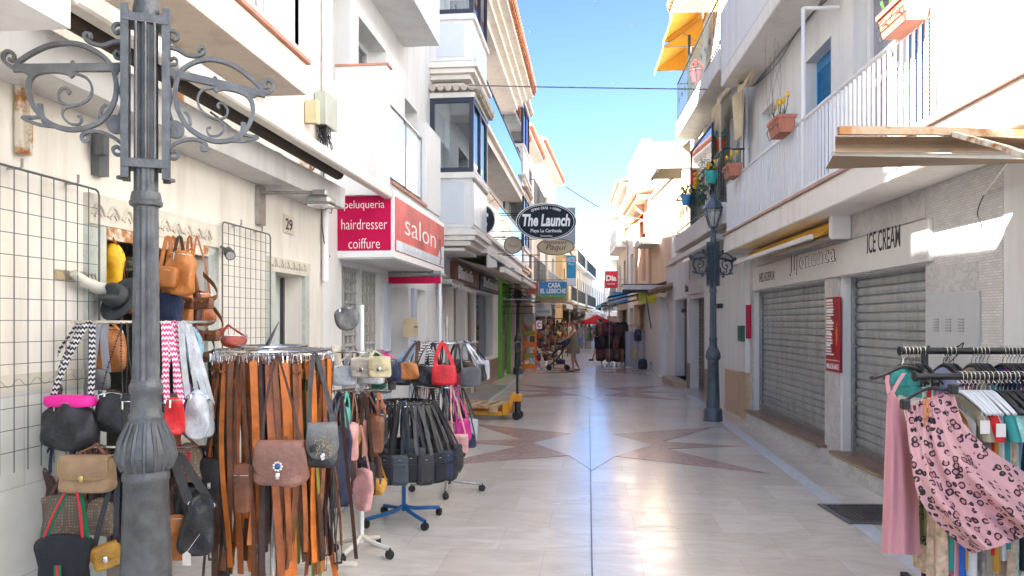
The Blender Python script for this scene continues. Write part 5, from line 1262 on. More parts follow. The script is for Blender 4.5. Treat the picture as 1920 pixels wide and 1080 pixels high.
# ---------------------------------------------------------------- pallet truck and pallet
pj = T('pallet_truck', 'orange hand pallet truck with a dark upright handle parked left of the star', 'pallet truck', G(960, 787))
ORG = mat('orange_truck_paint', (.78, .33, .02), .4, .1, 9)
o = G(962, 786); Mj = Matrix.Translation(o) @ Matrix.Rotation(R(172), 4, 'Z')      # local +x towards the forks (left)
b = MB(Mj)
for y in (-.2, .2): b.bbox(.12, 1.2, y - .08, y + .08, .09, .15, .01)
b.bbox(.02, .13, -.26, .26, .09, .28, .02); b.part('forks', ORG, pj)
b = MB(Mj); b.slab([(.02, -.12, .15), (.02, .12, .15), (-.06, .1, .42), (-.06, -.1, .42)], (.06, 0, .02)); b.bbox(-.14, -.02, -.1, .1, .30, .42, .015); b.part('pump_housing', ORG, pj)
b = MB(Mj); b.tube([(-.08, 0, .12), (-.08, 0, .34)], .05, 12); b.part('hydraulic_unit', DARKM, pj)
for y in (-.09, .09):
    b = MB(Mj); b.lathe([(.03, -.03), (.07, -.028), (.07, .028), (.03, .03)], n=18, M=Matrix.Translation((-.08, y, .07)) @ Matrix.Rotation(R(90), 4, 'X')); b.part('steering_wheel', RUBBER, pj)
b = MB(Mj); b.tube([(-.07, 0, .4), (-.08, 0, 1.12)], .022, 8); b.tube(crom([(-.08, -.0, 1.10), (-.08, -.14, 1.14), (-.08, -.15, 1.25), (-.08, 0, 1.27), (-.08, .15, 1.25), (-.08, .14, 1.14), (-.08, 0, 1.10)], 5), .016, 6); b.part('handle', BLACK, pj)
pl = T('pallet', 'low wooden pallet of tan boards resting on the orange pallet truck', 'pallet', G(920, 785))
WOOD = mat('pale_pallet_wood', (.5, .33, .17), .75, .3, 5, .2)
b = MB(Mj)
for i in range(6): b.box(.16 + i * .19, .30 + i * .19, -.42, .42, .235, .255)
for y in (-.38, 0, .38): b.box(.16, 1.25, y - .045, y + .045, .215, .2345)
for y in (-.38, 0, .38):
    for x in (.17, .65, 1.13): b.box(x, x + .12, y - .045, y + .045, .152, .2145)
b.part('deck', WOOD, pl)
# ================================================================ BAGS, BELTS AND RACKS
def leather(name, col, rough=.46): return mat('leather_' + name, col, rough, .28, 11, .5, bscale=48)
def fabric(name, col): return mat('fabric_' + name, col, .85, .1, 14, .3, bscale=220)
LBLACK = leather('black', (.022, .022, .024)); LBR = leather('brown', (.20, .075, .035)); LTAN = leather('tan', (.48, .17, .04)); LORG = leather('orange', (.62, .17, .025)); LDK = leather('dark_brown', (.07, .032, .02)); LRUST = leather('rust', (.36, .1, .025))
LNAVY = leather('navy', (.02, .03, .07)); LSIL = leather('silver', (.5, .52, .55), .3); LCREAM = leather('cream', (.62, .55, .44)); LGOLD = leather('gold', (.62, .52, .3), .35); LRED = leather('red', (.62, .015, .02)); LPINK = leather('pink', (.66, .34, .32)); LMAG = leather('magenta', (.6, .015, .25)); LCHAR = leather('charcoal', (.085, .09, .092)); LGREY = leather('grey', (.14, .14, .135)); LTEAL = leather('teal', (.08, .42, .34)); LMUST = leather('mustard', (.55, .27, .03)); LOLIVE = leather('olive', (.24, .24, .05)); LSKY = leather('sky_blue', (.22, .42, .55)); LPUR = leather('purple', (.28, .12, .42)); LYEL = leather('yellow', (.85, .42, .01)); SUEDE = mat('suede_tan', (.36, .23, .13), .95, .2, 16, .4, bscale=200); LSAD = leather('saddle', (.25, .12, .09), .5); DENIM = fabric('denim', (.12, .22, .38))
def zigzag(name, c1, c2, sc=70):
    k = NB(name); sp = k.n('SeparateXYZ', {0: k.tc.outputs['Object']})
    su = k.n('Math', {0: sp.outputs['X'], 1: sp.outputs['Y']}, operation='ADD')
    p = k.n('Math', {0: su.outputs[0], 1: .009}, operation='PINGPONG')
    z = k.n('Math', {0: sp.outputs['Z'], 1: p.outputs[0]}, operation='ADD')
    m_ = k.n('Math', {0: z.outputs[0], 1: .012}, operation='PINGPONG')
    g = k.n('Math', {0: m_.outputs[0], 1: .006}, operation='GREATER_THAN')
    k.l(k.mix(g.outputs[0], c1, c2), k.b.inputs['Base Color']); k.b.inputs['Roughness'].default_value = .85; return k.m
ZBW = zigzag('zigzag_black_white', (.02, .02, .03), (.7, .68, .66)); ZPK = zigzag('zigzag_pink_white', (.6, .03, .2), (.75, .68, .68))
def mono(name, c1, c2):
    k = NB(name); v = k.n('TexVoronoi', {'Vector': k.tc.outputs['Object'], 'Scale': 70.0, 'Randomness': 0.0})
    g = k.n('Math', {0: v.outputs['Distance'], 1: .3}, operation='LESS_THAN')
    k.l(k.mix(g.outputs[0], c1, c2), k.b.inputs['Base Color']); k.b.inputs['Roughness'].default_value = .6; return k.m
MONO = mono('dotted_canvas', (.20, .14, .09), (.4, .31, .22))
def stripe3(name):
    m = mat(name, (.02, .16, .06), .8); return m
GRN = mat('green_web', (.01, .17, .08), .8, .05, 9); REDW = mat('red_web', (.6, .02, .04), .8, .05, 9)
def tow(v, d): return v - FWD * d
def bag(kind, label, px, py, w, h, d, hang, bm, sm=None, yaw=0, grp=None, sw=.018, hw=None, cat='handbag', dep=None, fm=None, chain=False, tilt=0, zipm=None, straps=1, nm='handbag'):
    c0 = P(px, py, d); a, c = w * d / F / 2, h * d / F / 2; bd = dep or max(.022, a * .38)
    if hang: top = P(hang[0], hang[1], hang[2] if len(hang) > 2 else d)
    r = T(nm, label, cat, c0 - Vector((0, 0, c)), 0, grp)
    M = Matrix.Translation(c0) @ Matrix.Rotation(YAW + R(yaw), 4, 'Z') @ Matrix.Rotation(R(tilt), 4, 'Y')
    sm = sm or bm; hwm = hw or CHROME
    tp = {'hobo': (.75, .9, .22), 'box': (.32, .4, .04), 'flap': (.3, .45, .06), 'saddle': (.55, .55, .12), 'pouch': (.3, .5, -.02), 'tote': (.25, .4, -.12), 'dome': (.55, .5, .2), 'moon': (.8, .8, -.12), 'sack': (.5, .7, .25)}[kind]
    rnd = random.Random(int(px * 7 + py)); ph = rnd.uniform(0, 6)
    def warp(q):
        k = q.z / c
        x = q.x * (1 - tp[2] * k); y = q.y * (1 - .25 * k) 
        f = (.006 if kind in ('box', 'flap', 'pouch') else .02)
        return Vector((x, y + f * math.sin(q.x * 38 + ph) * math.cos(q.z * 30 + ph), q.z + (.05 * c * math.cos(q.x / a * 3) if k > .6 and kind in ('hobo', 'moon', 'tote', 'sack') else 0)))
    b = MB(M); b.superq(a, bd, c, tp[0], tp[1], 28, 16, None, warp=warp); body = b.part('body', bm, r)
    if kind in ('flap', 'saddle'):
        b = MB(M); lo = -.25 if kind == 'flap' else -.55
        def fw(q):
            q = warp(Vector((q.x, q.y, q.z))); k = q.z / c
            return q
        def fl(u, v):
            x = (u * 2 - 1) * a * 1.02; zt_ = c * 1.02; e = abs(u * 2 - 1)
            zb = c * (lo + (.55 * e ** 3 if kind == 'saddle' else .25 * e ** 6))
            if v < .3: y = bd * (.9 - 2.0 * v / .3) ; z = zt_ + .05 * c * math.sin(v / .3 * 3.14)
            else: y = -bd * 1.1 - .004; z = zt_ + (zb - zt_) * (v - .3) / .7; y -= .006 * math.sin((v - .3) / .7 * 3.14)
            return (x * (1 - tp[2] * z / c) * (1 - .03 * e), y * (1 - .22 * e ** 3), z)
        b.surf(fl, 16, 14, True, .004); f_ = b.part('flap', fm or bm, r)
        b = MB(M); b.superq(.012, .006, .016, .6, .6, 10, 6, Matrix.Translation((0, -bd * 1.1 - .012, c * (lo + .12)))); b.part('clasp', hwm, f_)
        if kind == 'flap' and fm is SUEDE:
            b = MB(M)
            for i in range(26): 
                t = i / 25; b.superq(.0035, .003, .0035, 1, 1, 6, 4, Matrix.Translation(Vector(fl(.02 + .96 * t, 1)) + Vector((0, -.004, .008))))
            for sx in (.02, .98):
                for i in range(14): b.superq(.0035, .003, .0035, 1, 1, 6, 4, Matrix.Translation(Vector(fl(sx, .34 + .64 * i / 14)) + Vector((0, -.004, 0))))
            b.part('stud_trim', GOLD, f_)
    elif kind in ('hobo', 'box', 'dome', 'moon', 'pouch'):
        b = MB(M); zz = c * (.86 if kind != 'pouch' else .55)
        pts = [warp(Vector((a * t * .8, -bd * (1 - t * t * .25) * (.72 if kind != 'pouch' else 1.0) - .003, zz))) for t in [i / 8 - 1 for i in range(17)]]
        b.tube(pts, .0022, 5); zp = b.part('zipper', zipm or hwm, r)
        b = MB(M); b.box(pts[3].x - .004, pts[3].x + .004, pts[3].y - .006, pts[3].y - .003, zz - .035, zz); b.part('zip_pull', hwm, zp)
    if hang:
        Mi = M.inverted(); tl = Mi @ top
        for sgn in ((-1, 1),):
            for s_ in range(straps):
                b = MB(M); oy = (s_ - (straps - 1) / 2) * bd
                L_ = warp(Vector((-a * .82, oy, c * .72))); R_ = warp(Vector((a * .82, oy, c * .72)))
                for E, sg in ((L_, -1), (R_, 1)):
                    mid = (E + tl) / 2 + Vector((sg * a * .12, -.01, 0))
                    if chain:
                        pts = crom([E, mid, tl + Vector((sg * .012, 0, 0))], 16)
                        for i in range(len(pts) - 1):
                            p_, q_ = pts[i], pts[i + 1]
                            b.tube([p_ + (q_ - p_) * .0, p_ + (q_ - p_) * .7], .0045 if i % 2 else .003, 5)
                    else: b.band(crom([E, mid, tl + Vector((sg * sw * .35, sg * .004, .0))], 6), (sw, 0, 0), .003)
                if not chain: b.tube([tl + Vector((-sw * .6, 0, 0)), tl + Vector((0, 0, .008)), tl + Vector((sw * .6, 0, 0))], .006, 5)
                b.part('strap', sm, r)
        b = MB(M)
        for sg in (-1, 1):
            E = warp(Vector((sg * a * .82, 0, c * .74))); b.tube([E + Vector((.009 * math.cos(t), 0, .011 * math.sin(t))) for t in [i * .785 for i in range(8)]], .0025, 4, closed=True)
        b.parts('strap_ring', hwm, r)
    return r, M
# ---------------------------------------------------------------- rack A, round the near lamp post
dA_ = 3.75
rk = T('bag_stand', 'chrome two tier bag stand behind the near lamp post', 'display stand', G(250, 1185))
b = MB(); p = [P(x, 604, d_) for x, d_ in ((135, 3.75), (250, 3.55), (400, 3.8), (330, 4.05), (190, 4.05))]; b.tube(crom(p, 6, True), .008, 6, closed=True)
b.tube([P(255, 604, 3.62), P(255, 604, 4.0)], .008, 6); b.part('upper_ring', CHROME, rk)
b = MB(); p = [P(x, 838, d_) for x, d_ in ((110, 3.75), (250, 3.5), (400, 3.8), (330, 4.05), (170, 4.05))]; b.tube(crom(p, 6, True), .008, 6, closed=True); b.tube([P(255, 838, 3.55), P(255, 838, 4.0)], .008, 6); b.part('lower_ring', CHROME, rk)
c_ = P(256, 604, 3.85); b = MB(); b.tube([(c_.x, c_.y, .06), (c_.x, c_.y, 1.62)], .018, 8); b.part('pole', CHROME, rk)
b = MB()
for k in range(4): a = k * 1.571 + .5; b.tube([(c_.x, c_.y, .07), (c_.x + .3 * math.cos(a), c_.y + .3 * math.sin(a), .05)], .014, 6)
b.part('feet', CHROME, rk)
GA = 'bags hanging on the stand round the near lamp post'
_, Mb = bag('hobo', 'wide black leather bag with a bright pink top edge, lowest left of the lamp post', 130, 797, 116, 96, 3.6, (168, 606, 3.62), LBLACK, ZBW, -8, GA, .032)
b = MB(Mb); b.superq(.125, .042, .028, .4, .5, 24, 8, Matrix.Translation((.005, 0, .112))); b.part('pink_top', mat('hot_pink', (.85, .02, .32), .5, .08), _)
bag('hobo', 'round black bag half hidden behind the wide pink-topped bag', 92, 742, 58, 86, 3.85, (150, 606, 3.85), LBLACK, ZBW, -30, GA, .034)
bag('hobo', 'slouchy black bag on a chain, between the pink-topped bag and the post', 212, 772, 66, 80, 3.62, (236, 606, 3.62), LBLACK, LBLACK, 10, GA, chain=True)
bag('dome', 'tan leather bag high behind the chain straps left of the post', 208, 655, 52, 86, 3.98, (208, 606, 3.98), LTAN, LTAN, 10, GA)
bag('pouch', 'narrow black chain bag hugging the left edge of the post', 243, 770, 28, 66, 3.5, (232, 604, 3.52), LBLACK, None, 0, GA, chain=True)
bag('sack', 'grey fabric strap bag behind the chains left of the post', 186, 712, 40, 40, 3.9, (190, 606, 3.9), LGREY, fabric('light_grey', (.35, .35, .37)), 0, GA, .04)
bag('flap', 'tan suede flap bag edged with gold studs', 166, 889, 98, 66, 3.5, (180, 836, 3.52), SUEDE, LBR, 0, GA, fm=SUEDE, hw=GOLD)
bag('tote', 'dotted canvas bag hanging below the suede bag at far left', 122, 975, 80, 95, 3.75, (165, 838, 3.75), MONO, LBR, 0, GA)
_, Mb = bag('tote', 'black padded tote with green and red webbing straps at the lower left corner', 120, 1062, 92, 116, 3.45, (140, 905, 3.5), fabric('black', (.018, .02, .024)), GRN, 0, GA, .034, cat='handbag')
b = MB(Mb); tl = Mb.inverted() @ P(140, 905, 3.47)
for sg in (-1, 1): b.band(crom([Vector((sg * .09, -.012, .11)), (Vector((sg * .09, -.012, .11)) + tl) / 2 + Vector((sg * .014, -.012, 0)), tl + Vector((sg * .012, -.012, 0))], 6), (.011, 0, 0), .004)
b.part('strap_stripe', REDW, _)
b = MB(Mb); b.box(-.016, .016, -.05, -.046, -.12, .02); b.part('front_stripe', GRN, _)
b = MB(Mb); b.box(-.005, .005, -.0525, -.0495, -.12, .02); b.part('front_stripe', REDW, _)
bag('sack', 'dotted brown canvas pouch between the black tote and the post', 188, 970, 56, 70, 3.7, (190, 838, 3.7), MONO, LDK, 0, GA)
bag('flap', 'mustard tan leather flap pouch hanging low beside the post', 202, 1042, 52, 44, 3.5, (215, 900, 3.52), LMUST, LBLACK, 12, GA, .026, tilt=-18)
bag('hobo', 'maroon bag low against the left side of the post', 236, 1000, 50, 110, 3.8, (240, 840, 3.8), leather('maroon', (.1, .015, .02)), LBLACK, 0, GA)
bag('sack', 'dark brown bag under the suede bag, behind the striped straps', 160, 950, 60, 60, 3.9, (160, 838, 3.9), LDK, LDK, 0, GA)
bag('dome', 'small red bag with teal piping just right of the post', 327, 780, 36, 72, 3.5, (312, 606, 3.52), LRED, ZPK, 25, GA, .026, zipm=LTEAL)
bag('pouch', 'black side of a phone bag on a pink zigzag strap right of the post', 318, 775, 30, 76, 3.62, (326, 606, 3.62), LBLACK, ZPK, 20, GA, .03)
bag('dome', 'purple bag behind the small red bag', 346, 760, 34, 90, 3.72, (330, 606, 3.72), LPUR, LBLACK, 20, GA, .02)
bag('hobo', 'shiny silver bag on a silver strap right of the post', 369, 778, 44, 92, 3.6, (343, 606, 3.62), LSIL, LSIL, 15, GA, .026)
bag('hobo', 'second thinner silver bag behind the shiny one', 385, 782, 34, 76, 3.72, (352, 606, 3.75), LSIL, LSIL, 30, GA, .02)
bag('dome', 'pale sky blue bag hanging high right of the post', 352, 652, 54, 84, 3.85, (338, 606, 3.85), LSKY, LSKY, -10, GA, .02)
bag('dome', 'magenta pouch below the purple bag', 344, 790, 22, 50, 3.65, (336, 606, 3.68), LMAG, LBLACK, 20, GA, .012)
_, Mb = bag('dome', 'dotted canvas bag with a thin red stripe right of the post', 356, 868, 48, 76, 3.75, (340, 812, 3.75), MONO, LBR, 12, GA)
b = MB(Mb); b.box(-.006, .006, -.035, -.031, -.06, .06); b.part('front_stripe', REDW, _)
bag('sack', 'big black soft bag on a wide strap low to the right of the post', 372, 985, 60, 112, 3.6, (330, 852, 3.65), LBLACK, fabric('charcoal', (.04, .04, .045)), 20, GA, .045, tilt=8)
bag('dome', 'orange brown zipped bag behind the lower right of the post', 330, 1008, 56, 86, 3.7, (318, 842, 3.7), LTAN, LDK, 12, GA)
bag('flap', 'black flap bag on a thin strap between the post and the belts', 403, 902, 52, 80, 3.75, (402, 790, 3.75), LBLACK, LBLACK, -20, GA, .014)
b = MB(); c0 = P(350, 1048, 3.5); b.slab([c0 + Vector((-.02, 0, -.03)), c0 + Vector((.02, 0, -.03)), c0 + Vector((.02, 0, .02)), c0 + Vector((0, 0, .035)), c0 + Vector((-.02, 0, .02))], (0, .001, 0)); b.tube([c0 + Vector((0, 0, .03)), c0 + Vector((.02, .1, .1))], .001, 3); b.thing('price_tag', PAPER, 'white paper price tag dangling below the orange brown bag', 'price tag')
# ---------------------------------------------------------------- things in the shop doorway
GD = 'goods hanging in the leather shop doorway'
bag('sack', 'bright yellow bag hanging in the top left of the shop doorway', 208, 500, 54, 84, 4.25, (206, 440, 4.25), LYEL, LRUST, -15, GD, tilt=10)
def hat(label, px, py, w, d, m, tilt, yaw):
    c0 = P(px, py, d); rr = w * d / F / 2; r = T('hat', label, 'hat', c0)
    M = Matrix.Translation(c0) @ Matrix.Rotation(YAW + R(yaw), 4, 'Z') @ Matrix.Rotation(R(tilt), 4, 'X')
    b = MB(M); b.lathe([(rr, .01), (rr * .95, 0), (rr * .55, -.005), (rr * .53, .0), (rr * .97, .008)], n=32); b.part('brim', m, r)
    b = MB(M); b.superq(rr * .53, rr * .47, rr * .85, .45, .9, 24, 12, Matrix.Translation((0, 0, .0)), ph=(0, 90), warp=lambda q: Vector((q.x, q.y, q.z - (.35 * rr * math.exp(-(q.y / (rr * .2)) ** 2) if q.z > rr * .6 else 0)))); b.part('crown', m, r)
    b = MB(M); b.lathe([(rr * .545, .004), (rr * .54, rr * .2)], n=28); b.part('hat_band', BLACK, r)
hat('dark grey wide brimmed felt hat in the doorway left of the lamp post', 228, 562, 92, 4.1, mat('grey_felt', (.055, .06, .062), .95, .12, 20, .2), 62, -25)
hat('olive hat hanging deeper in the shop behind the post', 243, 498, 40, 4.7, mat('olive_felt', (.14, .14, .09), .95, .12, 20, .2), 40, 10)
b = MB(); c0 = P(318, 578, 4.3); b.superq(.075, .04, .09, .6, .7, 20, 12, Matrix.Translation(c0), warp=lambda q: Vector((q.x + .01 * math.sin(q.z * 60), q.y, q.z))); b.thing('folded_cloth', fabric('navy', (.02, .03, .07)), 'crumpled navy bag stuffed against the post in the doorway', 'bag', GD)
_, Mb = bag('dome', 'orange brown leather backpack with zipped front pocket at the doorway', 337, 512, 62, 84, 4.25, (360, 468, 4.3), LTAN, LTAN, -12, GD, .02, nm='backpack', cat='backpack', tilt=8)
b = MB(Mb); b.superq(.055, .03, .06, .5, .5, 18, 10, Matrix.Translation((-.03, -.045, -.03))); pk = b.part('front_pocket', LTAN, _)
b = MB(Mb); b.tube([(-.075, -.065, .0), (-.03, -.078, .012), (.015, -.065, .0)], .003, 4); b.part('pocket_zip', GOLD, pk)
bag('dome', 'small orange bag glimpsed high inside the shop right of the post', 308, 460, 26, 34, 4.9, (306, 438, 4.9), LORG, None, 0, GD)
for i, (px, py, w_, h_, lb) in enumerate(((377, 568, 74, 34, 'topmost brown leather pouch belt at the door jamb'), (396, 628, 56, 32, 'second brown leather pouch belt down the door jamb'), (384, 668, 46, 30, 'third dark brown pouch belt down the door jamb'), (383, 722, 44, 34, 'lowest dark brown pouch belt beside the belts'))):
    d = 4.45; c0 = P(px, py, d); hw_, hh_ = w_ * d / F / 2, h_ * d / F / 2
    r = T('pouch_belt', lb, 'pouch belt', c0, 0, 'leather pouch belts on the door jamb'); M = Matrix.Translation(c0) @ Matrix.Rotation(YAW + R(-15), 4, 'Z')
    lm = (LBR, LBR, LDK, LDK)[i]
    b = MB(M); b.band(crom([(-hw_ * 1.1, 0, hh_ * 1.4), (-hw_, -.02, hh_ * .5), (0, -.03, hh_ * .2), (hw_, -.02, hh_ * .6), (hw_ * .8, .0, hh_ * 1.8), (.0, .02, hh_ * 3.2)], 6), (0, 0, .03), .004); b.part('belt', lm, r)
    for sx in (-.5, .5):
        b = MB(M); b.superq(hw_ * .42, .022, hh_ * .62, .3, .35, 18, 10, Matrix.Translation((hw_ * sx, -.04, -hh_ * .1))); pc = b.part('pouch', lm, r)
        b = MB(M); b.surf(lambda u, v: (hw_ * sx + (u * 2 - 1) * hw_ * .43, -.066 - .002 * math.sin(v * 3), hh_ * .55 - v * hh_ * .5), 6, 4, True, .004); b.part('pouch_flap', LBR, pc)
        b = MB(M); b.superq(.005, .004, .005, 1, 1, 6, 4, Matrix.Translation((hw_ * sx, -.072, hh_ * .1))); b.part('press_stud', GOLD, pc)
# ---------------------------------------------------------------- rack B with the leather belts
cB = P(512, 604, 3.98); cB.z = 0; zB = 1.6 - 52 / F * 3.98; rB = .285
rk = T('belt_rack', 'round chrome rack crowded with hanging leather belts', 'display stand', (cB.x, cB.y, 0))
b = MB(); b.tube([cB + Vector((rB * math.cos(t), rB * math.sin(t), zB)) for t in [i * .2618 for i in range(24)]], .007, 6, closed=True); b.tube([cB + Vector((rB * .6 * math.cos(t), rB * .6 * math.sin(t), zB + .02)) for t in [i * .2618 for i in range(24)]], .006, 6, closed=True)
for k in range(4): b.tube([cB + Vector((0, 0, zB)), cB + Vector((rB * math.cos(k * 1.571), rB * math.sin(k * 1.571), zB))], .006, 5)
b.part('ring', CHROME, rk)
b = MB(); b.tube([cB + Vector((0, 0, .05)), cB + Vector((0, 0, zB + .02))], .016, 8); b.part('pole', CHROME, rk)
b = MB()
for k in range(4): b.tube([cB + Vector((0, 0, .06)), cB + Vector((.28 * math.cos(k * 1.571 + .6), .28 * math.sin(k * 1.571 + .6), .03))], .014, 6)
b.part('feet', CHROME, rk)
random.seed(21)
belt_cols = [('orange tan', LORG), ('rust brown', LRUST), ('tan', LTAN), ('dark brown', LDK), ('black', LBLACK), ('olive', LOLIVE), ('brown', LBR)]
seq = [0, 3, 4, 1, 6, 3, 0, 1, 2, 6, 1, 3, 0, 5, 5, 3, 6, 1, 0, 4, 3, 1, 6, 4, 0, 2, 3, 6, 0, 1, 6, 3]
nb_ = 84; protos = {}
def make_belt(ci, wd, L, key):
    nm_, m = belt_cols[ci]
    r = T('belt', f'{nm_} leather belt hanging on the round belt rack', 'belt', (0, 0, 0), 0, f'{nm_} belts on the round rack')
    ph = random.uniform(0, 6); b = MB()
    def pt(t, off): return Vector((.028 * math.sin(t * 3 + ph) * t, -.012 * off - .018 * math.sin(t * 5 + ph), -.05 - t * L))
    b.band([pt(i / 16, 1) for i in range(17)], (wd, 0, 0), .0035)
    b.band([Vector((0, -.012, -.05)), Vector((0, -.004, -.045)), Vector((0, .004, -.06)), Vector((.004, .002, -.14))], (wd * .98, 0, 0), .0035)
    if random.random() < .5: b.band([pt(1, 1), Vector((.0, .012, -.055 - L)), Vector((.01, .014, -.5 * L)), Vector((.0, .008, -.1 - L * .1))], (wd * .98, 0, 0), .0035)
    b.part('strap', m, r)
    b = MB(); w2 = wd * .62
    b.tube([(-w2, -.008, -.055), (-w2, -.012, -.018), (w2, -.012, -.018), (w2, -.008, -.055)], .0028, 5, closed=True); b.tube([(0, -.012, -.018), (0, -.02, -.06)], .002, 4); b.tube([(0, 0, -.02), (0, 0, .004), (0, .012, .008), (0, .012, -.01)], .002, 4); b.part('buckle', CHROME, r)
    b = MB(); b.band([(-w2 * .9, -.016, -.10), (w2 * .9, -.016, -.10)], (0, 0, .010), .004); b.part('keeper', m, r)
    return r
first = {}
for i in range(nb_):
    a = 2 * math.pi * i / nb_ + .03; ci = seq[i % len(seq)]; var_ = i % 3; key = (ci, var_)
    rr = rB if i % 3 else rB * .8
    loc = cB + Vector((rr * math.cos(a), rr * math.sin(a), zB - .0)); rz_ = a + R(90) + random.uniform(-.35, .35)
    if key not in first:
        r = make_belt(ci, (.032, .038, .026)[var_], random.uniform(.98, 1.12), key); first[key] = r; r.location = loc; r.rotation_euler = (0, 0, rz_)
    else: r = copy_tree(first[key], loc, rz_, sc=(random.uniform(.85, 1.15), 1, random.uniform(.86, 1.05)))
    r.rotation_euler[0] = random.uniform(-.035, .035); r.rotation_euler[1] = random.uniform(-.05, .05)
# bags hung on the belt rack
GB = 'bags hanging on the belt rack'
_, Mb = bag('saddle', 'dusty brown saddle bag with a blue and white flower clasp, in front of the belts', 528, 870, 98, 82, 3.5, (520, 668, 3.66), LSAD, LDK, 0, GB, .012)
b = MB(Mb); cz = Vector((.0, -.062, .0)); b.superq(.012, .008, .012, 1, 1, 12, 8, Matrix.Translation(cz)); fl_ = b.part('flower_clasp', mat('blue_stone', (.02, .1, .3), .2), _)
b = MB(Mb)
for k in range(9): a = k * .698; b.superq(.0055, .004, .0055, 1, 1, 8, 5, Matrix.Translation(cz + Vector((.018 * math.cos(a), 0, .018 * math.sin(a)))))
b.part('petal_studs', mat('pearl', (.75, .75, .7), .3), fl_)
_, Mb = bag('saddle', 'black bag with a gold studded scalloped flap at the right of the belts', 603, 836, 62, 82, 3.62, (590, 665, 3.75), LBLACK, LBLACK, 20, GB, .022, fm=LGREY)
b = MB(Mb); random.seed(4)
for k in range(70): a = random.uniform(0, 6.28); q = random.random() ** .5; b.superq(.0028, .0025, .0028, 1, 1, 5, 4, Matrix.Translation((.045 * q * math.cos(a), -.047, -.005 + .055 * q * math.sin(a))))
b.part('stud_pattern', GOLD, _)
bag('pouch', 'small upright rust brown leather pouch low on the left of the belts', 456, 915, 34, 92, 3.55, (448, 668, 3.7), LBR, LDK, -10, GB, .01)
bag('moon', 'little rust red leather bag sitting on top of the belt rack', 438, 640, 46, 24, 4.1, (428, 612, 4.1), leather('red_brown', (.35, .05, .03)), None, 0, GB)
b = MB(); b.surf(lambda u, v: P(497 + 26 * v + 10 * (u - .5) * (1 - v), 655 - 52 * v, 4.1 + .03 * math.sin(u * 6)), 8, 8, True, .004); b.thing('grey_scarf', fabric('mid_grey', (.18, .19, .2)), 'grey strap bundle sticking up from the belt rack beside number 29 door', 'strap')
# ---------------------------------------------------------------- rack C
def stand(label, px, topy, footy, d, r_, z1, z2, polem, legm, wheels=True, legs=4, rot=.4, nm='bag_stand', ringm=None, ll=.33):
    c = P(px, 604, d); c.z = 0; r = T(nm, label, 'display stand', c)
    zt_ = 1.6 - (topy - 604) / F * d
    b = MB(); b.tube([c + Vector((0, 0, .09)), c + Vector((0, 0, zt_))], .017, 8); b.part('pole', polem, r)
    for z in (z1, z2):
        if z is None: continue
        b = MB(); b.tube([c + Vector((r_ * math.cos(t), r_ * math.sin(t), z)) for t in [i * .2618 for i in range(24)]], .006, 6, closed=True)
        for k in range(6): b.tube([c + Vector((0, 0, z)), c + Vector((r_ * math.cos(k * 1.047), r_ * math.sin(k * 1.047), z))], .005, 5)
        b.part('ring', ringm or CHROME, r)
    b = MB()
    for k in range(legs):
        a = rot + k * 6.283 / legs; e = c + Vector((ll * math.cos(a), ll * math.sin(a), .07)); b.tube(crom([c + Vector((0, 0, .14)), c + Vector((.08 * math.cos(a), .08 * math.sin(a), .10)), e], 4), .016, 8)
    b.part('legs', legm, r)
    if wheels:
        for k in range(legs):
            a = rot + k * 6.283 / legs; e = c + Vector((ll * math.cos(a), ll * math.sin(a), .032))
            b = MB(); b.lathe([(.012, -.018), (.03, -.016), (.032, 0), (.03, .016), (.012, .018)], n=14, M=Matrix.Translation(e) @ Matrix.Rotation(a + .6, 4, 'Z') @ Matrix.Rotation(R(90), 4, 'X')); b.tube([e + Vector((0, 0, .0)), e + Vector((0, 0, .045))], .01, 5); b.part('caster', RUBBER, r)
    return c
dC = 5.3
cC = stand('white two ring bag stand with a hooked pole beside the belts', 678, 572, 0, dC, .2, 1.6 - 55 / F * dC, 1.6 - 130 / F * dC, WPAINT, OFFW, rot=1.3, ll=.22)
GC = 'bags on the white pole stand'
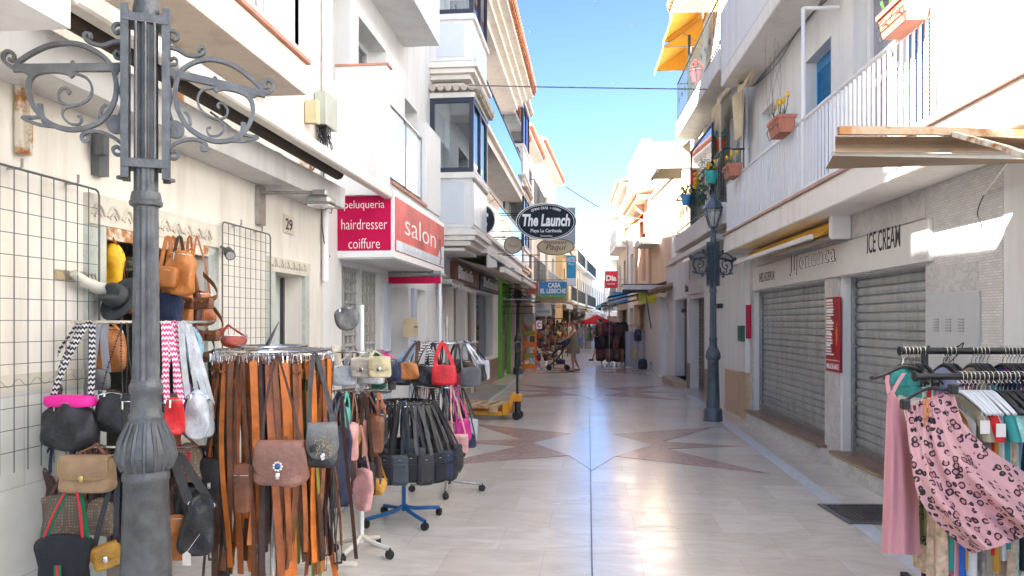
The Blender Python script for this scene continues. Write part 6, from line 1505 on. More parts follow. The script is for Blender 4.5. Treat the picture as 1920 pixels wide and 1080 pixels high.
for (k, lb, px, py, w_, h_, dd, hg, bm, sm, yw, sw) in (
    ('moon', 'dark grey bag perched upside on top of the white pole stand', 650, 598, 46, 44, 5.2, None, LGREY, None, 20, .02),
    ('box', 'silvery white box bag on the left of the white pole stand', 646, 704, 44, 38, 5.1, (662, 659, 5.15), LSIL, LCREAM, 0, .014),
    ('flap', 'cream flap bag beside the gold one', 682, 690, 46, 36, 5.05, (692, 659, 5.1), LCREAM, LCREAM, -8, .014),
    ('flap', 'metallic gold flap bag on the white pole stand', 712, 689, 42, 38, 5.0, (703, 659, 5.1), LGOLD, LGOLD, 5, .014),
    ('dome', 'white bag at the far left of the white pole stand', 630, 672, 24, 52, 5.25, (640, 655, 5.3), LCREAM, LCREAM, 40, .014),
    ('box', 'silver grey bag under the cream flap bag', 695, 708, 50, 24, 5.2, (690, 659, 5.2), LSIL, LSIL, 0, .01),
    ('dome', 'bottle green bag peeping below the gold bag', 710, 718, 26, 22, 5.3, (706, 659, 5.3), leather('bottle_green', (.01, .14, .08)), GRN, 10, .016),
    ('dome', 'navy bag at the right of the gold bag', 737, 692, 22, 40, 5.2, (716, 659, 5.25), LNAVY, LMAG, 30, .02),
    ('pouch', 'slim black bag low right of the gold bag', 735, 712, 16, 38, 5.4, (722, 659, 5.4), LBLACK, LBR, 10, .012),
    ('tote', 'mint green folder bag on the lower ring', 648, 802, 18, 76, 4.95, (650, 736, 5.0), LTEAL, LTEAL, 40, .01),
    ('tote', 'pale pink slim bag beside the mint one', 663, 828, 16, 70, 4.95, (664, 736, 5.0), LPINK, LBR, 40, .01),
    ('tote', 'mustard slim bag on the lower ring', 674, 822, 14, 60, 5.05, (676, 736, 5.1), LMUST, LBR, 40, .01),
    ('tote', 'pale grey slim bag on the lower ring', 688, 795, 24, 60, 5.15, (690, 736, 5.2), LSIL, LBR, 20, .01),
    ('tote', 'tall navy tote low on the stand behind the studded bag', 636, 876, 42, 150, 4.85, (640, 745, 4.9), LNAVY, LNAVY, 25, .016),
    ('tote', 'dusty pink tote near the pavement', 681, 918, 38, 78, 5.0, (676, 800, 5.0), LPINK, LPINK, -15, .012),
    ('moon', 'mustard yellow rounded bag low beside the pink tote', 704, 912, 42, 36, 5.1, (704, 850, 5.1), LMUST, LMUST, -10, .012),
    ('tote', 'white bag hanging left on the lower ring', 630, 772, 20, 40, 5.1, (634, 736, 5.1), LCREAM, LBR, 20, .01),
    ('dome', 'brown bag at the back of the lower ring', 712, 780, 26, 50, 5.4, (706, 736, 5.4), LBR, LBR, 10, .01)):
    bag(k, lb, px, py, w_, h_, dd, hg, bm, sm, yw, GC, sw)
b = MB(); b.band(crom([P(640, 745, 4.6), P(648, 850, 4.55), P(660, 960, 4.5), P(668, 1048, 4.45)], 8), (.022, 0, 0), .003); b.thing('loose_strap', LDK, 'long loose dark strap hanging to the ground right of the belts', 'strap')
b = MB(); b.band(crom([P(606, 900, 4.3), P(612, 980, 4.2), P(630, 1085, 4.0)], 8), (.03, 0, 0), .003); b.thing('loose_strap', LORG, 'orange leather strap hanging at the lower right of the belts', 'strap')
b = MB()
for i in range(3): c0 = P(655 + i * 6, 965 + 4 * i, 5.1); 
b.bbox(cC.x - .35, cC.x + .1, cC.y - .45, cC.y - .40, .06, .09, .01); b.thing('stand_foot_bar', OFFW, 'low cream foot bar on the pavement under the pink tote', 'bar')
random.seed(61)
LBL = {'LTAN': 'tan', 'LCHAR': 'charcoal', 'LBR': 'brown', 'LDK': 'dark brown', 'LSIL': 'silver', 'LBLACK': 'black', 'LCREAM': 'cream', 'LNAVY': 'navy', 'LPINK': 'pink', 'LRUST': 'rust red', 'LMUST': 'mustard', 'LGREY': 'grey'}
def fill(n, x0, x1, y, hy, d0, d1, w, h, where, grp, keys, hspread=8):
    for i in range(n):
        kx = keys[i % len(keys)]; px = x0 + (x1 - x0) * i / max(1, n - 1) + random.uniform(-3, 3); d = random.uniform(d0, d1)
        bag(random.choice(('dome', 'hobo', 'tote', 'flap', 'box')), f'{LBL[kx]} bag crowded among others {where}', px, y + random.uniform(-10, 10), w * random.uniform(.8, 1.2), h * random.uniform(.8, 1.2), d, (px * .75 + (x0 + x1) / 8 + random.uniform(-hspread, hspread), hy, d), globals()[kx], globals()[random.choice(keys)], random.uniform(-35, 35), f'{LBL[kx]} {grp}', random.uniform(.01, .024))
fill(10, 628, 738, 703, 657, 5.25, 5.55, 30, 34, 'on the upper ring of the white stand', 'bags on the white stand upper ring', ('LBLACK', 'LSIL', 'LBR', 'LCREAM', 'LNAVY'))
fill(16, 622, 716, 812, 738, 5.0, 5.5, 24, 62, 'on the lower ring of the white stand', 'bags on the white stand lower ring', ('LBR', 'LBLACK', 'LPINK', 'LDK', 'LSIL', 'LRUST', 'LNAVY'))
fill(7, 630, 700, 890, 745, 5.0, 5.4, 30, 70, 'low over the pavement on the white stand', 'bags low on the white stand', ('LNAVY', 'LBLACK', 'LDK', 'LPINK'))
# ---------------------------------------------------------------- rack D
dD = 7.3
cD = stand('grey two ring bag stand on casters behind the blue stand', 838, 592, 0, dD, .30, 1.6 - 38 / F * dD, 1.6 - 118 / F * dD, STEEL, STEEL, rot=.15)
GDk = 'bags on the grey stand behind the blue stand'
for (k, lb, px, py, w_, h_, dd, hg, bm, sm, yw, sw) in (
    ('tote', 'denim blue bag on a wide pale strap at the left of the grey stand', 751, 695, 22, 44, 6.9, (778, 644, 6.95), DENIM, fabric('pale_blue', (.3, .42, .55)), 20, .045),
    ('dome', 'caramel brown handbag between the denim and black ones', 766, 695, 38, 34, 6.8, (780, 644, 6.9), LTAN, LDK, 0, .03),
    ('hobo', 'black handbag left of the red one', 792, 703, 48, 40, 6.9, (800, 644, 6.95), LBLACK, ZBW, 0, .03),
    ('box', 'bright red handbag with red strap', 833, 703, 46, 38, 6.7, (829, 644, 6.8), LRED, LRED, 0, .035),
    ('hobo', 'black soft handbag under the red one', 812, 712, 40, 28, 7.0, (812, 644, 7.0), LBLACK, LBLACK, 0, .02),
    ('box', 'charcoal grey handbag tilted at the right of the grey stand', 883, 707, 40, 36, 6.9, (868, 644, 6.95), LCHAR, LGREY, 0, .014),
    ('dome', 'small black bag behind the charcoal one', 901, 698, 22, 32, 7.1, (876, 644, 7.1), LBLACK, LSIL, 20, .02),
    ('dome', 'dark rose bag behind the charcoal one', 858, 712, 26, 26, 7.2, (858, 644, 7.2), leather('dark_rose', (.3, .02, .08)), LBLACK, 20, .02),
    ('dome', 'green bag glimpsed behind the black handbag', 806, 690, 24, 24, 7.2, (806, 644, 7.2), leather('bottle_green', (.01, .14, .08)), ZBW, 0, .02),
    ('flap', 'pale pink flap bag low on the right', 862, 832, 32, 34, 6.8, (846, 724, 6.9), LPINK, LPINK, 10, .012),
    ('dome', 'magenta bag low on the right', 868, 806, 30, 44, 6.95, (850, 724, 7.0), LMAG, LMAG, 20, .014),
    ('dome', 'small navy bag lowest at the right edge', 883, 826, 20, 28, 7.05, (866, 724, 7.1), LNAVY, LBLACK, 20, .012)):
    bag(k, lb, px, py, w_, h_, dd, hg, bm, sm, yw, GDk, sw)
random.seed(31)
for i in range(11):
    px = 778 + i * 8.5 + random.uniform(-2, 2); m = (LSIL, LBLACK, LSIL, LPINK, LBLACK, ZBW, LCREAM, LBLACK, LMAG, LSIL, LBLACK)[i]
    bag('box', 'small dark bag on a long thin strap low behind the phone pouches', px, 842, 20, 30, 7.2 + .02 * i, (px - 4 + random.uniform(-4, 4), 724, 7.2 + .02 * i), LBLACK, m, random.uniform(-20, 20), 'small dark bags low on the grey stand', .014)
fill(10, 752, 905, 700, 641, 7.05, 7.5, 30, 34, 'on the upper ring of the grey stand', 'bags on the grey stand upper ring', ('LBLACK', 'LCHAR', 'LDK', 'LNAVY', 'LSIL'))
fill(12, 770, 880, 812, 724, 7.0, 7.5, 24, 44, 'on the lower ring of the grey stand', 'bags on the grey stand lower ring', ('LBLACK', 'LSIL', 'LPINK', 'LNAVY', 'LCHAR'))
fill(9, 80, 250, 905, 842, 3.7, 4.0, 46, 70, 'under the suede bag on the near stand', 'bags low on the near stand', ('LDK', 'LBLACK', 'LBR', 'LNAVY'))
fill(5, 200, 246, 560, 445, 4.45, 5.2, 42, 60, 'inside the shop doorway left of the post', 'bags deep in the doorway left of the post', ('LBR', 'LDK', 'LBLACK', 'LTAN'))
fill(8, 302, 378, 580, 445, 4.5, 5.3, 44, 66, 'inside the shop doorway right of the post', 'bags deep in the doorway right of the post', ('LDK', 'LBR', 'LRUST', 'LTAN', 'LBLACK'))
fill(6, 300, 395, 940, 842, 3.75, 4.0, 46, 84, 'low behind the right of the near lamp post', 'bags low right of the near post', ('LBLACK', 'LDK', 'LBR'))
# ---------------------------------------------------------------- rack E, phone pouches
dE = 6.2
BLUEP = mat('blue_rack_paint', (.01, .13, .38), .3, .06, 9)
cE = stand('blue metal stand on four casters carrying the ring of black phone pouches', 757, 752, 0, dE, .26, 1.6 - 152 / F * dE, None, BLUEP, BLUEP, rot=.75, nm='pouch_stand')
random.seed(12)
PCOL = [('black', fabric('black', (.018, .02, .024))), ('charcoal', fabric('charcoal', (.04, .04, .045))), ('grey', fabric('mid_grey', (.18, .19, .2))), ('navy', fabric('navy', (.02, .03, .07))), ('slate', fabric('slate', (.07, .08, .1)))]
fr = {}
NP = 26; order = [1, 0, 4, 0, 1, 0, 3, 0, 1, 2, 4, 1, 3, 0, 0, 1, 0, 4, 0, 1, 0, 0, 3, 1, 0, 0]
zR = 1.6 - 152 / F * dE; zP = 1.6 - 262 / F * dE
def pouch(ci):
    nm_, m = PCOL[ci]; r = T('phone_pouch', f'{nm_} zipped phone pouch hanging on a black strap from the blue stand', 'phone pouch', (0, 0, 0), 0, f'{nm_} phone pouches on the blue stand')
    Mx = Matrix.Translation((.165, 0, -.46)) @ Matrix.Rotation(R(90), 4, 'Z')
    b = MB(Mx); b.superq(.068, .034, .112, .28, .45, 22, 12); b.part('body', m, r)
    b = MB(Mx); b.superq(.052, .014, .07, .25, .4, 18, 10, Matrix.Translation((0, -.03, -.02))); pk = b.part('front_pocket', m, r)
    b = MB(Mx); b.tube([(-.05, -.046, .03), (.05, -.046, .03)], .0025, 4); b.part('pocket_zip', BLACK, pk)
    b = MB(Mx); b.tube([(-.055, -.02, .075), (0, -.034, .08), (.055, -.02, .075)], .003, 4); b.part('zipper', CHROME, r)
    b = MB()
    for sy in (-1, 1): b.band(crom([(.165, sy * .06, -.37), (.09, sy * .05, -.2), (.0, sy * .014, 0.005)], 6), (0.004, .024, 0), .003)
    b.band([(0, -.03, .006), (0, .03, .006)], (.02, 0, 0), .004); b.part('strap', BLACK, r)
    return r
for i in range(NP + 16):
    if i < NP: a, rr_, dz = 2 * math.pi * i / NP - 1.9, .26, 0
    else: a, rr_, dz = 2 * math.pi * (i - NP) / 16 - 1.8, .17, .015
    ci = order[i % NP]; loc = Vector((cE.x + rr_ * math.cos(a), cE.y + rr_ * math.sin(a), zR + .004 + dz)); q = a + random.uniform(-.12, .12)
    if ci not in fr: fr[ci] = pouch(ci); fr[ci].location = loc; fr[ci].rotation_euler = (0, 0, q)
    else: copy_tree(fr[ci], loc, q, sc=(random.uniform(.9, 1.08), 1, random.uniform(.93, 1.05)))
for px, py in ((714, 893), (793, 890)):
    b = MB(); c0 = P(px, py, 5.83); b.bbox(c0.x - .025, c0.x + .025, c0.y, c0.y + .02, c0.z - .04, c0.z + .05, .006); b.thing('red_pouch', mat('bright_red_plastic', (.8, .01, .01), .4, .05), 'small bright red case among the dark pouches, ' + ('left of the blue pole' if px < 750 else 'right of the blue pole'), 'pouch')
b = MB(); c0 = P(690, 898, 5.8); b.box(c0.x - .018, c0.x + .018, c0.y, c0.y + .001, c0.z - .035, c0.z + .035); b.thing('price_tag', PAPER, 'white paper tag hanging below the left dark pouches', 'price tag')
# metal ramp at the shop door
rp = T('metal_ramp', 'perforated silver metal threshold ramp at the leather shop door', 'ramp', G(385, 1060))
k = NB('perforated_metal'); v = k.n('TexVoronoi', {'Vector': k.tc.outputs['Object'], 'Scale': 22.0, 'Randomness': 0.0}); g = k.n('Math', {0: v.outputs['Distance'], 1: .3}, operation='LESS_THAN'); k.l(k.mix(g.outputs[0], (.45, .45, .45), (.03, .03, .03)), k.b.inputs['Base Color']); k.b.inputs['Metallic'].default_value = .5; k.b.inputs['Roughness'].default_value = .35
b = LF.mb(); b.slab([(.02, s1 + .02, .03), (.55, s1 + .02, .006), (.55, s2 + .3, .006), (.02, s2 + .3, .03)], (0, 0, .006)); b.part('plate', k.m, rp)
b = LF.mb(); b.box(.02, .56, s2 + .305, s2 + .33, .001, .045); b.part('side_rim', STEEL, rp)
# ================================================================ HANGING SIGNS
def oval(px, py, w, h, d, m, mr, lines, label, attach=None, rimw=.012, inner=True, lm=None):
    c = P(px, py, d); a, cc = w * d / F / 2, h * d / F / 2
    r = T('oval_sign', label, 'sign', c - Vector((0, 0, cc)))
    M = Matrix.Translation(c) @ Matrix.Rotation(YAW, 4, 'Z')
    def ell(k, y, n=48): return [(a * k * math.cos(2 * math.pi * i / n), y, cc * k * math.sin(2 * math.pi * i / n)) for i in range(n)]
    b = MB(M); b.slab(ell(1, -.03), (0, .06, 0)); bd = b.part('board', m, r)
    b = MB(M)
    for k in ((1.0, .93) if inner else (1.0,)): b.tube([Vector(p) + Vector((0, -.033 + (.0 if k == 1 else .002), 0)) for p in ell(k, 0)], .010 if k == 1 else .006, 4, closed=True)
    b.part('rim', mr, bd)
    for s_, fy, fw, fh, bo, sh in lines:
        b = MB(M); text(b, s_, (0, -.0315, cc * fy), (1, 0, 0), (0, 0, 1), w=2 * a * fw, h=2 * cc * fh, d=.004, bold=bo, shear=sh, n=(0, -1, 0)); b.part('lettering', lm or LETW, bd)
    b = MB(); y0 = c - RIGHT * (a + .0); wx = -2.65
    for dz in (.18, -.18): b.tube([c + Vector((-a * .85, 0, dz)), Vector((wx + .02, c.y - .05, c.z + dz))], .010, 5)
    b.part('wall_arm', DARKM, r); return r, M, a, cc
SLATE = mat('slate_sign', (.016, .019, .028), .6, .05, 5, spec=.2)
_, M_, a_, c_ = oval(1024, 416, 112, 68, 15.5, SLATE, LETW, [('The Launch', .08, .80, .34, .035, .18), ('Playa La Carihuela', -.52, .52, .12, .01, 0), ('Torremolinos', -.78, .2, .05, 0, 0)], 'large dark oval sign reading Grand Cafe Hotel The Launch Playa La Carihuela')
b = MB(M_)
word = 'Grand Café - Hotel'
for i, ch in enumerate(word):      # curved line along the top
    if ch == ' ': continue
    t = R(90 + 38 - 76 * (i + .5) / len(word)); o = Vector((a_ * .80 * math.cos(t) * 1.0, -.0315, c_ * .76 * math.sin(t))); tg = Vector((a_ * math.sin(t), 0, -c_ * math.cos(t))).normalized()
    text(b, ch, o, tg, Vector((-tg.z, 0, tg.x)), h=c_ * .15 if ch.isupper() or ch in 'dftl' else (.012 if ch == '-' else c_ * (.12 if ch != 'é' else .16)), d=.004, bold=.01, n=(0, -1, 0))
b.part('lettering', LETW, _.children[0])
oval(907, 413, 44, 56, 14.4, SLATE, LETW, [('C', .0, .4, .5, .03, .2)], 'partly hidden round dark sign behind the bay window corner')
CRM = mat('cream_sign', (.62, .5, .33), .5, .05)
oval(1042, 463, 70, 31, 17.5, CRM, mat('brown_rim', (.2, .13, .08), .5), [('Paqui', -.15, .55, .42, .0, .3), ('PERFUMERIA', .5, .6, .14, .0, 0)], 'cream oval sign reading Perfumeria Paqui below the large dark oval', lm=LETB)
oval(962, 460, 34, 32, 16.2, CRM, mat('brown_rim', (.2, .13, .08), .5), [('Paqui', -.1, .6, .3, .0, .3)], 'cream oval sign half hidden behind the awnings, left of the dark oval', lm=mat('brown_letters', (.3, .2, .12), .6))
def board(nm, px0, px1, y0, y1, d, m, label, lines=(), lm=None, attach=-2.65, th=.06, cat='sign'):
    p, q = P(px0, y1, d), P(px1, y0, d); w_ = (px1 - px0) * d / F; h_ = q.z - p.z
    r = T(nm, label, cat, (p + q) / 2 - Vector((0, 0, h_ / 2))); M = Matrix.Translation((p + q) / 2) @ Matrix.Rotation(YAW, 4, 'Z')
    b = MB(M); b.bbox(-w_ / 2, w_ / 2, -th / 2, th / 2, -h_ / 2, h_ / 2, .008); bd = b.part('board', m, r)
    for s_, fx, fy, fw, fh, bo in lines:
            b = MB(M); text(b, s_, (w_ / 2 * fx, -th / 2 - .001, h_ / 2 * fy), (1, 0, 0), (0, 0, 1), w=w_ * fw, h=h_ * fh, d=.004, bold=bo, n=(0, -1, 0)); b.part('lettering', lm or LETW, bd)
    if attach is not None:
        b = MB(); e = -w_ / 2 if attach < 0 else w_ / 2
        for dz in (h_ * .3, -h_ * .3): b.tube([M @ Vector((e, 0, dz)), Vector((attach, (M @ Vector((e, 0, 0))).y, (M @ Vector((e, 0, dz))).z))], .009, 5)
        b.part('wall_arm', DARKM, r)
    return r, M, w_, h_
board('grey_board_sign', 1040, 1079, 389, 458, 18.5, mat('grey_blue_board', (.32, .37, .43), .5), 'plain grey rectangular board behind the large dark oval sign')
_, M_, w_, h_ = board('hotel_sign', 1062, 1080, 479, 536, 23, mat('sea_blue_sign', (.02, .35, .62), .4, .5, 1.2), 'small vertical turquoise and white hotel sign reading HOTEL', [('HOTEL', 0, .72, .85, .16, .03), ('Playa', 0, .42, .6, .09, .0)])
b = MB(M_); b.box(-w_ / 2 + .01, w_ / 2 - .01, -.036, -.031, -h_ / 2 + .01, -h_ * .25); b.part('white_band', LETW, _.children[0])
_, M_, w_, h_ = board('restaurant_sign', 1010, 1063, 528, 553, 22, mat('bright_blue_sign', (.01, .2, .42), .4, .05), 'bright blue sign reading CASA EL LEBECHE over a green strip', [('CASA', .1, .45, .45, .36, .03), ('EL LEBECHE', .02, -.42, .9, .36, .03)])
b = MB(M_); b.box(-w_ / 2, w_ / 2, -.03, .03, -h_ / 2 - .06, -h_ / 2 - .002); b.part('green_strip', GREENP, _)
b = MB(M_); b.box(-w_ / 2 - .28, -w_ / 2 - .01, -.03, .03, -h_ / 2 + .02, h_ / 2 - .02); b.part('red_panel', mat('dull_red_panel', (.4, .08, .05), .5, .1), _)
_, M_, w_, h_ = board('supermarket_sign', 1134, 1158, 508, 540, 36, mat('red_sign', (.6, .02, .04), .4, .04), 'square red sign reading Dia hanging over the far street', [('Dia', 0, .15, .8, .34, .05), ('market', 0, -.5, .6, .1, .01)], attach=1.3)
board('pharmacy_sign', 1148, 1176, 547, 568, 34, mat('blue_hung_sign', (.08, .25, .62), .4, .1), 'blue banner hanging by the teal awnings', attach=1.7)
board('no_entry_board', 1005, 1016, 601, 617, 22, LETW, 'white square board with a red round symbol above the orange shelves', [('C', 0, 0, .6, .6, .05)], REDF, attach=None)
for ys, z_, a, c, nm_ in ((11.2, 5.5, -2.3, 2.4, 'thin overhead wire spanning the street above the signs'),):
    b = MB(); b.tube(crom([P(880, 160, 12.2), P(1070, 164, 13), P(1360, 168, 14)], 6), .012, 4); b.thing('overhead_wire', GREYP, nm_, 'wire')
b = MB(); b.tube(crom([P(1060, 350, 30), P(1130, 392, 29), P(1175, 406, 28), P(1230, 415, 27)], 6), .02, 4); b.thing('overhead_wire', GREYP, 'sagging wire across the far street by the orange house', 'wire')
for i, (px, py) in enumerate(((996, 61), (1187, 50), (1152, 158), (1118, 5))):
    b = MB(); c = P(px, py, 40); b.surf(lambda u, v: c + Vector(((u - .5) * .22, (v - .5) * .08 * (1 - abs(u - .5) * 1.6), abs(u - .5) * .16)), 6, 2, True, .01); b.superq(.02, .07, .02, 1, 1, 8, 6, Matrix.Translation(c)); b.thing('bird', BLACK, 'tiny dark bird gliding high in the blue sky', 'bird', 'distant birds in the sky')
# ================================================================ FARTHER BUILDINGS
random.seed(17)
def house(nm, label, A, B, left, H, m, floors, shop=True, eave=True, bal=True, balm=None, awn=None, seed=0, depth=6, wcol=None, tilem=TERRA, zf=2.8, root=None):
    fr_ = Frame(A, B, left); L = fr_.L; rn = random.Random(seed)
    r = T(nm, label, 'building', (A[0], A[1], 0)); holes = []
    k = max(1, int(L / 2.6)); wd = min(1.1, L / k * .45)
    for f in range(floors):
        for i in range(k):
            s = L * (i + .5) / k; z0 = zf + .35 + f * 2.7; holes.append((s - wd / 2, s + wd / 2, z0 if not bal else z0 - .2, z0 + 1.75))
    sh = [(L * i / max(1, int(L / 3.5)) + .4, L * (i + 1) / max(1, int(L / 3.5)) - .4, 0.05, 2.3) for i in range(max(1, int(L / 3.5)))] if shop else []
    sh = [h_ for h_ in sh if h_[1] - h_[0] > .5]
    b = MB(fr_.M); wall(b, 0, .25, 0, L, 0, H, [h_ for h_ in holes if h_[3] < H - .1] + sh); b.box(-depth, -.251, 0, .15, 0, H); b.box(-depth, -.251, L - .15, L, 0, H); b.box(-depth, -depth + .1, .15, L - .15, 0, H); b.box(-depth + .1, -.252, .15, L - .15, H - .12, H - .02); b.part('wall', m, r)
    for h_ in holes:
        if h_[3] >= H - .1: continue
        b = MB(fr_.M); a, c, z0, z1 = h_
        for (p, q, r0, r1) in ((a, a + .06, z0, z1), (c - .06, c, z0, z1), ((a + c) / 2 - .03, (a + c) / 2 + .03, z0, z1)): b.box(-.18, -.12, p, q, r0, r1)
        wf = b.part('window', wcol or WPAINT, r)
        b = MB(fr_.M); b.box(-.17, -.15, a + .06, c - .06, z0, z1); b.part('pane', mat('far_pane', (.10, .12, .15), .1, .3, 1), wf)
    for h_ in sh:
        b = MB(fr_.M); b.box(-1.2, -1.1, h_[0] - .3, h_[1] + .3, 0, 2.4); b.part('shop_opening', mat(('shop_warm', 'shop_dim', 'shop_brown')[rn.randrange(3)], ((.3, .2, .12), (.12, .1, .09), (.2, .1, .06))[rn.randrange(3)], .7, .5, 3), r)
    if bal:
        for f in range(floors):
            z = zf + f * 2.7; s0 = L * .08; s1_ = L * .92; mm = balm or DG
            if z + 1 > H: continue
            b = MB(fr_.M); b.box(.001, .55, s0, s1_, z, z + .14); bl = b.part('balcony', WHITE, r)
            b = MB(fr_.M); rail(b, .52, s0 + .03, s1_ - .03, z + .14, z + 1.0, .2, .007, ends=[s0 + .03]); b.tube([(0, s0 + .03, z + 1.0), (.52, s0 + .03, z + 1.0), (.52, s1_, z + 1.0)], .02, 4); b.part('railing', mm, bl)
    if eave:
        b = MB(fr_.M); b.box(-.3, .4, 0, L, H + .001, H + .14); b.part('cornice', WARM, r)
        b = MB(fr_.M); tiles(b, -2.5, .5, 0, L, H + .2, .9, .24, .09); b.slab([(-2.5, 0, H + 1.05), (.45, 0, H + .15), (.45, L, H + .15), (-2.5, L, H + 1.05)], (0, 0, .03)); b.part('tiled_roof', tilem, r)
    else:
        b = MB(fr_.M); b.box(-.3, .06, -.0, L, H + .001, H + .14); b.part('parapet_cap', WARM, r)
    if awn:
        for (s0, s1_, z, dp, mt) in awn:
            aw_ = T('shop_awning', f'{mt.name.replace("_", " ")} sloping from the {" ".join(label.split(" with")[0].split()[:8])}', 'awning', fr_.w(.3, s0, z - .4))
            b = MB(fr_.M); b.slab([(.01, s0, z), (dp, s0, z - .45), (dp, s1_, z - .45), (.01, s1_, z)], (0, 0, .02)); b.slab([(dp, s0, z - .45), (dp, s1_, z - .45), (dp, s1_, z - .62), (dp, s0, z - .62)], (.01, 0, 0)); b.part('cloth', mt, aw_)
            b = MB(fr_.M)
            for s in (s0 + .1, s1_ - .1): b.tube([(.01, s, z - .5), (dp - .02, s, z - .5)], .02, 4)
            b.part('arm', STEEL, aw_)
    return r, fr_
TEALA = mat('teal_awning_cloth', (.01, .25, .27), .8, .1); REDA = mat('red_awning_cloth', (.6, .01, .02), .8, .1); WHA = mat('white_awning_cloth', (.7, .68, .62), .8, .1); ORA = mat('orange_awning_cloth', (.75, .22, .05), .8, .1); BRA = mat('brown_awning_cloth', (.3, .18, .12), .8, .1)
X0 = -2.65
FARW = plaster('aged_white_plaster', (.62, .585, .52), .25); FARC = plaster('aged_cream_plaster', (.58, .50, .40), .25); FARO = plaster('aged_yellow_plaster', (.62, .42, .2), .2)
board('canopy_board', 1003, 1034, 570, 592, 23, mat('pale_canopy', (.6, .62, .6), .7), 'pale grey lettered canopy board above the orange stand', [('PERFUMERIA', 0, -.3, .8, .2, 0)], DARKM, cat='canopy')
board('canopy_soffit', 1012, 1064, 557, 568, 22.3, mat('tan_soffit', (.5, .38, .25), .8), 'tan soffit board hanging under the green strip of the blue sign', cat='canopy')
house('green_shop_house', 'white house with the lime green shopfront below', (X0, 21.65), (X0 + .1, 26.5), True, 7.7, WHITE, 2, balm=DG, seed=1, awn=[(.3, 4.3, 2.75, 1.2, BRA)], zf=2.9)
gsf = T('green_shopfront', 'lime green painted shopfront frame beside the far lamp post', 'shopfront', (X0, 22.5, 0)); Fg = Frame((X0, 21.7), (X0 + .1, 26.5), True)
b = MB(Fg.M); b.box(.001, .10, .05, .25, 0, 2.9); b.box(.001, .10, 1.9, 2.1, 0, 2.9); b.box(.001, .09, .25, 1.9, 2.35, 2.9); b.part('frame', GREENP, gsf)
b = MB(Fg.M); b.box(.03, .07, .3, .9, 0.01, 1.2); b.part('patterned_panel', mono('patterned_panel', (.05, .06, .03), (.6, .6, .55)), gsf)
house('moulded_eave_house', 'white house with iron balconies after the green shop', (X0 + .1, 26.6), (X0 + .25, 32), True, 8.2, WARM, 2, seed=2, awn=[(.3, 4.8, 2.9, 1.4, WHA)], zf=2.9)
house('iron_balcony_house', 'far white house with pale balconies left of the sky', (X0 + .25, 32.1), (X0 + .7, 42), True, 9.0, FARW, 2, seed=3, balm=STEEL, awn=[(.5, 4.5, 2.8, 1.3, WHA), (5, 9, 2.9, 1.2, BRA)])
house('yellow_window_house', 'far cream house with orange shutters and awning', (X0 + .9, 46), (-1.5, 52), True, 5.6, FARO, 2, seed=4, awn=[(.3, 2.8, 2.9, 1.4, AWNY), (3, 5.8, 2.7, 1.2, WHA)], wcol=mat('orange_shutter', (.6, .3, .08), .6))
house('distant_grey_house', 'distant white house with dark balconies where the street bends', (-1.5, 52.1), (-1.0, 60), True, 7.2, FARC, 2, seed=5, eave=False, awn=[(.5, 7, 2.8, 1.5, WHA)])
house('distant_cream_house', 'distant cream house facing the bend of the street', (-.95, 60), (-.1, 73), True, 6.9, FARC, 2, seed=6, eave=False, awn=[(1, 9, 2.7, 1.6, BRA)])
house('distant_white_house', 'distant white house beyond the cream one at the bend', (-.05, 73), (1.4, 90), True, 7.6, FARW, 2, seed=7, eave=False, bal=False)
house('street_end_house', 'small white house closing the far end of the street', (1.5, 90), (6.5, 98), True, 6.4, FARC, 2, seed=8, eave=False)
# right side, beyond the low white shop
q0 = RF.w(0, rs(1221) + .85); 
bO, FO = house('orange_house', 'peach orange house with a red and brown striped awning above', (q0.x, q0.y), (q0.x - .25, q0.y + 5.5), False, 6.0, PEACH, 1, shop=True, bal=False, eave=True, seed=9)
# orange block standing behind the low shop (seen over its roof)
e0 = RF.w(-.35, rs(1257)); e1 = RF.w(-.1, rs(1221) + .8)
FQ = Frame((e0.x, e0.y), (e1.x, e1.y), False); bQ = T('ochre_upper_house', 'ochre orange upper house wall with a sunlit edge above the low white shop', 'building', (e0.x, e0.y, 0))
zo = P(1245, 356, 25.5).z
b = MB(FQ.M); b.box(-4, 0, 0, FQ.L, 2.9, zo); b.part('wall', PEACH, bQ)
b = MB(FQ.M); b.box(-4, .08, -.06, FQ.L + .05, zo + .001, zo + .1); b.part('parapet_cap', WHITE, bQ)
b = MB(FQ.M); b.box(.001, .04, .9, 1.5, 3.3, 4.5); b.part('window', WPAINT, bQ)
b = MB(FQ.M); b.box(.001, .6, FQ.L - 1.8, FQ.L, 4.2, 4.4); b.part('balcony', WHITE, bQ)
house('sunlit_white_house', 'tall sunlit blank white house behind the ochre one', (q0.x + .2, q0.y + 5.6), (q0.x - .15, q0.y + 12), False, 9.3, WHITE, 2, bal=False, eave=False, seed=10, awn=None)
house('red_awning_house', 'narrow far house with pale balconies on the right of the sky', (q0.x - .2, q0.y + 12.1), (q0.x - .45, q0.y + 19), False, 8.6, FARC, 2, seed=11, balm=STEEL, awn=[(.3, 6, 3, 1.3, TEALA)])
house('railed_white_house', 'farthest right house with white railings before the bend', (q0.x - .5, q0.y + 19.1), (q0.x + .6, q0.y + 34), False, 7.6, FARW, 2, seed=12, balm=WPAINT, awn=[(.3, 6, 3, 1.3, TEALA), (7, 13, 3, 1.3, WHA)])
r = T('striped_awning', 'faded orange and grey awning sloping from the ochre house high over the street', 'awning', P(1190, 410, 29))
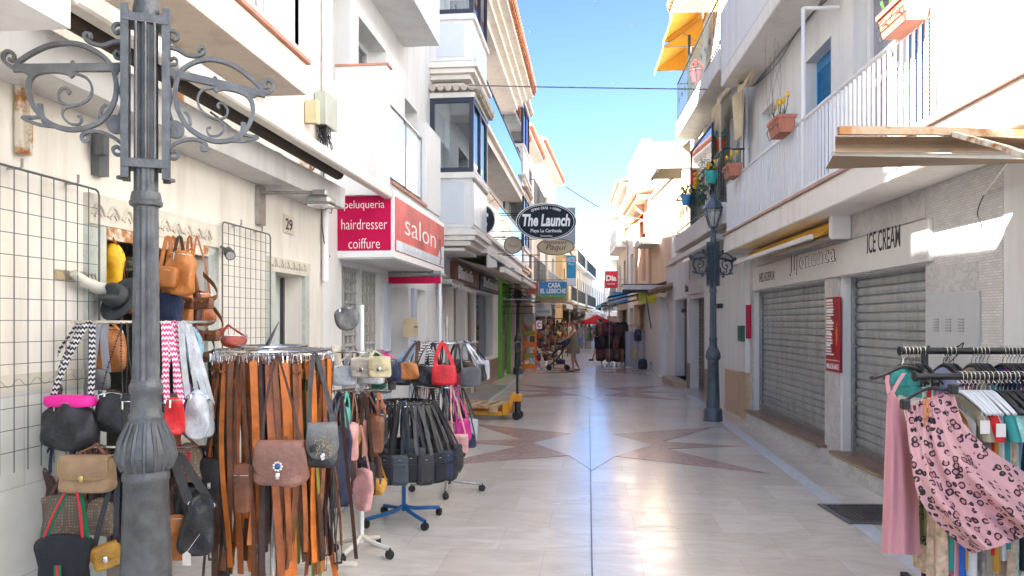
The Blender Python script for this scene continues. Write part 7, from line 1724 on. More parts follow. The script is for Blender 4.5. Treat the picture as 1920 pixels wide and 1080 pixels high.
b = MB(); p = P(1172, 428, 28); q = P(1212, 388, 29.5); b.slab([p, p + Vector((0, 1.6, 0)), q + Vector((.2, 1.6, 0)), q + Vector((.2, 0, 0))], (0, 0, .03)); b.slab([p, p + Vector((0, 1.6, 0)), p + Vector((0, 1.6, -.25)), p + Vector((0, 0, -.25))], (.01, 0, 0)); b.part('cloth', ORA, r)
b = MB(); b.tube([p, P(1218, 408, 29)], .02, 4); b.part('arm', OFFW, r)
b = MB(); c = P(1207, 386, 29); b.lathe([(.0, 0), (.2, .03), (.34, .1)], n=20, M=Matrix.Translation(c) @ Matrix.Rotation(R(80), 4, 'X')); b.tube([c, c + Vector((.5, .2, -.2))], .02, 4); b.thing('satellite_dish', mat('dish_pink_grey', (.55, .42, .4), .5), 'small pinkish satellite dish above the striped awning', 'satellite dish')
# far mass of houses on the horizon
b = MB(); b.box(-60, 90, 150, 170, 0, 7); b.struct('hills', mat('far_hill', (.5, .5, .48), .9, .3, .05))
# ================================================================ STALLS AND STREET GOODS
def parasol(label, px, py, d, rr, m, h_, grp=None):
    c = P(px, py, d); r = T('parasol', label, 'parasol', (c.x, c.y, 0))
    b = MB(); b.tube([(c.x, c.y, 0), (c.x, c.y, c.z + h_)], .025, 6); b.part('pole', OFFW, r)
    b = MB(); b.lathe([(rr, c.z - .12), (rr, c.z), (0, c.z + h_)], (c.x, c.y, 0), 8, smooth=False); b.part('canopy', m, r)
parasol('bright red parasol in the middle of the far street', 1119, 604, 47, 1.0, REDA, .45)
parasol('white parasol beside the red one', 1098, 600, 50, 1.0, WHA, .45)
parasol('cream parasol far down on the left before the bend', 1072, 603, 55, 1.3, AWN, .5)
# orange shelf stand
os_ = T('orange_shelf_stand', 'tall orange wire stand with trays of goods beside the far lamp post', 'shelf stand', G(993, 697)); c0 = G(993, 697); OR2 = mat('orange_plastic', (.85, .22, .01), .4, .05)
b = MB()
for x in (-.2, .2):
    for y in (-.2, .2): b.box(c0.x + x - .015, c0.x + x + .015, c0.y + y - .015, c0.y + y + .015, 0.02, 1.6)
for z in (.1, .45, .8, 1.15, 1.5): b.box(c0.x - .2, c0.x + .2, c0.y - .2, c0.y + .2, z, z + .02)
b.part('frame', OR2, os_)
random.seed(5)
for k, z in enumerate((.125, .475, .825, 1.175)):
    b = MB(); b.box(c0.x - .19, c0.x + .19, c0.y - .23, c0.y - .2, z, z + .14); b.part('tray_front', (OR2, mat('olive_goods', (.3, .3, .04), .5), OR2, mat('olive_goods', (.3, .3, .04), .5))[k], os_)
b = MB(); b.box(c0.x - .15, c0.x + .17, c0.y - .25, c0.y - .235, 1.53, 1.85); b.thing('white_placard', mat('grey_placard', (.5, .5, .52), .6), 'pale grey placard on top of the orange stand', 'sign')
# ice cream freezer / counter behind
c0 = G(1008, 688); fz = T('display_counter', 'white counter with dark glass cases between the orange stand and the pushchair', 'counter', c0)
b = MB(); b.bbox(c0.x - .3, c0.x + .3, c0.y, c0.y + .9, 0.001, .75, .02); b.part('cabinet', WPAINT, fz)
b = MB(); b.bbox(c0.x - .28, c0.x + .28, c0.y + .05, c0.y + .85, .76, 1.15, .03); b.part('glass_case', mat('case_glass', (.1, .14, .15), .1, .3, 6), fz)
# red kick scooter
c0 = G(1000, 700); sc_ = T('kick_scooter', 'small blue and red scooter leaning by the white counter', 'scooter', c0)
b = MB(); b.tube([c0 + Vector((-.1, 0, .55)), c0 + Vector((.28, 0, .12))], .025, 5); b.part('deck', mat('scooter_blue', (.05, .3, .5), .4), sc_)
b = MB(); b.tube([c0 + Vector((.22, 0, .2)), c0 + Vector((.0, .05, .75))], .02, 5); b.part('stem', REDA, sc_)
# striped-goods stall under the blue sign: racks of small goods
c0 = P(1036, 604, 29); c0.z = 0; GST = 'racks of small goods on the left of the far street'
for i, (px, d, cols, lb) in enumerate(((1022, 27, ((.3, .06, .04), (.1, .04, .03), (.4, .3, .2)), 'rack of reddish souvenirs left of the pushchair'), (1040, 31, ((.2, .14, .08), (.3, .22, .1), (.05, .05, .06)), 'dark rack of goods behind the pushchair'), (1052, 36, ((.6, .3, .02), (.2, .1, .05), (.5, .45, .35)), 'yellow and brown rack of clothes behind the woman'), (1066, 44, ((.5, .35, .2), (.1, .2, .1), (.3, .05, .05)), 'small far rack of bright goods near the bend'))):
    c = P(px, 604, d); c.z = 0; r = T('goods_rack', lb, 'rack', c, 0, None); random.seed(i)
    b = MB()
    for x in (-.3, .3): b.tube([c + Vector((x, 0, 0.0)), c + Vector((x, 0, 1.75))], .02, 5)
    for z in (.5, 1.0, 1.5, 1.75): b.tube([c + Vector((-.3, 0, z)), c + Vector((.3, 0, z))], .015, 4)
    b.part('frame', DARKM, r)
    for k, cl in enumerate(cols):
        b = MB()
        for j in range(16):
            q = c + Vector((random.uniform(-.3, .3), random.uniform(-.12, .12), random.uniform(.3, 1.6))); b.superq(random.uniform(.04, .09), .04, random.uniform(.05, .13), .6, .7, 8, 6, Matrix.Translation(q))
        b.part('hung_goods', mat(f'goods_{i}_{k}', cl, .7, .3, 9), r, kind='stuff')
# backpack rack and tapestry on the right
c0 = G(1147, 688); bk = T('backpack_stand', 'dark rack crowded with maroon and brown bags before the hanging tapestry', 'rack', c0)
b = MB()
for x in (-.36, .36): b.tube([c0 + Vector((x, 0, .0)), c0 + Vector((x, 0, 1.55))], .02, 5)
for z in (.8, 1.52): b.tube([c0 + Vector((-.38, 0, z)), c0 + Vector((.38, 0, z))], .016, 5)
for x in (-.36, .36): b.tube([c0 + Vector((x, -.3, .04)), c0 + Vector((x, .3, .04))], .02, 5)
b.part('frame', DARKM, bk)
random.seed(44)
bcol = [leather('maroon', (.1, .015, .02)), LDK, LBR, LTAN, LBLACK, leather('plum', (.06, .02, .05))]
bpf = {}
for i in range(45):
    m = bcol[random.choice((0, 0, 1, 1, 2, 3, 4, 4, 5))]; row = i % 3; x = -.46 + .92 * ((i // 3) / 14) + random.uniform(-.03, .03)
    loc = c0 + Vector((x, random.uniform(-.22, .16), (1.62, 1.18, .74)[row] + random.uniform(-.05, .05)))
    if m.name not in bpf:
        r = T('backpack', f'{m.name.replace("leather_", "").replace("_", " ")} backpack on the crowded dark rack far right', 'backpack', (0, 0, 0), 0, f'{m.name.replace("leather_", "")} backpacks on the far rack')
        b = MB(); b.superq(.13, .08, .24, .5, .5, 12, 8, Matrix.Translation((0, 0, -.28))); b.part('body', m, r)
        b = MB(); b.superq(.09, .05, .1, .5, .5, 10, 6, Matrix.Translation((0, -.07, -.34))); b.part('front_pocket', m, r)
        b = MB(); b.tube([(-.05, 0, -.1), (0, 0, 0), (.05, 0, -.1)], .01, 4); b.part('strap', LBLACK, r)
        bpf[m.name] = r; r.location = loc
    else: copy_tree(bpf[m.name], loc, random.uniform(-.5, .5))
for i in range(5):
    c = c0 + Vector((-.35 + .17 * i, -.32, 0)); b = MB(); b.superq(.05, .11, .05, .6, .7, 10, 6, Matrix.Translation(c + Vector((0, 0, .055)))); b.superq(.045, .05, .06, .6, .8, 10, 6, Matrix.Translation(c + Vector((0, .05, .09)))); b.thing('pale_shoe', mat('pale_shoe', (.5, .55, .5), .6), 'pale shoe lined up under the backpack rack', 'shoe', 'shoes under the backpack rack')
tpm = NB('tapestry_print'); sp = tpm.n('Mapping', {'Vector': tpm.tc.outputs['Generated'], 'Location': (-.5, 0, -.45), 'Scale': (1, 0, 1.25)}); ln = tpm.n('VectorMath', {0: sp.outputs[0]}, operation='LENGTH')
nz = tpm.n('TexNoise', {'Vector': tpm.tc.outputs['Generated'], 'Scale': 14}); dd_ = tpm.n('Math', {0: ln.outputs['Value'], 1: tpm.n('Math', {0: nz.outputs['Fac'], 1: .12}, operation='MULTIPLY').outputs[0]}, operation='ADD')
tpm.l(tpm.ramp(dd_.outputs[0], [(.0, (.55, .5, .42)), (.22, (.55, .45, .30)), (.3, (.42, .36, .33)), (.36, (.5, .44, .36)), (.42, (.42, .43, .50)), (.62, (.40, .42, .5))]), tpm.b.inputs['Base Color']); tpm.b.inputs['Roughness'].default_value = .9
c1 = G(1191, 690); r = T('tapestry', 'pale hanging tapestry with a round pattern at the right of the far stall', 'tapestry', c1)
b = MB(); b.surf(lambda u, v: c1 + Vector((-.34 + .7 * u, .015 * math.sin(u * 20), .05 + 1.22 * v)), 20, 4, True, .006); b.part('cloth', tpm.m, r)
b = MB(); b.tube([c1 + Vector((-.36, 0, 0)), c1 + Vector((-.36, 0, 1.5)), c1 + Vector((.4, 0, 1.5)), c1 + Vector((.4, 0, 0))], .02, 5); b.part('frame', DARKM, r)
for px, py, w_, h_, lb in ((1196, 628, 15, 24, 'dark navy backpack hung on the tapestry'), (1205, 683, 18, 20, 'dark bag on the ground at the right of the tapestry')):
    d = 24.9; c = P(px, py, d); r = T('backpack', lb, 'backpack', c)
    b = MB(); b.superq(w_ * d / F / 2, .08, h_ * d / F / 2, .45, .6, 14, 10, Matrix.Translation(c), warp=lambda q: Vector((q.x * (1 - .25 * max(0, q.z) * 4), q.y, q.z))); b.part('body', LNAVY, r)
    b = MB(); b.superq(w_ * d / F / 3, .05, h_ * d / F / 5, .45, .6, 12, 8, Matrix.Translation(c + Vector((0, -.07, -.07)))); b.part('front_pocket', LBLACK, r)
    b = MB(); b.tube(crom([c + Vector((-.03, 0, h_ * d / F / 2)), c + Vector((0, 0, h_ * d / F / 2 + .06)), c + Vector((.03, 0, h_ * d / F / 2))], 4), .008, 4); b.part('handle', LBLACK, r)
c2 = G(1216, 690); b = MB(); b.surf(lambda u, v: Vector((c2.x - .02 + .03 * math.sin(u * 15), c2.y - .6 + 1.2 * u, .1 + 2.0 * v)), 20, 4, True, .01); b.thing('dark_red_drape', mat('dark_red_drape', (.10, .02, .03), .9, .2, 4), 'dark red cloth hanging at the corner beside the tapestry', 'drape')
c = P(1180, 604, 26); st_ = T('stall_canopy', 'teal and dark ribbed stall canopy with hanging goods on the right', 'canopy', (c.x, c.y, 0))
for k_, (m, dz) in enumerate(((TEALA, 0), (DARKM, -.12), (mat('patterned_cloth', (.35, .28, .22), .8, .5, 9), -.3))):
    b = MB(); y = c.y + .8 * k_
    b.slab([(.55, y, 2.45 + dz), (1.85, y, 2.75 + dz), (1.85, y + 2.0, 2.75 + dz), (.55, y + 2.0, 2.45 + dz)], (0, 0, .03)); b.part('cloth', m, st_)
b = MB()
for i in range(7): b.tube([(.5, c.y + i * .6, 2.2 + .05 * i), (1.9, c.y + i * .6, 2.6)], .015, 4)
for x in (.6, 1.85): b.tube([(x, c.y + 1, 0), (x, c.y + 1, 2.5)], .02, 5)
b.part('ribs', STEEL, st_)
# ================================================================ PEOPLE
SKIN = mat('skin', (.52, .28, .19), .5, .06, 30, .1); SKIN2 = mat('skin_pale', (.6, .38, .28), .5, .06, 30)
def skinmesh(nm_, V, E, rad, m, root, root_i=0, lv=1):
    me = bpy.data.meshes.new(nm_); me.from_pydata(V, E, []); o = bpy.data.objects.new(nm_, me); COL.objects.link(o)
    md = o.modifiers.new('skin', 'SKIN'); md.use_smooth_shade = True
    if not me.skin_vertices: bpy.context.view_layer.objects.active = o
    sk = me.skin_vertices[0].data if me.skin_vertices else None
    for i, r_ in enumerate(rad):
        sk[i].radius = (r_, r_) if not isinstance(r_, tuple) else r_
    sk[root_i].use_root = True
    s2 = o.modifiers.new('sub', 'SUBSURF'); s2.levels = lv; s2.render_levels = lv
    dg = bpy.context.evaluated_depsgraph_get(); m2 = bpy.data.meshes.new_from_object(o.evaluated_get(dg)); bpy.data.objects.remove(o)
    m2.materials.clear(); m2.materials.append(m); m2.name = nm_
    for p_ in m2.polygons: p_.use_smooth = True
    o = bpy.data.objects.new(nm_, m2); COL.objects.link(o); o.parent = root; WM[o.name] = WM[root.name]; return o
def person(label, loc, rz_, H=1.65, hair=(.08, .05, .03), top=None, low=None, stride=.0, arms=((.1, .1), (.1, .1)), longhair=False, skin=SKIN, shoe=None, dress=None, shorts=None, bun=False, topless_back=False):
    r = T('person', label, 'person', loc, rz_); k = H / 1.7; W = Matrix.Identity(4)
    V, E, rad = [], [], []
    def v(p, r_, par=None):
        V.append((p[0] * k, p[1] * k, p[2] * k)); rad.append(r_ * k if not isinstance(r_, tuple) else (r_[0] * k, r_[1] * k)); i = len(V) - 1
        if par is not None: E.append((par, i))
        return i
    pel = v((0, 0, .92), (.15, .115)); wa = v((0, .01, 1.06), (.125, .095), pel); ch = v((0, .01, 1.28), (.15, .11), wa); nk = v((0, .0, 1.42), .058, ch); n2 = v((0, -.01, 1.48), .05, nk)
    h0 = v((0, -.02, 1.56), (.07, .085), n2); h1 = v((0, -.015, 1.64), (.07, .085), h0); v((0, -.005, 1.69), (.045, .06), h1)
    ns = v((0, -.105, 1.575), .012, h0)
    J = {}
    for s, (af, ab) in zip((-1, 1), arms):
        sh = v((s * .165, .0, 1.37), .055, ch); el = v((s * .22, -.28 * math.sin(af), 1.37 - .28 * math.cos(af)), .04, sh)
        wr = v((s * .21, -.28 * math.sin(af) - .25 * math.sin(af + ab), 1.37 - .28 * math.cos(af) - .25 * math.cos(af + ab)), .026, el)
        d_ = Vector((0, -math.sin(af + ab), -math.cos(af + ab))); p_ = Vector(V[wr]) / k + d_ * .07; pm = v(p_, (.038, .018), wr)
        for f_ in range(4): q_ = p_ + d_ * (.07 + .012 * (1 - abs(f_ - 1.5))) + Vector((0, .0, 0)) + Vector((0, d_.z, -d_.y)) * (.018 * (f_ - 1.5)); v(q_, .009, pm)
        v(p_ + d_ * .02 + Vector((0, d_.z, -d_.y)) * -.05, .010, wr)
        g = s * stride
        hp = v((s * .09, 0, .86), .095, pel); kn = v((s * .095, -.2 * g - .02, .49), .058, hp); an = v((s * .095, -.45 * g + .03 + (.08 if g < 0 else 0), .10 + (.05 if g < 0 else 0)), .036, kn)
        hl = v((s * .095, -.45 * g + .05 + (.08 if g < 0 else 0), .04 + (.06 if g < 0 else 0)), .036, an); v((s * .1, -.45 * g - .12 + (.08 if g < 0 else 0), .028), .03, hl)
    skinmesh('body', V, E, rad, skin, r)
    def cloth(nm2, VV, EE, RR, m):
        skinmesh(nm2, [(a * k, b_ * k, c * k) for a, b_, c in VV], EE, [(x * k if not isinstance(x, tuple) else (x[0] * k, x[1] * k)) for x in RR], m, r)
    if top:
        VV = [(0, 0, .95), (0, .01, 1.1), (0, .01, 1.28), (0, 0, 1.39)]; EE = [(0, 1), (1, 2), (2, 3)]; RR = [(.165, .13), (.15, .115), (.165, .125), (.09, .08)]
        for s, (af, ab) in zip((-1, 1), arms): VV += [(s * .165, 0, 1.365), (s * .205, -.16 * math.sin(af), 1.37 - .16 * math.cos(af))]; EE += [(2, len(VV) - 2), (len(VV) - 2, len(VV) - 1)]; RR += [.068, .06]
        cloth('shirt', VV, EE, RR, top)
    if dress:
        b = MB(Matrix.Translation(loc) @ Matrix.Rotation(rz_, 4, 'Z') @ Matrix.Scale(k, 4)); z0 = dress[1]
        b.lathe([(.205, z0), (.195, z0 + .15), (.175, .9), (.135, 1.07), (.155, 1.27), (.13, 1.36), (.07, 1.40)], n=20); [None for _ in ()]
        b.part('dress', dress[0], r)
    if shorts:
        m, zl_ = shorts; VV = [(0, 0, .98), (0, 0, .88)]; EE = [(0, 1)]; RR = [(.155, .12), (.165, .13)]
        for s in (-1, 1):
            g = s * stride; VV += [(s * .09, 0, .8), (s * .095, -.2 * g * (.86 - zl_) / .37, zl_)]; EE += [(1, len(VV) - 2), (len(VV) - 2, len(VV) - 1)]; RR += [.108, .095 if zl_ > .4 else .055]
        cloth('shorts', VV, EE, RR, m)
    hm = mat('hair_%d' % int(hair[0] * 1000), hair, .55, .3, 30, .3); Mh = Matrix.Translation(loc) @ Matrix.Rotation(rz_, 4, 'Z') @ Matrix.Scale(k, 4)
    b = MB(Mh); b.superq(.085, .1, .085, 1, 1, 16, 10, Matrix.Translation((0, .012, 1.635)), warp=lambda q: Vector((q.x, q.y + (.03 if q.z < 0 else 0), q.z)))
    if longhair: b.superq(.075, .05, .15, .8, .9, 12, 8, Matrix.Translation((0, .07, 1.52)))
    if bun: b.superq(.04, .04, .04, 1, 1, 10, 8, Matrix.Translation((0, .1, 1.70)))
    b.part('hair', hm, r)
    b = MB(Mh)
    for s in (-1, 1): b.superq(.010, .006, .007, 1, 1, 8, 6, Matrix.Translation((s * .028, -.098, 1.60)))
    b.superq(.022, .006, .006, 1, 1, 8, 6, Matrix.Translation((0, -.092, 1.535))); b.part('face_features', mat('face_dark', (.1, .04, .035), .5), r)
    if shoe:
        for s in (-1, 1):
            g = s * stride; b = MB(Mh); b.superq(.045, .12, .035, .6, .7, 12, 8, Matrix.Translation((s * .098, -.45 * g - .03 + (.08 if g < 0 else 0), .037 + (.02 if g < 0 else 0)))); b.part('shoe', shoe, r)
    return r
pw = G(1076, 697)
RM = mat('khaki_romper', (.22, .19, .12), .8, .1, 9); 
person('woman in an olive romper with bare shoulders pushing a dark pushchair', pw, YAW + R(-92), 1.62, (.22, .10, .05), None, shorts=None, arms=((.7, .45), (.75, .4)), stride=.12, skin=SKIN, bun=True, shoe=mat('sandal', (.25, .13, .1), .6), dress=(RM, .62))
# pushchair
c0 = G(1045, 694); pc = T('pushchair', 'dark folding pushchair with small black wheels in front of the woman', 'pushchair', c0, 0)
Mp = Matrix.Translation(c0) @ Matrix.Rotation(YAW, 4, 'Z')
b = MB(Mp)
for y in (-.2, .2):
    b.tube(crom([(.48, y, 1.05), (.35, y, .95), (.05, y, .45), (-.28, y, .12)], 5), .016, 6); b.tube([(.32, y, .1), (.0, y, .5)], .016, 6); b.tube([(.0, y, .5), (-.15, y, .42)], .014, 6)
b.tube([(.48, -.2, 1.05), (.48, .2, 1.05)], .02, 6); b.tube([(-.2, -.2, .2), (.25, .2, .2)], .012, 5); b.part('frame', DARKM, pc)
b = MB(Mp); b.surf(lambda u, v: ((.32 - .5 * v) + .05 * math.sin(v * 6), -.18 + .36 * u, .92 - .5 * v + .05 * math.sin(v * 3)), 6, 10, True, .05); b.part('seat', fabric('navy', (.02, .03, .07)), pc)
b = MB(Mp); b.superq(.22, .2, .2, 1, .8, 16, 8, Matrix.Translation((.18, 0, .84)), ph=(0, 90)); b.part('hood', fabric('navy', (.02, .03, .07)), pc)
b = MB(Mp); b.bbox(-.05, .25, -.16, .16, .22, .36, .03); b.part('basket', BLACK, pc)
for x, y in ((-.28, -.2), (-.28, .2), (.32, -.2), (.32, .2)):
    b = MB(Mp); b.lathe([(.02, -.02), (.085, -.018), (.09, 0), (.085, .018), (.02, .02)], n=18, M=Matrix.Translation((x, y, .09)) @ Matrix.Rotation(R(90), 4, 'X')); b.part('wheel', RUBBER, pc)
person('man in dark shirt and navy shorts striding left by the backpack rack', G(1124, 676), YAW + R(-80), 1.75, (.04, .03, .02), mat('dark_tee', (.03, .035, .04), .8), shorts=(mat('navy_shorts', (.02, .03, .08), .8), .52), stride=.75, arms=((.3, .3), (-.3, .3)), shoe=BLACK)
person('woman in a green patterned dress walking away in the distance', G(1105, 654), R(170), 1.62, (.1, .06, .03), None, dress=(mat('green_dress', (.08, .14, .07), .8, .4, 20), .5), longhair=True, stride=.2, shoe=BLACK)
person('woman in pale lilac top with a blue bag walking away', G(1090, 653), R(175), 1.6, (.3, .18, .08), mat('lilac_tee', (.5, .5, .62), .8), shorts=(mat('lilac_shorts', (.42, .42, .55), .8), .5), stride=.2, longhair=True, skin=SKIN2, shoe=LETW)
b = MB(); c = P(1083, 640, 46); b.superq(.17, .06, .24, .5, .6, 14, 10, Matrix.Translation(c)); b.tube([c + Vector((-.08, 0, .2)), c + Vector((.1, 0, .6)), c + Vector((.08, 0, .2))], .012, 4); b.thing('shoulder_bag', mat('blue_bag', (.02, .2, .6), .6), 'bright blue shoulder bag carried by the woman in lilac', 'bag')
person('person in a white shirt beyond the pushchair', G(1065, 662), R(10), 1.6, (.05, .03, .02), mat('white_tee', (.7, .68, .7), .8), shorts=(mat('navy_shorts', (.02, .03, .08), .8), .3), stride=.15, shoe=BLACK)
person('man in a white shirt with dark trousers seen beyond the red parasol', G(1118, 648), R(160), 1.75, (.3, .2, .15), mat('white_tee', (.7, .68, .7), .8), shorts=(mat('navy_shorts', (.02, .03, .08), .8), .2), stride=.2, shoe=BLACK, skin=SKIN2)
# ================================================================ CLOTHES RACK (right foreground)
dU_, dL = 4.35, 3.95
rk = T('clothes_rail', 'black double clothes rail crowded with hangers at the lower right', 'clothes rail', P(1735, 1200, 4.1) * 1)
pU0, pL0 = P(1691, 658, dU_), P(1722, 706, dL)
def onU(px): q = P(px, 658, dU_); return q
def onL(px): q = P(px, 706, dL); return q
b = MB(); b.tube([P(1690, 658, dU_), P(2130, 658, dU_)], .020, 12); b.part('upper_rail', BLACK, rk)
b = MB(); b.tube([P(1718, 706, dL), P(2130, 706, dL)], .0175, 12); b.part('lower_rail', BLACK, rk)
b = MB(); q = P(1734, 658, dU_); b.box(q.x - .014, q.x + .014, q.y - .014, q.y + .014, .08, q.z); b.tube([P(1734, 694, dU_), P(1734, 706, dL)], .014, 6); b.box(q.x - .02, q.x + .02, q.y - .5, q.y + .3, .06, .10); b.part('post', BLACK, rk)
b = MB()
for px, d_, y in ((1690, dU_, 658), (1718, dL, 706)): c = P(px, y, d_); b.tube([c, c - RIGHT * .012], .026, 12)
b.part('end_cap', BLACK, rk)
def hanger(key, m, lab, wd=.40):
    r = T('hanger', lab[0], 'hanger', (0, 0, 0), 0, lab[1])
    b = MB(); b.tube(crom([(0, .0, -.035), (0, .022, -.022), (0, .026, .0), (0, .01, .024), (0, -.014, .024), (0, -.027, .006), (0, -.022, -.025), (0, 0, -.05), (0, 0, -.08)], 5), .0022, 5); b.part('hook', CHROME, r)
    b = MB(); pts = crom([(0, -wd / 2, -.17), (0, -wd / 4, -.115), (0, 0, -.078), (0, wd / 4, -.115), (0, wd / 2, -.17)], 6)
    b.tube(pts, [.011 - .003 * abs(i - 12) / 12 for i in range(len(pts))], 8); b.tube([(0, -wd * .4, -.185), (0, wd * .4, -.185)], .004, 5)
    for s in (-1, 1): b.tube([(0, s * wd * .4, -.185), (0, s * wd * .42, -.15)], .004, 5)
    b.part('shoulders', m, r); return r
HB = hanger('b', BLACK, ('black plastic hanger on the upper rail of the clothes rack', 'black hangers on the clothes rail'))
HW = hanger('w', mat('white_hanger', (.72, .74, .75), .4, .04), ('white plastic hanger on the lower rail of the clothes rack', 'white hangers on the clothes rail'))
random.seed(77)
used_ = {'HB': 0, 'HW': 0}
def put(h, key, loc, rz_, lab=None):
    if not used_[key]: h.location = loc; h.rotation_euler = (0, 0, rz_); used_[key] = 1; WM[h.name] = Matrix.Translation(loc); return h
    return copy_tree(h, loc, rz_)
def garment(loc, rz_, m, L, wd, label, grp=None, cat='garment', nm='garment', taper=.0, sl=0, nrw=.0):
    r = T(nm, label, cat, loc, rz_, grp); rnd = random.Random(int(loc[0] * 1e4)); p1 = rnd.uniform(0, 6)
    def fn(u, v):
        t = u * 2 * math.pi; wv_ = wd / 2 * (.9 + taper * v + nrw * (1 - v) ** 2); th = .012 + .028 * min(1, v * 2)
        z = -.09 - .08 * abs(math.cos(t)) ** 1.5 * (1 - min(1, v * 3)) - v * L
        return Vector((math.sin(t) * th + .012 * math.sin(math.cos(t) * 14 + p1) * v, math.cos(t) * wv_, z))
    b = MB(Matrix.Translation(loc) @ Matrix.Rotation(rz_, 4, 'Z')); b.surf(lambda u, v: fn(u, v), 32, 10, True); b.part('fabric', m, r)
    if sl:
        b = MB(Matrix.Translation(loc) @ Matrix.Rotation(rz_, 4, 'Z'))
        for s in (-1, 1): b.surf(lambda u, v: Vector((.03 * math.sin(u * 6.28), s * (wd / 2 * .85 + .05 * v + .03 * math.cos(u * 6.28)), -.18 - sl * v)), 12, 4, True)
        b.parts('sleeve', m, r)
    return r
def cm(nm_, c, var=.1, sc=8): return mat('cloth_' + nm_, c, .85, var, sc, .2, bscale=60)
def dots(nm_, c1, c2, sc=45, th=.25):
    k = NB('print_' + nm_); v = k.n('TexVoronoi', {'Vector': k.tc.outputs['Object'], 'Scale': float(sc), 'Randomness': .3}); g = k.n('Math', {0: v.outputs['Distance'], 1: th}, operation='LESS_THAN'); k.l(k.mix(g.outputs[0], c1, c2), k.b.inputs['Base Color']); k.b.inputs['Roughness'].default_value = .85; return k.m
REDDOT = dots('red_dots', (.65, .01, .02), (.8, .7, .68)); LILAC = cm('lilac_blue', (.35, .42, .62)); KHK = cm('khaki', (.33, .29, .2)); WHT = cm('white', (.72, .72, .7)); BLK = cm('black', (.02, .02, .025)); TEL = cm('teal', (.04, .3, .28)); HOT = cm('hot_pink', (.75, .06, .28)); ROY = cm('royal_blue', (.02, .12, .5)); MUS = cm('mustard', (.62, .3, .03)); BEI = cm('beige_check', (.55, .42, .3), .35, 30); RDC = cm('red', (.6, .02, .02)); MINT = cm('mint_stripe', (.3, .55, .48), .4, 25); PNK = cm('blush_pink', (.60, .28, .31), .04, 5); NVY = cm('navy', (.02, .03, .09)); GRY = cm('grey_floral', (.3, .28, .27), .5, 30)
RZ = YAW
# upper rail: clusters of black hangers, garments on them
ux = [1694, 1702, 1709, 1716, 1723, 1731, 1772, 1780, 1788, 1822, 1829, 1836, 1843, 1851, 1880, 1888, 1894, 1901, 1908, 1915, 1922, 1930, 1945, 1960, 1975, 1990]
cols_u = [(TEL, 'teal'), (WHT, 'white'), (RDC, 'red'), (NVY, 'navy'), (MINT, 'mint striped'), (PNK, 'blush pink'), (HOT, 'hot pink'), (ROY, 'royal blue'), (KHK, 'khaki'), (LILAC, 'lilac blue')]
for i, px in enumerate(ux):
    q = onU(px); rz_ = RZ + random.uniform(-.12, .12); put(HB, 'HB', q, rz_)
    m, nm_ = cols_u[(i * 3 + 1) % 10] if i > 5 else cols_u[(0, 0, 1, 2, 4, 5)[i]]
    garment(q, rz_, m, random.uniform(.62, .95) if i > 5 else (.10, .16, .3, .4, .35, .45)[i], (.22, .3, .3, .34, .34, .34)[i] if i < 6 else .36, f'{nm_} garment hanging on the upper black rail' if i > 5 else f'{nm_} top at the left end of the upper rail', f'{nm_} garments on the upper rail')
# lower rail
lx = [(1800, 'w'), (1808, 'w'), (1816, 'w'), (1824, 'w'), (1832, 'w'), (1840, 'w'), (1848, 'w'), (1857, 'w'), (1868, 'b'), (1875, 'b'), (1882, 'b'), (1890, 'b'), (1898, 'b'), (1906, 'b'), (1915, 'b'), (1925, 'b'), (1938, 'b'), (1950, 'b'), (1965, 'b'), (1985, 'b')]
cols_l = [(KHK, 'khaki'), (GRY, 'grey floral'), (KHK, 'khaki'), (RDC, 'red'), (MUS, 'mustard'), (WHT, 'white'), (TEL, 'teal'), (BEI, 'beige checked'), (BEI, 'beige checked'), (MINT, 'mint striped'), (BLK, 'black'), (LILAC, 'lilac blue'), (HOT, 'hot pink'), (LILAC, 'lilac blue'), (REDDOT, 'red polka dot'), (REDDOT, 'red polka dot'), (ROY, 'royal blue'), (PNK, 'blush pink'), (TEL, 'teal'), (BEI, 'beige checked')]
for i, (px, kd) in enumerate(lx):
    q = onL(px); rz_ = RZ + random.uniform(-.1, .1); put(HW if kd == 'w' else HB, 'HW' if kd == 'w' else 'HB', q, rz_)
    m, nm_ = cols_l[i]; garment(q, rz_, m, random.uniform(.74, .9), .37, f'{nm_} garment hanging on the lower black rail', f'{nm_} garments on the lower rail', sl=.0 if i % 3 else .12)
for i, (px, m, nm_) in enumerate(((1752, TEL, 'teal'), (1762, PNK, 'blush pink'), (1771, ROY, 'royal blue'), (1780, MUS, 'mustard'), (1790, WHT, 'white'), (1744, BEI, 'beige checked'))):
    q = onL(px); garment(q + Vector((0, .0, -.05)), RZ + random.uniform(-.1, .1), m, .8 + .03 * (i % 3), .36, f'{nm_} skirt whose hem shows below the leopard skirts', None, 'skirt', 'skirt')
for px, py in ((1847, 802), (1877, 808)):
    b = MB(); c0 = P(px, py, 3.72); b.slab([c0 + Vector((-.022, 0, -.03)), c0 + Vector((.022, 0, -.03)), c0 + Vector((.022, 0, .035)), c0 + Vector((-.022, 0, .035))], (0, .001, 0)); b.tube([c0 + Vector((0, 0, .035)), c0 + Vector((0, .05, .1))], .001, 3); b.thing('price_tag', PAPER, 'white card tag on the lower rail garments, ' + ('left' if px < 1860 else 'right') + ' of the pair', 'price tag')
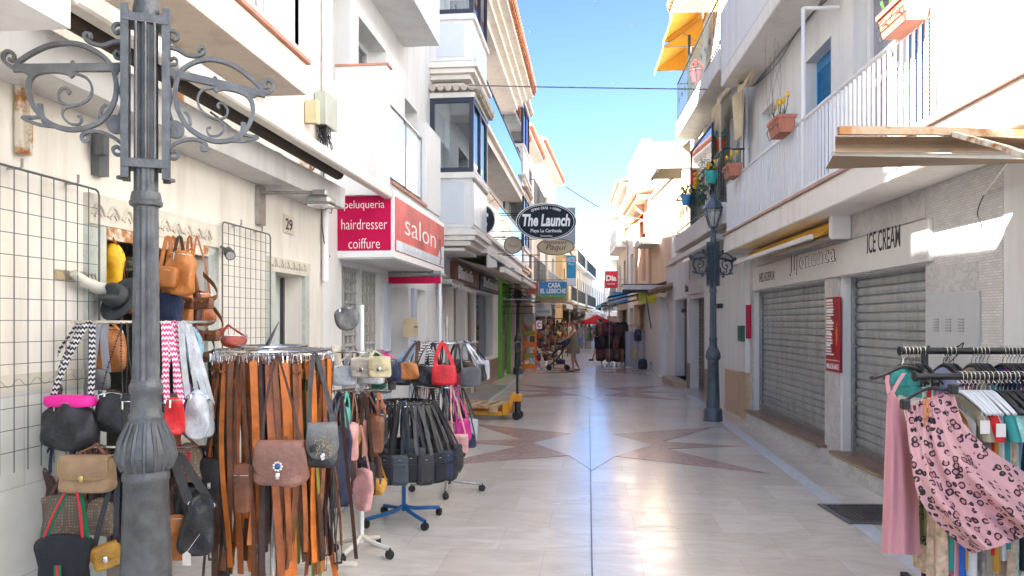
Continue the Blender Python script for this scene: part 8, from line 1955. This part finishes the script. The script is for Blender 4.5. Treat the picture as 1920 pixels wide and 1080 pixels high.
# pink dress at the end of the rail
pd = T('dress', 'long plain pink sleeveless dress hanging at the left end of the clothes rail', 'dress', P(1690, 1030, 3.9))
def prof(tab, y):
    for (a, xa), (c, xc) in zip(tab, tab[1:]):
        if y <= c: return xa + (xc - xa) * (y - a) / (c - a)
    return tab[-1][1]
LP_ = [(735, 1664), (780, 1661), (840, 1659), (900, 1657), (980, 1654), (1030, 1652)]; RP_ = [(735, 1676), (765, 1694), (800, 1701), (860, 1712), (940, 1722), (1038, 1727)]
def dressf(side):
    def fn(u, v):
        y = 735 + (1034 - 735) * v; x0, x1 = prof(LP_, y), prof(RP_, y); d = 3.9 + .05 * side * math.sin(math.pi * u) * (.5 + v) + .014 * math.sin(u * 15 + v * 2) * v
        return P(x0 + (x1 - x0) * u, y + (3 + 5 * u) * v, d)
    return fn
b = MB(); b.surf(dressf(-1), 28, 18, True); b.surf(dressf(1), 28, 18, True); b.part('fabric', PNK, pd)
b = MB(); b.band([P(1667, 738, 3.89), P(1663, 715, 3.9), P(1664, 703, 3.92)], Vector((.02, 0, 0)), .003); b.band([P(1673, 738, 3.91), P(1685, 715, 3.97), P(1695, 700, 4.0)], Vector((.02, 0, 0)), .003); b.part('shoulder_straps', PNK, pd)
q = P(1680, 688, 4.0)
hg = T('hanger', 'black hanger tilted out at the left end, holding the pink dress', 'hanger', q); b = MB(); b.tube(crom([P(1634, 709, 3.7), P(1655, 703, 3.8), P(1690, 688, 4.0), P(1712, 690, 4.15), P(1726, 696, 4.25)], 6), .010, 8); b.part('shoulders', BLACK, hg); b = MB(); b.tube(crom([P(1690, 688, 4.0), P(1693, 676, 4.15), P(1690, 664, 4.3), P(1694, 652, 4.35)], 4), .002, 5); b.part('hook', CHROME, hg)
# leopard prints
def leopard(name, base, mid, dark, sc):
    k = NB(name); o = k.tc.outputs['Object']
    nz = k.n('TexNoise', {'Vector': o, 'Scale': sc * 1.3, 'Detail': 2}); mx = k.n('VectorMath', {0: nz.outputs['Color'], 1: (.5, .5, .5)}, operation='SUBTRACT'); ms = k.n('VectorMath', {0: mx.outputs[0], 'Scale': .22 / sc * 2}, operation='SCALE'); ad = k.n('VectorMath', {0: o, 1: ms.outputs[0]}, operation='ADD')
    v = k.n('TexVoronoi', {'Vector': ad.outputs[0], 'Scale': float(sc), 'Randomness': .7})
    n2 = k.n('TexNoise', {'Vector': o, 'Scale': sc * 1.5, 'Detail': 1})
    ring = k.ramp(v.outputs['Distance'], [(.0, (0, 0, 0)), (.22, (0, 0, 0)), (.26, (1, 1, 1)), (.41, (1, 1, 1)), (.45, (0, 0, 0))]); gap = k.ramp(n2.outputs['Fac'], [(.34, (0, 0, 0)), (.37, (1, 1, 1))])
    f = k.n('Math', {0: ring, 1: gap}, operation='MULTIPLY'); inn = k.ramp(v.outputs['Distance'], [(.24, (1, 1, 1)), (.27, (0, 0, 0))])
    c = k.mix(f.outputs[0], k.mix(inn, base, mid), dark); k.l(c, k.b.inputs['Base Color']); k.b.inputs['Roughness'].default_value = .8
    return k.m
LEO = leopard('pink_leopard', (.62, .35, .36), (.50, .22, .25), (.022, .012, .018), 25); LEOG = leopard('green_leopard', (.18, .22, .06), (.26, .3, .08), (.02, .025, .012), 30)
sk = T('leopard_skirt', 'pink skirt with black leopard spots blowing out in the wind', 'skirt', P(1760, 1030, 3.7))
LS = crom([(1697, 764, 0), (1706, 850, 0), (1722, 930, 0), (1766, 990, 0), (1822, 1038, 0)], 8); RS = crom([(1788, 733, 0), (1806, 790, 0), (1850, 838, 0), (1925, 888, 0), (2010, 950, 0)], 8)
def skf(off):
    def fn(u, v):
        i = v * (len(LS) - 1); j = min(int(i), len(LS) - 2); t = i - j; l = LS[j].lerp(LS[j + 1], t); r_ = RS[j].lerp(RS[j + 1], t)
        x = l.x + (r_.x - l.x) * u; y = l.y + (r_.y - l.y) * u + 14 * v * math.sin(math.pi * u)
        d = 3.80 - .25 * v + off * (.01 + .10 * v) * math.sin(math.pi * u) - .045 * v * math.sin(u * 13 - 2 * v + .6) - .03 * v * math.sin(u * 27 + 4 * v) - .006 * math.sin(u * 60) * (1 - v) ** 2
        return P(x, y, d)
    return fn
b = MB(); b.surf(skf(-1), 70, 40, True); b.surf(skf(1.6), 70, 40, True); b.part('fabric', LEO, sk)
b = MB(); b.tube([skf(-1)(i / 20, .0) for i in range(21)], .007, 6); wb = b.part('waistband', LEO, sk)
b = MB(); 
for i in range(3): b.tube(crom([P(1733 + i * 3, 748, 3.76), P(1732 + i * 5, 770, 3.73), P(1734 + i * 4, 800 - i * 9, 3.72)], 4), .004, 5)
b.part('tie_cord', mat('ochre_cord', (.5, .2, .08), .7), sk)
ch_ = T('clip_hanger', 'black clip hanger gripping the waist of the pink leopard skirt', 'hanger', P(1745, 735, 3.8)); b = MB(); b.tube(crom([P(1690, 757, 3.78), P(1720, 737, 3.8), P(1745, 728, 3.85), P(1775, 730, 3.83), P(1802, 722, 3.82)], 6), .008, 6); b.part('bar', BLACK, ch_)
b = MB(); b.tube(crom([P(1745, 728, 3.85), P(1744, 716, 3.9), P(1742, 706, 3.95), P(1748, 700, 3.95)], 4), .003, 5); b.part('hook', CHROME, ch_)
for px, py in ((1697, 760), (1787, 731)):
    b = MB(); c0 = P(px, py, 3.77); b.bbox(c0.x - .02, c0.x + .02, c0.y - .02, c0.y + .02, c0.z - .02, c0.z + .03, .006); b.part('clip', BLACK, ch_)
gk = T('leopard_skirt', 'olive green leopard print skirt hanging below the pink leopard one', 'skirt', P(1770, 1040, 3.9))
b = MB(); b.surf(lambda u, v: P(1724 + 80 * u + 20 * v * u, 880 + 140 * v + 25 * u * v, 3.92 + .03 * math.sin(u * 18) - .02 * v), 40, 16, True, .004); b.surf(lambda u, v: P(1732 + 60 * u, 745 + 137 * v, 3.93), 10, 6, True, .004); b.part('fabric', LEOG, gk)
